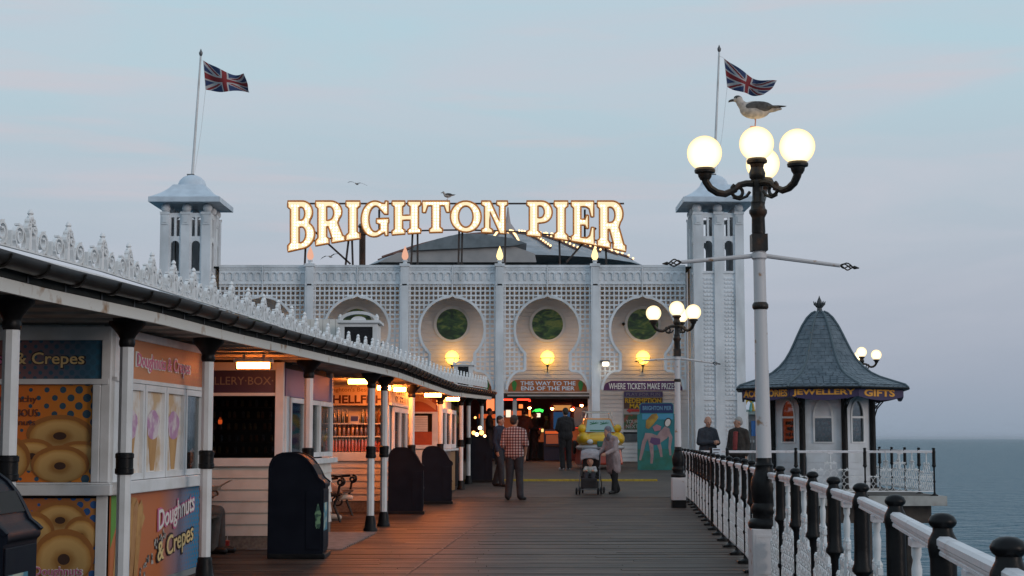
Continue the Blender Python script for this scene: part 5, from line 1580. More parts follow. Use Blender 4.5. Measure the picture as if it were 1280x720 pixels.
FACE = emis('letter_lamp_box', (1, .83, .52), 1.08); TRIM = mat('letter_trim', (.72, .25, .04), .5); LBULB = emis('letter_bulb', (1, .92, .66), 4.0)
def warp(ch_l, ch_r, u, v):
    px = ch_l + (ch_r - ch_l) * u
    yb = 290.2 + 24.5 * ((px - 571) / 211) ** 2
    return at(px, yb + (251.3 - yb) * v, DS)
def inside(p, polys):
    c = False
    for poly in polys:
        n = len(poly)
        for i in range(n):
            (x0, y0), (x1, y1) = poly[i], poly[i - 1]
            if (y0 > p[1]) != (y1 > p[1]) and p[0] < (x1 - x0) * (p[1] - y0) / (y1 - y0) + x0: c = not c
    return c
def dist_edge(p, polys):
    d = 9
    P = Vector(p)
    for poly in polys:
        for i in range(len(poly)):
            a_, c_ = Vector(poly[i - 1]), Vector(poly[i]); ab = c_ - a_
            t_ = max(0, min(1, (P - a_).dot(ab) / max(ab.length_squared, 1e-9)))
            d = min(d, (P - a_ - ab * t_).length)
    return d
def curve_letter(polys, y0, ext, m, name, parent):
    cu = bpy.data.curves.new('c', 'CURVE'); cu.dimensions = '2D'; cu.fill_mode = 'BOTH'; cu.extrude = ext
    for poly in polys:
        s_ = cu.splines.new('POLY'); s_.points.add(len(poly) - 1)
        for q, (x, z) in zip(s_.points, poly): q.co = (x, z, 0, 1)
        s_.use_cyclic_u = True
    me = curve_mesh(cu); o3 = ORG[parent.name]
    for v in me.vertices: v.co = Vector((v.co.x, y0 + v.co.z, v.co.y)) - o3
    me.materials.clear(); me.materials.append(m); me.name = name
    o = bpy.data.objects.new(name, me); col.objects.link(o); o.parent = parent; ORG[o.name] = o3
    return o
for ch, l_, r_ in SPAN:
    o_, hs = GL[ch]
    def dens(poly):
        r = []
        for i in range(len(poly)):
            p, q = poly[i], poly[(i + 1) % len(poly)]
            for k in range(2): r.append((p[0] + (q[0] - p[0]) * k / 2, p[1] + (q[1] - p[1]) * k / 2))
        return r
    polys = []
    for poly in [o_] + hs:
        polys.append([(lambda w3: (w3.x, w3.z))(warp(l_, r_, u, v)) for u, v in dens(poly)])
    lt = curve_letter(polys, DS + .14, .09, mat('letter_case', (.10, .03, .015), .5) if ch == 'B' else bpy.data.materials['letter_case'], 'letter', SG)
    curve_letter(polys, DS + .03, .015, FACE, 'lamp_box', lt)
    b = B()
    for poly in polys: b.tube([(x, DS, z) for x, z in poly], .031, 6, closed=True)
    b.build('trim', TRIM, lt, smooth=True)
    b = B(); xs = [p[0] for p in polys[0]]; zs = [p[1] for p in polys[0]]
    x = min(xs) + .05
    while x < max(xs):
        z = min(zs) + .05
        while z < max(zs):
            if inside((x, z), polys) and dist_edge((x, z), polys) > .065: b.ico((x, DS - .005, z), .030)
            z += .088
        x += .088
    tag(b.build('letter_bulbs', LBULB, lt), kind='stuff')
FRM = mat('sign_frame_steel', (.035, .03, .028), .5, (.07, .04, .03), 8)
b = B()
yb_ = DS + .3
P = lambda px, py, d=0: at(px, py, yb_ + d)
b.bar(P(362, 254.5), P(780, 254.5), .05)
for a_, c_ in zip(range(372, 772, 20), range(392, 792, 20)):
    f_ = lambda px: 287.5 + 19 * ((px - 571) / 211) ** 2
    b.bar(P(a_, f_(a_)), P(min(c_, 776), f_(min(c_, 776))), .045)
b.build('frame_rails', FRM, SG)
for px0, py0, px1, py1 in ((382, 307, 381, 331), (436, 298, 432, 331), (440, 298, 441, 331), (516, 286, 514, 331), (522, 286, 522, 331), (574, 286, 573, 331), (578, 286, 577, 331), (632, 288, 631, 331), (699, 297, 700, 331), (757, 304, 758, 331), (394, 290, 438, 330), (745, 285, 708, 328), (474, 262, 474, 290), (731, 262, 731, 296)):
    b = B(); b.bar(P(px0, py0, .05), P(px1, py1, .05), .06); b.build('frame_post', FRM, SG)
# ------------------------------------------------------------------ round gift kiosk on the side platform
KC = at(1027.5, 560, 40); KC.z = 0
kio = thing('gift_kiosk', 'octagonal white kiosk with a slate bell roof and purple gift sign board', 'kiosk', tuple(KC))
PH = R(-90 + 22.5 - 9)
def octv(r, z, k, n=8): 
    t_ = PH + 2 * PI * k / 8
    return Vector((KC.x + r * math.cos(t_), KC.y + r * math.sin(t_), z))
ksc = 40 / F
kz = lambda py: at(640, py, 40 if py < 400 else max(37.9, 40 - 2.1 * (py - 400) / 80)).z
prof = [(112, 483.5), (108, 479.5), (92, 474.5), (76, 469.3), (65, 464), (55, 456.5), (47, 448), (40.5, 438.5), (35, 428.5), (29.5, 418), (23.5, 407.5), (16.5, 398), (10, 392.2), (5, 390)]
cR = 1 / math.cos(PI / 8)
prof = [(px * ksc * .99, kz(py)) for px, py in prof]
SLATE = mat('roof_slate', (.12, .155, .185), .45, (.07, .10, .125), 5, .35, .65, bump=.4, bscale=20)
LEADH = mat('lead_hip', (.07, .105, .125), .45)
def rad(s):
    """radius/height along the roof profile, s from 0 (eave) to 1"""
    f_ = s * (len(prof) - 1); i = min(int(f_), len(prof) - 2); u = f_ - i
    return prof[i][0] + (prof[i + 1][0] - prof[i][0]) * u, prof[i][1] + (prof[i + 1][1] - prof[i][1]) * u
b = B()
for r_, z in prof: pass
vs = [octv(r_ - .02, z - .012, k) for r_, z in prof for k in range(8)]
fs = [tuple(range(8)), tuple(len(vs) - 8 + k for k in range(8))]
for i in range(len(prof) - 1):
    for k in range(8): fs.append((i * 8 + k, i * 8 + (k + 1) % 8, i * 8 + 8 + (k + 1) % 8, i * 8 + 8 + k))
b.add(vs, fs); kroof = b.build('roof', LEADH, kio)
rn = random.Random(11)
# slates: rows of separate overlapping tiles joined per face of the roof
for k in range(8):
    rows = 26
    b = B()
    for r0 in range(rows):
        s0, s1 = r0 / rows, min((r0 + 1.35) / rows, 1)
        (ra, za), (rb, zb2) = rad(s0), rad(s1)
        A0, A1 = octv(ra, za, k), octv(ra, za, k + 1); C0, C1 = octv(rb, zb2, k), octv(rb, zb2, k + 1)
        nn = max(int((A1 - A0).length / .16), 1)
        for q in range(nn + (r0 % 2)):
            u0 = max((q - .5 * (r0 % 2)) / nn, 0) + .006; u1 = min((q + 1 - .5 * (r0 % 2)) / nn, 1) - .006
            if u1 - u0 < .02: continue
            nrm = (A1 - A0).cross(C0 - A0).normalized()
            if nrm.dot(A0 - Vector((KC.x, KC.y, za))) < 0: nrm = -nrm
            lift = .010 + rn.uniform(-.003, .005); low = .002
            p = [A0.lerp(A1, u0) + nrm * lift, A0.lerp(A1, u1) + nrm * lift, C0.lerp(C1, u1) + nrm * low, C0.lerp(C1, u0) + nrm * low]
            if rn.random() < .03: p[0] -= nrm * .01; p[1] += nrm * .012
            b.hexa([p[0] - nrm * .012, p[1] - nrm * .012, p[2] - nrm * .012, p[3] - nrm * .012, *p])
    tag(b.build('slates', SLATE, kroof, recalc=True), kind='stuff')
    b = B(); b.tube([octv(r_ + .012, z + .012, k) for r_, z in prof], .03, 6); b.build('hip', LEADH, kroof, smooth=True)
b = B(); pts = [octv(prof[0][0] + .01, prof[0][1] - .01, k) for k in range(8)]; b.tube(pts, .034, 6, closed=True); b.build('eave_gutter', BLACK, kio)
b = B(); b.add([octv(2.2, kz(485), k) for k in range(8)] + [octv(2.2, kz(483.8), k) for k in range(8)], [tuple(range(8)), tuple(range(8, 16))] + [(k, (k + 1) % 8, 8 + (k + 1) % 8, 8 + k) for k in range(8)]); b.build('soffit', DARKWOOD, kio)
t_ = B(); c = (KC.x, KC.y, prof[-1][1] - .02)
t_.lathe([(.09, 0), (.07, .05), (.06, .12), (.09, .14), (.06, .16), (.07, .22), (.055, .30), (.02, .38), (.004, .43)], c, 10)
for q in range(6):
    a_ = q * PI / 3
    t_.tube([(c[0] + .06 * math.cos(a_), c[1] + .06 * math.sin(a_), c[2] + .16), (c[0] + .12 * math.cos(a_), c[1] + .12 * math.sin(a_), c[2] + .22), (c[0] + .15 * math.cos(a_), c[1] + .15 * math.sin(a_), c[2] + .29)], [.03, .03, .006], 5)
t_.build('finial', mat('finial_lead', (.05, .055, .06), .5), kio, smooth=True)
# sign boards with a scalloped lower edge
KP = mat('purple_sign_board', (.04, .025, .085), .5); KG = mat('golden_lettering', (.78, .36, .04), .5)
words = {-1: 'ACCESSORIES', 0: 'JEWELLERY', 1: 'GIFTS'}
for k in range(8):
    A0, A1 = octv(2.08, 0, k - 1), octv(2.08, 0, k)
    M, a, Wd = frame(A0, A1)
    zt, zb2 = kz(485.3), kz(496.5)
    lo_ = [(Wd * q / 16, zb2 - .09 * math.sin(PI * q / 16) + .03) for q in range(17)]
    b = B(); b.prism(lo_ + [(Wd, zt), (0, zt)], -.02, .02); b.xf(M); sb = b.build('sign_board', KP, kio)
    kk = ((k + 3) % 8) - 3
    if kk in words:
        wd = {'ACCESSORIES': Wd * .93, 'JEWELLERY': Wd * .92, 'GIFTS': Wd * .68}[words[kk]]
        text(words[kk], M @ Vector((Wd * (.5 if kk < 1 else .46), -.025, kz(490.5))), wd, .17, KG, sb, face=a, bold=.035)
# columns, brackets, walls
RC = 1.31
WALL = mat('kiosk_white', (.64, .67, .71), .55, (.54, .56, .58), 3)
REDST = mat('red_lit_stock', (.40, .05, .02), .5, (.55, .16, .05), 9, .45, .6, emit=(1, .15, .04), es=.12)  # faint glow in the stock colour stands in for the window's red light
for k in range(8):
    p = octv(RC, 0, k)
    b = B(); b.lathe([(.095, 0), (.095, .12), (.078, .16), (.074, 2.3), (.09, 2.34), (.09, kz(485) + .0)], (p.x, p.y, 0), 10); cl_ = b.build('column', BLACK, kio, smooth=True)
    d = (p - KC); d.z = 0; d.normalize()
    b = B()
    def rp(s, z): return p + d * s + Vector((0, 0, z))
    b.tube([rp(.05, 1.80), rp(.12, 2.02), rp(.30, 2.22), rp(.62, 2.33)], .018, 5)
    for (cs, czz, rr_) in ((.16, 2.22, .09), (.34, 2.30, .06), (.08, 2.06, .05), (.45, 2.33, .045)):
        sp = spiral(cs, czz, rr_, rr_ * .3, 0, 1.3, 14); b.tube([rp(x, z) for x, z in sp], .012, 5)
    b.build('bracket', BLACK, cl_)
    A0, A1 = octv(RC - .05, 0, k - 1), octv(RC - .05, 0, k)
    M, a, Wd = frame(A0, A1)
    # wall with a pointed-arch or square window
    w0, w1 = Wd * .5 - .22, Wd * .5 + .22
    z0, zs, za = kz(553), kz(520), kz(498.5)
    def arch_pts(n=8):
        r = []
        for q in range(n + 1):
            u = q / n
            r.append((w0 + (Wd * .5 - w0) * (1 - math.cos(u * PI / 2)) * 1.0, zs + (za - zs) * math.sin(u * PI / 2)))
        return r
    ap = arch_pts()
    left = [(0, 0), (Wd * .5, 0), (Wd * .5, z0), (w0, z0)] + ap + [(Wd * .5, kz(485)), (0, kz(485))]
    right = [(Wd - x, z) for x, z in left]
    b = B(); b.prism(left, 0, .05); b.prism(right, 0, .05); b.xf(M); wl_ = b.build('wall', WALL, kio)
    loop = [(w0, z0)] + ap + [(Wd - x, z) for x, z in ap[::-1]][1:] + [(Wd - w0, z0)]
    b = B(); b.ribbon(loop, .045, -.03, -.0005, closed=True); b.box(w0, Wd - w0, -.025, -.0007, kz(522), kz(519.5)); b.xf(M); wf = b.build('window', WHITE, kio)
    b = B(); b.prism(loop, .015, .02); b.xf(M); b.build('pane', GLASS, wf)
    kk = ((k + 3) % 8) - 3
    if kk == 0:
        b = B(); b.prism([(w0 + .02, zs - .02)] + ap + [(Wd - x, z) for x, z in ap[::-1]][1:] + [(Wd - w0 - .02, zs - .02)], -.004, .012); b.xf(M); b.build('arch_infill', WALL, wf)
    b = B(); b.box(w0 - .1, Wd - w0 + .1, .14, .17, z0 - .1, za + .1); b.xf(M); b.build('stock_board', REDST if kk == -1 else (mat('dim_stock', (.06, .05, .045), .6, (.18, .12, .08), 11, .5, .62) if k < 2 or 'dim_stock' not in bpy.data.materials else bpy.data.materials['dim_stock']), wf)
    bb = B(); r2 = random.Random(k)
    for q in range(24):
        x = w0 + .03 + r2.random() * (Wd - 2 * w0 - .06) + 0
        x = min(max(x, w0 + .03), Wd - w0 - .03)
        bb.cbox((x, .11, z0 + .05 + (q % 4) * .14), (.05, .03, r2.uniform(.05, .11)))
    bb.xf(M); tag(bb.build('goods_on_display', mat('goods_mix', (.20, .20, .19), .5, (.30, .08, .05), 13, .45, .6) if 'goods_mix' not in bpy.data.materials else bpy.data.materials['goods_mix'], wf), kind='stuff')
    for q in range(5):
        zq = .1 + q * .155
        b = B(); b.box(.08, Wd - .08, -.018, -.0005, zq, zq + .148); b.xf(M); b.build('base_board', WALL, wl_)
b = B(); b.add([octv(RC + .12, 0.001, k) for k in range(8)] + [octv(RC + .12, .09, k) for k in range(8)], [tuple(range(8)), tuple(range(8, 16))] + [(k, (k + 1) % 8, 8 + (k + 1) % 8, 8 + k) for k in range(8)]); b.build('plinth', CONC, kio)
b = B(); b.add([octv(RC - .4, .09, k) for k in range(8)] + [octv(RC - .4, kz(486), k) for k in range(8)], [tuple(range(8)), tuple(range(8, 16))] + [(k, (k + 1) % 8, 8 + (k + 1) % 8, 8 + k) for k in range(8)]); b.build('dark_core', DARK, kio)

# ------------------------------------------------------------------ street lamps
def lamp_build(loc, label):
    L0 = thing('street_lamp', label, 'street lamp', loc, 0, 'four globe lamps along the right side of the pier')
    def bd(b, nm, m, par=None, **k): return b.build(nm, m, par or L0, local=True, **k)
    ped = bd(B().box(-.128, .128, -.128, .128, .14, .565), 'pedestal', RUSTW, bevel=.008)
    b = B()
    for s_ in (-1, 1): b.box(-.10, .10, s_ * .128 - .004, s_ * .128 + .004, .20, .22); b.box(-.10, .10, s_ * .128 - .004, s_ * .128 + .004, .50, .52); b.box(-.10, -.085, s_ * .128 - .004, s_ * .128 + .004, .22, .50); b.box(.085, .10, s_ * .128 - .004, s_ * .128 + .004, .22, .50)
    bd(b, 'pedestal_moulding', RUSTW, ped)
    bd(B().box(-.134, .134, -.134, .134, 0, .14), 'pedestal_foot', BLACK, bevel=.006)
    bd(B().lathe([(.135, .565), (.143, .585), (.143, .61), (.128, .635), (.105, .65), (.105, .68), (.115, .70), (.115, .74), (.098, .77), (.112, .84), (.118, .90), (.110, .96), (.085, 1.02), (.072, 1.06), (.078, 1.08), (.065, 1.10), (.064, 1.14)], n=20), 'base_vase', BLACK, smooth=True)
    bd(B().lathe([(.064, 1.10), (.062, 1.4), (.056, 2.0), (.050, 2.86)], n=20), 'shaft', RUSTW, smooth=True)
    bd(B().lathe([(.058, 2.37), (.068, 2.385), (.068, 2.41), (.055, 2.43)], n=16), 'collar', BLACKRUST, smooth=True)
    lb = bd(B().lathe([(.056, 2.79), (.064, 2.80), (.064, 2.84), (.056, 2.85)], n=16), 'bar_clamp', RUSTW, smooth=True)
    for s_, dz_, ln in ((-1, -.045, .60), (1, -.09, .62)):
        e = Vector((s_ * (ln + .05), -.02 * s_, 2.82 + dz_)); st = Vector((s_ * .05, 0, 2.82))
        bd(B().tube([st, st.lerp(e, .5), e], [.019, .018, .016], 8), 'ladder_bar', RUSTW, lb, smooth=True)
        b = B(); u = (e - st).normalized()
        for q in range(4):
            pts = []
            for k in range(9):
                w_ = math.sin(PI * k / 8); a_ = q * PI / 2 + k * .35
                pts.append(e + u * (.11 * k / 8) + Vector((0, math.cos(a_), math.sin(a_))) * .030 * w_)
            b.tube(pts, .006, 5)
        b.lathe([(.012, 0), (.016, .01), (.004, .05)], (0, 0, 0), 8)
        n0 = len(b.v) - 24
        Mq = Matrix.Translation(e + u * .11) @ u.to_track_quat('Z', 'Y').to_matrix().to_4x4()
        for i in range(n0, len(b.v)): b.v[i] = tuple(Mq @ Vector(b.v[i]))
        bd(b, 'cage_finial', BLACKRUST, lb, smooth=True)
    bd(B().box(-.066, .066, -.066, .066, 2.86, 3.0).lathe([(.052, 3.0), (.058, 3.02), (.055, 3.14), (.064, 3.16), (.076, 3.18), (.076, 3.205), (.062, 3.22), (.058, 3.25), (.062, 3.27), (.048, 3.29), (.044, 3.40), (.052, 3.42), (.050, 3.46), (.066, 3.48), (.07, 3.52), (.055, 3.56), (.05, 3.58), (.06, 3.59), (.05, 3.60)], n=12), 'head_column', BLACKRUST, smooth=True)
    G = .146
    def globe(c):
        gg = bd(B().sphere(c, G, 24, 14), 'globe', GLOBE, smooth=True)
        bd(B().lathe([(.04, -.225), (.055, -.20), (.06, -.175), (.085, -.165), (.088, -.145), (.075, -.125)], c, 14), 'globe_cup', BLACKRUST, gg, smooth=True)
    zc = 3.77
    globe((0, 0, zc))
    for ang, zz in ((-R(167), 3.675), (-R(54), 3.675), (R(75), 3.675)):
        d = Vector((math.cos(ang), math.sin(ang), 0)); Rr = .465
        def P_(r_, z): return d * r_ + Vector((0, 0, z))
        arm = B().tube([P_(.05, 3.430), P_(.10, 3.430), P_(.16, 3.415), P_(.22, 3.365), P_(.29, 3.335), P_(.36, 3.345), P_(.42, 3.380), P_(.455, 3.430), P_(.465, zz - .2)], [.03, .028, .026, .027, .029, .031, .032, .033, .04], 8)
        sp = spiral(.175, 3.360, .065, .02, R(60), -1.25, 16)
        arm.tube([P_(x, z) for x, z in sp], .015, 6)
        arm.tube([P_(.07, 3.360), P_(.10, 3.320), P_(.16, 3.295), P_(.22, 3.310)], .014, 6)
        bd(arm, 'arm', BLACKRUST, smooth=True)
        globe(tuple(P_(Rr, zz)))
    return L0
LP = lamp_build((2.092, 13.3, 0), 'nearest tall lamp, white post with a gull standing on its top globe')
LP.rotation_euler = (0, R(-.5), 0)
copy_tree(LP, (3.15, 30.5, 0), 0, 'second lamp down the deck, in front of the last keyhole arch')
copy_tree(LP, (9.97, 45.6, -.02), R(12), 'furthest lamp, its globes showing behind the slate kiosk roof')

# ------------------------------------------------------------------ gulls
GW, GG, GB = mat('gull_white', (.56, .48, .42), .7, (.30, .27, .25), 22), mat('gull_grey', (.10, .092, .088), .8, (.05, .046, .042), 26), mat('gull_dark', (.025, .022, .022), .6)
BILL = mat('gull_bill', (.05, .04, .035), .5); PINKL = mat('gull_leg', (.50, .22, .16), .5)
def gull(loc, s, rz, label, legs=1):
    t = thing('gull', label, 'gull', loc, rz)
    t.scale = (s, s, s)
    # faces local -x, feet at the origin; about 0.45 long
    b = B()
    def el(c, rx, ry, rz_): b.sphere(c, 1, 16, 10, rx, ry, rz_)
    el((-.01, 0, .155), .14, .068, .083); el((-.075, 0, .165), .075, .055, .062); el((.10, 0, .165), .11, .035, .035); el((.17, 0, .165), .07, .028, .016)
    b.tube([(-.11, 0, .185), (-.145, 0, .225), (-.155, 0, .25)], [.046, .036, .034], 10)
    el((-.160, 0, .255), .040, .034, .034); el((-.185, 0, .248), .028, .022, .02)
    body_mesh(b, 'body', GW, t, .006, 3)
    for s_ in (-1, 1):
        b = B(); b.sphere((.02, s_ * .048, .178), 1, 14, 8, .125, .022, .05); b.tube([(.09, s_ * .045, .178), (.17, s_ * .03, .18), (.235, s_ * .018, .182)], [.035, .022, .004], 8, flat=.5)
        body_mesh(b, 'wing', GG, t, .006, 2)
        b = B(); b.tube([(.15, s_ * .032, .185), (.20, s_ * .024, .187), (.275, s_ * .012, .190)], [.014, .014, .003], 6, flat=.5); b.build('wing_tip', GB, t, local=True, smooth=True)
        B().sphere((-.178, s_ * .030, .262), .0055, 8, 6).build('eye', GB, t, local=True)
    b = B(); b.tube([(-.195, 0, .248), (-.225, 0, .242), (-.243, 0, .235), (-.250, 0, .226)], [.014, .012, .009, .002], 8); b.build('bill', BILL, t, local=True, smooth=True)
    b = B(); b.sphere((-.165, 0, .268), 1, 12, 8, .036, .031, .022); b.build('head_cap', GG, t, local=True, smooth=True)
    for q in range(legs):
        y_ = 0 if legs == 1 else (-.022 + .044 * q)
        b = B(); b.tube([(-.01, y_, .10), (-.006, y_, .055), (-.01, y_, .006)], [.010, .006, .006], 7)
        for a_ in (-.5, 0, .5): b.tube([(-.01, y_, .005), (-.055, y_ + a_ * .04, .003)], [.005, .003], 5)
        b.build('leg', PINKL, t, local=True, smooth=True)
    return t
pg = Vector((2.092 - .033, 13.3, 3.77 + .144))
gull(tuple(pg), .93, 0, 'grey brown gull standing on one leg on the top globe of the nearest lamp')
p = at(560, 250.5, DS)
gull((p.x, DS, p.z + .02), .9, R(8), 'small gull perched on top of the lit letter T', 2)
def flying(px, py, D, s, bank, label):
    p = at(px, py, D)
    t = thing('gull', label, 'gull', tuple(p), R(72)); t.scale = (s, s, s)
    b = B(); b.sphere((0, 0, 0), 1, 12, 8, .20, .06, .06); b.sphere((-.19, 0, .02), .045, 10, 6); b.tube([(.15, 0, 0), (.27, 0, 0)], [.04, .05], 8, flat=.3); b.tube([(-.22, 0, .015), (-.27, 0, .0)], [.015, .004], 6)
    body_mesh(b, 'body', GW, t, .012, 2)
    for s_ in (-1, 1):
        b = B(); P = [Vector((-.06, s_ * .04, .02)), Vector((-.10, s_ * .28, .10 + bank * s_)), Vector((-.02, s_ * .52, .07 + 2 * bank * s_)), Vector((.09, s_ * .70, .0 + 2.6 * bank * s_))]
        wv = [.16, .15, .09, .01]
        vs = []
        for q, w_ in zip(P, wv): vs += [tuple(q + Vector((-w_ * .35, 0, .008))), tuple(q + Vector((w_ * .65, 0, .004))), tuple(q + Vector((w_ * .65, 0, -.004))), tuple(q + Vector((-w_ * .35, 0, -.008)))]
        fs = [(0, 1, 2, 3), (12, 13, 14, 15)]
        for i in range(3):
            for k in range(4): fs.append((i * 4 + k, i * 4 + (k + 1) % 4, i * 4 + 4 + (k + 1) % 4, i * 4 + 4 + k))
        b.add(vs, fs); b.build('wing', GG, t, local=True)
flying(446, 230, 75, .72, .05, 'gull gliding above the letters R and G')
flying(413, 321, 70, .72, -.05, 'gull flying low below the letter R')

# ------------------------------------------------------------------ ride booth far behind, between tower and kiosk
rb = thing('ride_booth', 'low pale booth with a blue panel and coloured arches seen between right tower and kiosk', 'booth', at(955, 560, 56))
def rbox(px0, px1, py0, py1, m, nm, y0=0, y1=.1, D=56):
    a_, c_ = at(px0, py1, D), at(px1, py0, D); b = B(); b.box(a_.x, c_.x, D + y0, D + y1, a_.z, c_.z); return b.build(nm, m, rb)
rbox(931, 990, 515, 590, mat('booth_grey', (.30, .32, .33), .6, (.16, .17, .18), 2), 'rear_wall', .3, .4)
rbox(940, 947, 526, 545, mat('blue_panel', (.02, .12, .36), .5), 'blue_panel', .1, .2)
rbox(931, 972, 512, 518, mat('booth_teal', (.20, .28, .28), .6), 'fascia', 0, .25)
for px in (933, 951, 966): rbox(px, px + 2, 515, 590, WHITE, 'post', -.05, .05)
rbox(930, 972, 550, 553, WHITE, 'rail', -.1, -.06)
for i in range(10): rbox(931 + i * 4, 932.2 + i * 4, 545, 585, STEEL, 'baluster', -.14, -.11)
for px, m_ in ((936, mat('yellow_arch', (.5, .33, .04), .5)), (944, mat('teal_arch', (.10, .35, .33), .5)), (952, WHITE)):
    c_ = at(px, 514, 56); k_ = 56 / F
    b = B(); b.tube([(c_.x + 6 * k_ * math.cos(q * PI / 10), 56, c_.z + 14 * k_ * math.sin(q * PI / 10)) for q in range(11)], .05, 6); b.build('arch', m_, rb)
# ------------------------------------------------------------------ people
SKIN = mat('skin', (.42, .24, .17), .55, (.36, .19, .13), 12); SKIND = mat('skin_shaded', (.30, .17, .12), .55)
HAIRD = mat('dark_hair', (.018, .014, .012), .6, bump=.4, bscale=60); HAIRG = mat('grey_hair', (.28, .27, .26), .7, bump=.4, bscale=60)
SHOE = mat('dark_shoe', (.015, .013, .012), .45); SHOEW = mat('pale_shoe', (.48, .50, .54), .5)
CLOTH = {}
def cloth(nm, c, c2=None):
    if nm not in CLOTH: CLOTH[nm] = mat(nm, c, .85, c2 or tuple(x * .7 for x in c), 7, bump=.9, bscale=10, bdist=.03)
    return CLOTH[nm]
def plaid():
    m = mat('checked_cloth', (.4, .1, .08), .85)
    t = m.node_tree; l = t.links.new
    tcn = N(t, 'ShaderNodeTexCoord'); s = N(t, 'ShaderNodeSeparateXYZ'); l(tcn.outputs['Object'], s.inputs[0])
    def wave(sock, pitch, duty):
        d = N(t, 'ShaderNodeMath', operation='DIVIDE'); d.inputs[1].default_value = pitch; l(sock, d.inputs[0])
        f = N(t, 'ShaderNodeMath', operation='FRACT'); l(d.outputs[0], f.inputs[0])
        g = N(t, 'ShaderNodeMath', operation='LESS_THAN'); g.inputs[1].default_value = duty; l(f.outputs[0], g.inputs[0]); return g.outputs[0]
    def mixc(fac, a, b_):
        x = N(t, 'ShaderNodeMix', data_type='RGBA'); l(fac, x.inputs[0])
        for i, v in ((6, a), (7, b_)):
            if isinstance(v, tuple): x.inputs[i].default_value = (*v, 1)
            else: l(v, x.inputs[i])
        return x.outputs[2]
    v1 = wave(s.outputs['X'], .058, .5); h1 = wave(s.outputs['Z'], .058, .5)
    c = mixc(v1, (.42, .37, .36), (.24, .075, .065)); c = mixc(h1, c, mixc(v1, (.19, .10, .10), (.04, .02, .025)))
    l(c, t.nodes['Principled BSDF'].inputs['Base Color']); return m
PLAID = plaid()

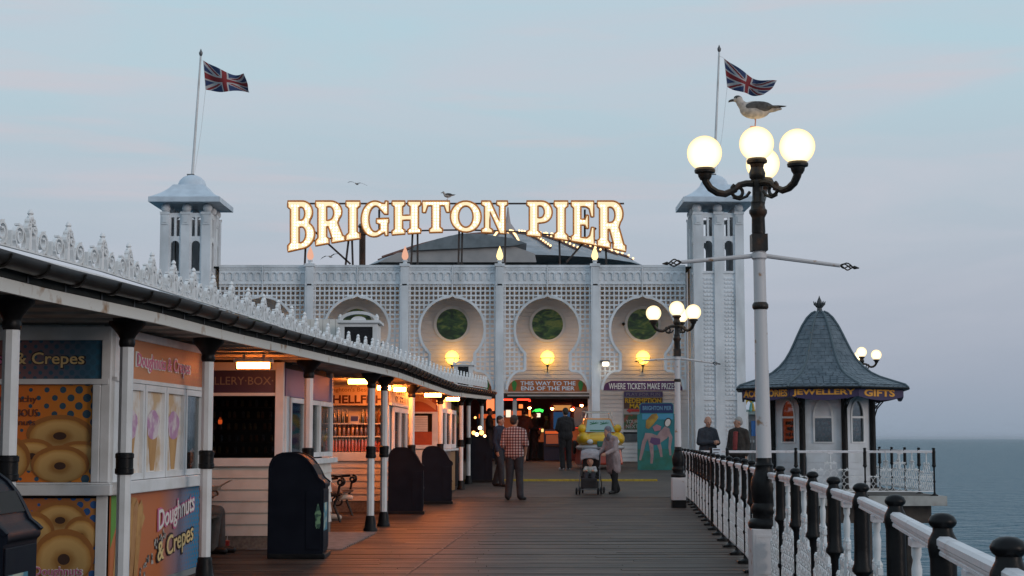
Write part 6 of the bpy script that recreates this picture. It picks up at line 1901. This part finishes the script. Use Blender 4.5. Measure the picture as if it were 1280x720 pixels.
STAND = dict(pel=(0, 0, .95), che=(0, .01, 1.30), nek=(0, .01, 1.47), hed=(0, -.015, 1.63),
             shL=(-.18, .01, 1.41), elL=(-.235, .03, 1.13), wrL=(-.235, -.06, .89), shR=(.18, .01, 1.41), elR=(.235, .03, 1.13), wrR=(.235, -.06, .89),
             hiL=(-.09, 0, .92), knL=(-.10, -.02, .50), anL=(-.10, .03, .085), hiR=(.09, 0, .92), knR=(.10, -.02, .50), anR=(.10, .03, .085),
             toL=(-.12, -.13, .035), toR=(.12, -.13, .035), fL=(0, -.15, -1), fR=(0, -.15, -1), look=(0, -1, 0))
def person(label, loc, rz, pose=None, H=1.75, top=None, sleeves=1.0, trousers=None, shoes=SHOE, hair=HAIRD, hairlen=0, skin=SKIN, coat=None, scarf=None, bald=False, fat=1.0, open_front=None, shorts=False, group=None):
    P = {k: Vector(v) for k, v in {**STAND, **(pose or {})}.items()}
    t = thing('person', label, 'person', loc, rz, group)
    s = H / 1.75
    t.scale = (s, s, s)
    def limb(b, pts, rs, n=10):
        for (p, q), (r0, r1) in zip(zip(pts, pts[1:]), zip(rs, rs[1:])):
            b.tube([p, q], [r0, r1], n)
        for p, r in zip(pts, rs): b.sphere(p, r, n, 6)
    def torso(b, g=0.0, low=True):
        side = (P['shR'] - P['shL']).normalized()
        hs = (P['hiR'] - P['hiL']).normalized()
        for sg in (-1, 1):
            limb(b, [P['che'] + side * sg * .075 + (P['nek'] - P['che']) * .25, P['che'] + side * sg * .07, P['che'].lerp(P['pel'], .6) + hs * sg * .055 * fat, P['pel'] + hs * sg * .07 * fat], [.095 + g, .108 + g, (.095 + g) * fat, (.105 + g) * (fat if low else 1)])
        limb(b, [P['che'], P['che'].lerp(P['pel'], .5), P['pel']], [.115 + g, (.11 + g) * fat, (.115 + g) * fat])
        limb(b, [P['shL'], P['nek'].lerp(P['che'], .15), P['shR']], [.055 + g, .07 + g, .055 + g])
    head = P['hed']; lk = P['look'].normalized(); sd_ = lk.cross(Vector((0, 0, 1))).normalized()
    b = B()
    torso(b)
    limb(b, [P['nek'] - Vector((0, 0, .05)), P['nek'].lerp(head, .5)], [.058, .05])
    # head: skull, face, jaw, nose, ears
    b.sphere(head + Vector((0, 0, .02)) - lk * .012, 1, 16, 10, .077, .088, .098)
    b.sphere(head + lk * .025 - Vector((0, 0, .02)), 1, 14, 8, .062, .062, .085)
    b.sphere(head + lk * .045 - Vector((0, 0, .085)), .038, 10, 6)
    b.tube([head + lk * .078 + Vector((0, 0, .02)), head + lk * .108 - Vector((0, 0, .025))], [.010, .016], 8)
    for sg in (-1, 1): b.sphere(head + sd_ * sg * .078 - lk * .005 - Vector((0, 0, .005)), 1, 8, 6, .014, .020, .030)
    for S_ in 'LR':
        limb(b, [P['sh' + S_], P['el' + S_], P['wr' + S_]], [.05, .04, .028])
        f = P['f' + S_].normalized(); w_ = P['wr' + S_]
        sg = -1 if S_ == 'L' else 1
        sx = f.cross(Vector((1, 0, 0)) if abs(f.x) < .8 else Vector((0, 0, 1))).normalized()   # across the palm
        inn = Vector((-sg, 0, 0)); inn = (inn - f * inn.dot(f)); inn = inn.normalized() if inn.length > .1 else Vector((0, -1, 0))
        for q in (-.022, 0, .022): b.tube([w_ + sx * q * .6, w_ + f * .085 + sx * q * 1.1], [.019, .017], 8)
        for i, (q, ln) in enumerate(((-.032, .062), (-.011, .075), (.011, .070), (.031, .052))):
            a0 = w_ + f * .085 + sx * q; a1 = a0 + f * ln * .55 + inn * .008; a2 = a1 + f * ln * .4 + inn * .022
            b.tube([a0, a1, a2], [.011, .010, .008], 6)
        a0 = w_ + f * .03 - sx * .03; b.tube([a0, a0 + f * .03 - sx * .025 + inn * .012, a0 + f * .062 - sx * .028 + inn * .02], [.012, .012, .009], 6)
        limb(b, [P['hi' + S_], P['kn' + S_], P['an' + S_]], [.088, .058, .042])
        limb(b, [P['an' + S_] - Vector((0, 0, .02)), P['to' + S_]], [.042, .032], 8)
    body_mesh(b, 'body', skin, t, .0115, 3)
    for sg in (-1, 1):
        B().sphere(head + lk * .082 + sd_ * sg * .031 + Vector((0, 0, .008)), .010, 8, 6).build('eye', HAIRD, t, local=True)
    B().tube([head + lk * .082 - sd_ * .022 - Vector((0, 0, .06)), head + lk * .086 - Vector((0, 0, .062)), head + lk * .082 + sd_ * .022 - Vector((0, 0, .06))], .006, 6).build('mouth', mat('lips', (.25, .10, .08), .5) if 'lips' not in bpy.data.materials else bpy.data.materials['lips'], t, local=True)
    if hair:
        b = B()
        if bald:
            for sg in (-1, 1): b.sphere(head + sd_ * sg * .062 - lk * .03 - Vector((0, 0, .0)), 1, 10, 6, .026, .045, .045)
            b.sphere(head - lk * .075 - Vector((0, 0, .01)), 1, 10, 6, .065, .03, .05)
        else:
            b.sphere(head + Vector((0, 0, .045)) - lk * .022, 1, 16, 10, .085, .092, .088)
            b.sphere(head - lk * .05 + Vector((0, 0, .0)), 1, 14, 8, .078, .062, .085)
            if hairlen: limb(b, [head - lk * .05, head - lk * .07 - Vector((0, 0, hairlen))], [.08, .06])
        body_mesh(b, 'hair', hair, t, .012, 2)
    if scarf:
        b = B(); b.sphere(head + Vector((0, 0, .03)) - lk * .03, 1, 16, 10, .095, .10, .11); limb(b, [head - lk * .02 - Vector((0, 0, .08)), P['nek'] - Vector((0, 0, .04))], [.085, .10]); 
        body_mesh(b, 'headscarf', scarf, t, .013, 3)
    if trousers:
        b = B(); hs = (P['hiR'] - P['hiL']).normalized()
        limb(b, [P['pel'] + Vector((0, 0, .04)) - hs * .06 * fat, P['pel'] + Vector((0, 0, .04)) + hs * .06 * fat], [.125 * fat, .125 * fat])
        for S_ in 'LR':
            if shorts: limb(b, [P['hi' + S_], P['hi' + S_].lerp(P['kn' + S_], .9)], [.115, .092])
            else: limb(b, [P['hi' + S_], P['kn' + S_], P['an' + S_] + Vector((0, 0, .0))], [.112, .082, .075])
        body_mesh(b, 'trousers', trousers, t, .014, 3)
    if top:
        b = B(); torso(b, .020)
        for S_ in 'LR':
            sh_, el_, wr_ = P['sh' + S_], P['el' + S_], P['wr' + S_]
            if sleeves >= .99: limb(b, [sh_, el_, wr_], [.075, .062, .048])
            elif sleeves > 0: limb(b, [sh_, sh_.lerp(el_, sleeves)], [.075, .068])
        if coat:      # skirt of a coat
            hs = (P['hiR'] - P['hiL']).normalized()
            for sg in (-1, 0, 1):
                k_ = P['knL'].lerp(P['knR'], .5); dn = Vector((k_.x * .6 + P['pel'].x * .4, k_.y * .6 + P['pel'].y * .4, coat))
                limb(b, [P['pel'] + hs * sg * .07, dn + hs * sg * .10], [.14, .12])
        body_mesh(b, 'coat' if coat else 'shirt', top, t, .014, 4)
    if open_front:
        b = B(); c0 = P['che'] + Vector((0, -.118, .12)); c1 = P['pel'] + Vector((0, -.14, .05))
        b.tube([c0, c0.lerp(c1, .5) + Vector((0, -.01, 0)), c1], [.055, .06, .06], 10, flat=1); body_mesh(b, 'red_shirt_front', open_front, t, .012, 2)
    for S_ in 'LR':
        b = B(); limb(b, [P['an' + S_] - Vector((0, 0, .035)), P['an' + S_].lerp(P['to' + S_], .55) - Vector((0, 0, .01)), P['to' + S_]], [.050, .045, .040], 10)
        b.sphere(P['an' + S_] - Vector((0, 0, .03)) + (P['an' + S_] - P['to' + S_]).normalized() * .025, .045, 8, 6)
        body_mesh(b, 'shoe', shoes, t, .011, 2)
    return t
def foot(px, py, D): 
    p = at(px, py, D); return (p.x, D, deckz(D))
DK = cloth('dark_trousers', (.022, .024, .032)); BLK = cloth('black_jacket', (.012, .012, .014)); NVJ = cloth('navy_jacket', (.022, .028, .040))
# man in the checked shirt, back to the camera, hands before him
person('man in a red checked short sleeved shirt and dark trousers standing with his back turned', foot(643, 622, 34.2), R(172), dict(anR=(.13, .03, .085), toR=(.15, -.15, .035), anL=(-.13, .05, .085), toL=(-.20, -.10, .035), elL=(-.25, .04, 1.14), wrL=(-.21, -.10, .92), elR=(.24, .04, 1.12), wrR=(.16, -.16, 1.0), look=(-.35, -1, -.1)), 1.79, PLAID, .95, DK, hair=HAIRD, fat=1.08)
person('person in dark clothes half hidden behind the man in the checked shirt', foot(625, 603, 39.2), R(60), dict(anL=(-.16, -.14, .085), toL=(-.20, -.30, .035), anR=(.12, .22, .085), toR=(.10, .06, .035), knL=(-.13, -.10, .5), knR=(.11, .08, .5)), 1.72, cloth('dark_blue_top', (.012, .018, .04)), 1.0, DK)
person('man in a black jacket and black trousers with pale shoes facing into the hall', foot(707, 587, 46.0), R(200), dict(elL=(-.25, -.02, 1.15), wrL=(-.12, -.2, 1.12), elR=(.25, -.02, 1.15), wrR=(.12, -.2, 1.1)), 1.77, BLK, 1.0, cloth('black_trousers', (.012, .012, .014)), shoes=SHOEW, fat=1.15)
# woman in a headscarf and long coat pushing the pram
WLOC = foot(766.5, 617, 36.9)
person('woman in grey headscarf and long mauve coat bending over the pushchair', WLOC, R(-52), dict(che=(0, -.05, 1.28), nek=(0, -.11, 1.44), hed=(0, -.19, 1.57), shL=(-.17, -.06, 1.38), shR=(.17, -.06, 1.38), elL=(-.21, -.14, 1.12), wrL=(-.15, -.36, 1.02), elR=(.21, -.14, 1.12), wrR=(.15, -.36, 1.02), fL=(0, -1, -.3), fR=(0, -1, -.3), anL=(-.08, .22, .10), toL=(-.10, .06, .04), knL=(-.09, .08, .5), anR=(.08, -.04, .085), toR=(.10, -.2, .035), look=(0, -1, -.55)), 1.58, cloth('mauve_coat', (.30, .25, .26)), 1.0, cloth('black_leggings', (.012, .012, .014)), hair=None, scarf=cloth('grey_scarf', (.15, .16, .20)), coat=.60, fat=1.1)
# two men by the platform fence
person('bald man in a dark jacket looking down at his hands by the railing', (at(885, 560, 38).x, 38, 0), R(28), dict(elL=(-.26, -.02, 1.15), wrL=(-.05, -.26, 1.16), elR=(.26, -.02, 1.15), wrR=(.05, -.26, 1.16), fL=(.5, -.8, .1), fR=(-.5, -.8, .1), look=(-.2, -1, -.35)), 1.82, NVJ, 1.0, DK, hair=HAIRG, bald=True, fat=1.2)
person('grey haired man in a red shirt under an open dark jacket, looking left', (at(923, 560, 37.6).x, 37.6, 0), R(-38), dict(elL=(-.26, .05, 1.14), wrL=(-.24, -.10, .95), look=(-.6, -.9, 0)), 1.80, cloth('brown_jacket', (.03, .024, .02)), 1.0, DK, hair=HAIRG, fat=1.25, open_front=cloth('red_shirt', (.22, .035, .035)))
# seated people: seat 0.44
SIT = dict(pel=(0, 0, .54), che=(0, -.02, .90), nek=(0, -.03, 1.07), hed=(0, -.06, 1.22), shL=(-.18, -.02, 1.01), shR=(.18, -.02, 1.01), elL=(-.22, -.08, .76), wrL=(-.12, -.30, .72), elR=(.22, -.08, .76), wrR=(.12, -.30, .72), hiL=(-.09, 0, .52), hiR=(.09, 0, .52), knL=(-.10, -.44, .50), knR=(.10, -.44, .50), anL=(-.10, -.40, .085), anR=(.10, -.46, .085), toL=(-.12, -.56, .035), toR=(.12, -.62, .035), fL=(.2, -1, .1), fR=(-.2, -1, .1))
e = person('seated eater in grey trousers with an open food box, mostly behind the third column', (-3.76, 18.35, 0), R(90), SIT, 1.62, cloth('rust_top', (.30, .14, .09)), 1.0, cloth('grey_trousers', (.13, .12, .11)), hair=HAIRD)
fb_ = thing('food_box', 'pale open food box held on the lap of the seated eater', 'food box', (-3.42, 18.35, .715), R(90))
B().hexa([(-.11, -.08, 0), (-.11, .08, 0), (.11, .08, 0), (.11, -.08, 0), (-.13, -.10, .045), (-.13, .10, .045), (.13, .10, .045), (.13, -.10, .045)]).build('tray', mat('food_box_card', (.62, .45, .34), .7), fb_, local=True)
B().hexa([(-.13, -.105, .046), (-.13, -.10, .046), (.13, -.10, .046), (.13, -.105, .046), (-.12, -.22, .11), (-.12, -.215, .115), (.12, -.215, .115), (.12, -.22, .11)]).build('lid', bpy.data.materials['food_box_card'], fb_, local=True)
s2 = dict(SIT); s2.update(knR=(.06, -.44, .56), anR=(-.06, -.66, .40), toR=(-.05, -.84, .36), knL=(-.10, -.44, .50), anL=(-.08, -.46, .085), toL=(-.08, -.66, .035))
person('person with crossed legs and pale shoes on the bench, mostly behind the litter bin', (-3.42, 26.1, 0), R(90), s2, 1.7, cloth('tan_top', (.30, .22, .16)), 1.0, cloth('peach_trousers', (.34, .22, .16)), shoes=mat('cream_shoe', (.6, .5, .42), .6), hair=HAIRD)
# people inside the hall
for px, D, hh, rz, lb in ((655, 52.5, 1.7, 170, 'dark figure just inside the hall to the right of the checked shirt man'), (668, 53.4, 1.62, 60, 'dark figure in the hall under the green neon sign'), (684, 54.3, 1.55, -80, 'smaller dark figure deeper in the hall'), (612, 52, 1.7, 80, 'dark figure in the bay beside the canopy end')):
    p = at(px, 560, D)
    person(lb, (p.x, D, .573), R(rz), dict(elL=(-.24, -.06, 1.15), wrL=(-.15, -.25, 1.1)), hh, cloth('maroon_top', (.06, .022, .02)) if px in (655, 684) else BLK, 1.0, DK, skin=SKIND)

# ------------------------------------------------------------------ pushchair with a child
PR = foot(738, 617, 36.75)
pr = thing('pushchair', 'dark pushchair with a pale hood in front of the woman in the headscarf', 'pushchair', PR, R(-8))
b = B()
for s_ in (-1, 1):
    b.tube([(s_ * .24, -.40, .09), (s_ * .22, -.05, .55), (s_ * .21, .22, .95), (s_ * .20, .36, 1.03)], .013, 7)
    b.tube([(s_ * .24, .38, .09), (s_ * .22, .10, .45), (s_ * .21, -.12, .62)], .013, 7)
b.tube([(-.20, .36, 1.03), (.20, .36, 1.03)], .016, 7); b.tube([(-.24, -.38, .12), (.24, -.38, .12)], .012, 7); b.tube([(-.24, .38, .10), (.24, .38, .10)], .012, 7)
b.build('frame', STEEL, pr, local=True, smooth=True)
for sx in (-1, 1):
    for sy in (-1, 1):
        for o_ in (-.035, .035):
            b = B(); c = (sx * .245 + o_, sy * .385, .085)
            b.tube([(c[0], c[1] + .068 * math.cos(k * PI / 10), c[2] + .068 * math.sin(k * PI / 10)) for k in range(20)], .018, 8, closed=True)
            wv = b.build('wheel', BLACK, pr, local=True, smooth=True)
            B().tube([(c[0] - .012, c[1], c[2]), (c[0] + .012, c[1], c[2])], .05, 10).build('hub', STEEL, wv, local=True)
b = B(); b.hexa([(-.19, -.22, .36), (-.19, .12, .34), (.19, .12, .34), (.19, -.22, .36), (-.20, -.24, .42), (-.20, .12, .41), (.20, .12, .41), (.20, -.24, .42)]); b.hexa([(-.20, .10, .36), (-.20, .16, .36), (.20, .16, .36), (.20, .10, .36), (-.20, .24, .88), (-.20, .29, .88), (.20, .29, .88), (.20, .24, .88)])
b.hexa([(-.17, -.40, .14), (-.17, -.22, .14), (.17, -.22, .14), (.17, -.40, .14), (-.18, -.36, .37), (-.18, -.22, .37), (.18, -.22, .37), (.18, -.36, .37)])
b.build('seat', BLK, pr, local=True, bevel=.01)
B().box(-.16, .16, .0, .34, .14, .30).build('basket', BLK, pr, local=True, bevel=.02)
b = B(); 
hp = [(-.02 - .24 * math.cos(q), .78 + .24 * math.sin(q)) for q in [R(8) + R(150) * k / 10 for k in range(11)]]
vs = []; fs = []
for q, (y_, z) in enumerate(hp):
    for x, dz_ in ((-.21, -.03), (-.12, .01), (0, .02), (.12, .01), (.21, -.03)): vs.append((x, y_ + .14, z + dz_))
for q in range(10):
    for k in range(4): fs.append((q * 5 + k, q * 5 + k + 1, q * 5 + 6 + k, q * 5 + 5 + k))
n_ = len(vs); vs += [(x * .96, y_ + .01, z - .012) for x, y_, z in vs]; fs += [tuple(i + n_ for i in f) for f in fs]
b.add(vs, fs); b.build('hood', cloth('silver_hood', (.30, .31, .34)), pr, local=True, smooth=True)
# the child
ch = thing('person', 'small child in a pale top sitting in the pushchair', 'person', (PR[0] - .0, PR[1] + .0, PR[2]), R(-8))
b = B()
b.sphere((0, -.02, .74), 1, 14, 10, .075, .078, .092); b.tube([(0, .02, .64), (0, .0, .70)], .035, 8)
b.tube([(0, .06, .46), (0, .05, .62)], [.10, .085], 10); b.sphere((0, .06, .46), .10, 10, 6)
for s_ in (-1, 1):
    b.tube([(s_ * .09, .03, .61), (s_ * .13, -.06, .53), (s_ * .07, -.15, .54)], [.038, .032, .024], 8)
    b.sphere((s_ * .06, -.165, .54), .026, 8, 6)
    for q in range(4): b.tube([(s_ * (.045 + q * .011), -.18, .54), (s_ * (.045 + q * .011), -.205, .53)], [.008, .006], 5)
    b.tube([(s_ * .05, .04, .45), (s_ * .08, -.20, .45), (s_ * .09, -.26, .27)], [.06, .05, .035], 8)
    b.tube([(s_ * .09, -.26, .25), (s_ * .10, -.33, .235)], [.032, .028], 8)
b.tube([(0, -.092, .735), (0, -.105, .725)], [.012, .014], 6)
body_mesh(b, 'body', SKIN, ch, .011, 3)
b = B(); b.sphere((0, .0, .772), 1, 12, 8, .08, .082, .075); body_mesh(b, 'hair', HAIRD, ch, .012, 2)
b = B(); b.tube([(0, .06, .45), (0, .05, .63)], [.118, .10], 12)
for s_ in (-1, 1): b.tube([(s_ * .09, .03, .61), (s_ * .13, -.06, .53), (s_ * .08, -.13, .54)], [.05, .044, .036], 8)
body_mesh(b, 'jacket', cloth('child_jacket', (.42, .44, .47), (.20, .28, .20)), ch, .013, 3)
b = B()
for s_ in (-1, 1): b.tube([(s_ * .05, .04, .45), (s_ * .08, -.20, .45), (s_ * .09, -.26, .29)], [.072, .062, .05], 8)
body_mesh(b, 'trousers', DK, ch, .013, 3)
for s_ in (-1, 1): B().sphere((s_ * .028, -.09, .755), .009, 8, 6).build('eye', HAIRD, ch, local=True)

# ------------------------------------------------------------------ yellow ride car
CR = at(749, 585, 46.6)
car = thing('ride_car', 'yellow coin operated ride car with a green windscreen on a red base outside the hall', 'ride car', (CR.x, 46.6, deckz(46.6)), R(6))
YEL2 = mat('yellow_car_paint', (.70, .44, .01), .3, (.62, .36, .01), 4, coat=.2); WHP = mat('white_car_paint', (.55, .57, .60), .3, coat=.5); REDC = mat('red_base_paint', (.40, .05, .025), .4, coat=.3)
def bx(b, x0, x1, y0, y1, z0, z1, t0=0.0): return b.hexa([(x0, y0, z0), (x0, y1, z0), (x1, y1, z0), (x1, y0, z0), (x0 + t0, y0 + t0, z1), (x0 + t0, y1 - t0, z1), (x1 - t0, y1 - t0, z1), (x1 - t0, y0 + t0, z1)])
b = B(); bx(b, -.62, .62, -.55, .75, .12, .62, .06); b.build('base', REDC, car, local=True, bevel=.06)
b = B(); b.sphere((0, -.15, .82), 1, 24, 12, .68, .72, .24); b.sphere((0, .35, .84), 1, 20, 10, .62, .55, .26)
for s_ in (-1, 1): b.sphere((s_ * .50, -.30, .86), 1, 16, 10, .19, .46, .20)
body_mesh(b, 'bonnet', YEL2, car, .03, 3)
b = B(); b.sphere((0, -.17, .62), 1, 28, 10, .71, .74, .15); b.build('bumper', WHP, car, local=True, smooth=True)
for s_ in (-1, 1):
    b = B(); b.sphere((s_ * .38, -.77, .78), 1, 12, 8, .09, .06, .075); b.build('headlight', mat('lamp_glass_' + str(s_), (.6, .62, .62), .15), car, local=True, smooth=True)
    b = B(); b.sphere((s_ * .52, -.15, 1.16), 1, 12, 8, .12, .10, .12); b.build('mirror', YEL2, car, local=True, smooth=True)
    b = B(); b.tube([(s_ * .64, .35, .62), (s_ * .70, .35, .62)], .20, 16); b.build('wheel', BLACK, car, local=True, smooth=True)
b = B(); b.hexa([(-.52, -.22, 1.02), (-.52, .70, 1.02), (.52, .70, 1.02), (.52, -.22, 1.02), (-.36, .10, 1.46), (-.36, .66, 1.46), (.36, .66, 1.46), (.36, .10, 1.46)]); b.build('cab', mat('orange_cab', (.62, .22, .02), .35, coat=.2), car, local=True, smooth=True, bevel=.04)
b = B(); b.hexa([(-.43, -.24, 1.06), (-.43, -.19, 1.06), (.43, -.19, 1.06), (.43, -.24, 1.06), (-.33, .045, 1.42), (-.33, .095, 1.42), (.33, .095, 1.42), (.33, .045, 1.42)]); ws = b.build('windscreen', mat('windscreen_pale', (.26, .38, .38), .25), car, local=True)
GRP = mat('palm_print', (.02, .16, .09), .5)
b = B()
for s_ in (-1, 1):
    for a_ in (20, 55, 100, 150, 200):
        x = s_ * .15; dx, dz_ = math.cos(R(a_)) * .14, math.sin(R(a_)) * .07
        zz = 1.30
        yy = lambda z: -.24 + (z - 1.06) / .36 * .285 - .012
        b.hexa([(x, yy(zz), zz - .012), (x, yy(zz) + .006, zz - .012), (x + dx, yy(zz + dz_) + .006, zz + dz_ - .006), (x + dx, yy(zz + dz_), zz + dz_ - .006), (x, yy(zz), zz + .018), (x, yy(zz) + .006, zz + .018), (x + dx, yy(zz + dz_) + .006, zz + dz_ + .01), (x + dx, yy(zz + dz_), zz + dz_ + .01)])
b.box(-.30, .30, -.235, -.225, 1.09, 1.12)
b.build('palm_print', GRP, ws, local=True)
B().box(-.20, .20, -.93, -.86, .64, .80).build('grille', mat('green_grille', (.03, .14, .10), .4), car, local=True, bevel=.02)
b = B(); b.tube([(-.40, .05, 1.46), (-.36, .1, 1.62), (.36, .1, 1.62), (.40, .05, 1.46)], .02, 7); b.build('roll_bar', mat('chrome', (.5, .45, .4), .25, metal=.8), car, local=True, smooth=True)
b = B(); b.tube([(-.40, .66, 1.4), (-.40, .66, 1.66), (.40, .66, 1.66), (.40, .66, 1.4)], .018, 7); b.build('rear_bar', bpy.data.materials['chrome'], car, local=True, smooth=True)

# ------------------------------------------------------------------ cut-out board
p0, p1 = at(797, 586, 46), at(845, 503.5, 46)
cxb, wb, hb_ = (p0.x + p1.x) / 2, p1.x - p0.x, p1.z - deckz(46)
bo = thing('photo_board', 'turquoise seaside cut-out board with an empty oval face hole and a blue title band', 'photo board', (cxb, 46, deckz(46)), R(-2))
def loc(px, py): return ((px - 821) * wb / 48, (586 - py) * hb_ / 82.5)
def flat(pts, y, m, nm, par=None, dd=.003):
    b = B(); b.prism([loc(*q) for q in pts], y - dd, y); return b.build(nm, m, par or bo, local=True)
TURQ = mat('turquoise_board', (.02, .20, .23), .5, (.015, .15, .17), 2)
pan = flat([(797, 586), (845, 586), (845, 518), (842, 517), (842, 506), (839, 503.5), (803, 503.5), (800, 506), (800, 517), (797, 518)], .03, TURQ, 'board', dd=.06)
flat([(801, 516), (841, 516), (841, 506), (838.5, 504.2), (803.5, 504.2), (801, 506)], -.032, mat('title_blue', (.008, .02, .10), .5), 'title_band', pan)
tx = loc(821.5, 510); text('BRIGHTON PIER', (tx[0], -.0375, tx[1]), wb * .74, .12, mat('title_lettering', (.12, .28, .42), .5), pan, local=True, bold=.015)
flat([(797.5, 585.5), (844.5, 585.5), (844.5, 562), (830, 560), (812, 563), (797.5, 560)], -.032, mat('board_green', (.02, .13, .09), .5, (.02, .18, .16), 5), 'painted_ground', pan)
flat([(803, 524), (841, 524), (841, 517), (803, 517)], -.0325, mat('board_sky', (.05, .26, .42), .5), 'painted_sky', pan)
FLESH = mat('painted_flesh', (.36, .25, .25), .5, (.26, .17, .18), 5); PURPT = mat('painted_purple', (.10, .05, .14), .5); YELT = mat('painted_yellow', (.42, .28, .04), .5, (.25, .14, .03), 5)
def stroke(pts, wds, y, m, nm):
    L_, R_ = [], []
    for i, (q, w_) in enumerate(zip(pts, wds)):
        a_ = Vector(pts[max(i - 1, 0)]); c_ = Vector(pts[min(i + 1, len(pts) - 1)]); d = (c_ - a_).normalized(); n_ = Vector((-d.y, d.x)) * w_
        L_.append((q[0] + n_.x, q[1] + n_.y)); R_.append((q[0] - n_.x, q[1] - n_.y))
    return flat(L_ + R_[::-1], y, m, nm, pan)
stroke([(809, 544), (805, 552), (802, 566), (800, 574)], [2.6, 2.4, 1.8, 1.2], -.034, FLESH, 'painted_leg')
stroke([(812, 545), (814, 556), (815, 568), (814, 578)], [2.6, 2.6, 1.8, 1.4], -.035, FLESH, 'painted_leg')
stroke([(822, 550), (825, 560), (826.5, 570)], [2.6, 2.0, 1.3], -.0345, FLESH, 'painted_leg')
stroke([(833, 535), (838, 546), (836.5, 558), (837.5, 568)], [2.4, 2.2, 1.5, 1.2], -.034, FLESH, 'painted_arm')
stroke([(806, 543), (813, 545), (822, 549), (829, 543), (834, 534)], [2.6, 4.2, 5.4, 6.0, 3.4], -.036, FLESH, 'painted_body')
stroke([(813, 549), (819, 551), (825, 551)], [3.2, 4.6, 3.4], -.0375, PURPT, 'painted_costume')
stroke([(817, 536), (821, 534), (826, 535)], [3.0, 4.0, 2.5], -.0385, mat('painted_pink', (.34, .16, .20), .5), 'painted_collar')
stroke([(809, 535), (812, 528), (818, 521), (822, 519)], [2.0, 5.0, 4.6, 2.5], -.037, YELT, 'painted_hair')
flat([(834.5 + 4.4 * math.cos(k * PI / 12) + .8 * math.sin(k * PI / 12), 527.5 - 5.6 * math.sin(k * PI / 12)) for k in range(24)], -.034, mat('painted_hair_dark', (.02, .02, .02), .5), 'painted_rim', pan)
flat([(834.5 + 3.3 * math.cos(k * PI / 12) + .8 * math.sin(k * PI / 12), 528 - 4.6 * math.sin(k * PI / 12)) for k in range(24)], -.036, mat('face_hole_backing', (.60, .58, .54), .6), 'face_hole', pan)
B().cbox((0, .16, .04), (.08, .30, .08)).cbox((-.4, .16, .04), (.08, .30, .08)).cbox((.4, .16, .04), (.08, .30, .08)).build('feet', DARKWOOD, bo, local=True)

# notice post in the railing
nq = at(890, 560, 23.2)
npst = thing('notice_post', 'tall black post carrying a small white notice, in the railing run before the two men', 'notice', (nq.x, 23.2, 0))
B().box(-.03, .03, -.03, .03, 0, 1.17).box(.055, .10, -.02, .02, 0, 1.16).build('post', BLACK, npst, local=True, bevel=.004)
B().box(.0, .12, -.045, -.032, 1.02, 1.16).build('notice', mat('notice_white', (.62, .66, .72), .5), npst, local=True)
B().box(.012, .108, -.0475, -.0455, 1.13, 1.145).box(.012, .09, -.0475, -.0455, 1.09, 1.10).box(.012, .10, -.0475, -.0455, 1.06, 1.07).build('print', INK, npst, local=True)

# ------------------------------------------------------------------ clean up the hidden prototypes
for o in [o for o in col.objects if o.parent == _p0] + [_p0]:
    bpy.data.objects.remove(o)

# ------------------------------------------------------------------ sea air
hz = bpy.data.materials.new('sea_air'); hz.use_nodes = True
t = hz.node_tree; t.nodes.clear()
o = N(t, 'ShaderNodeOutputMaterial'); v = N(t, 'ShaderNodeVolumePrincipled')
v.inputs['Color'].default_value = (.80, .86, .95, 1); v.inputs['Density'].default_value = .00007; v.inputs['Anisotropy'].default_value = 0
t.links.new(v.outputs[0], o.inputs['Volume'])
S2 = S + 50
b = B(); b.box(-S2, S2, -S2, S2, -7, 17)
tag(b.build('haze', hz), kind='stuff')
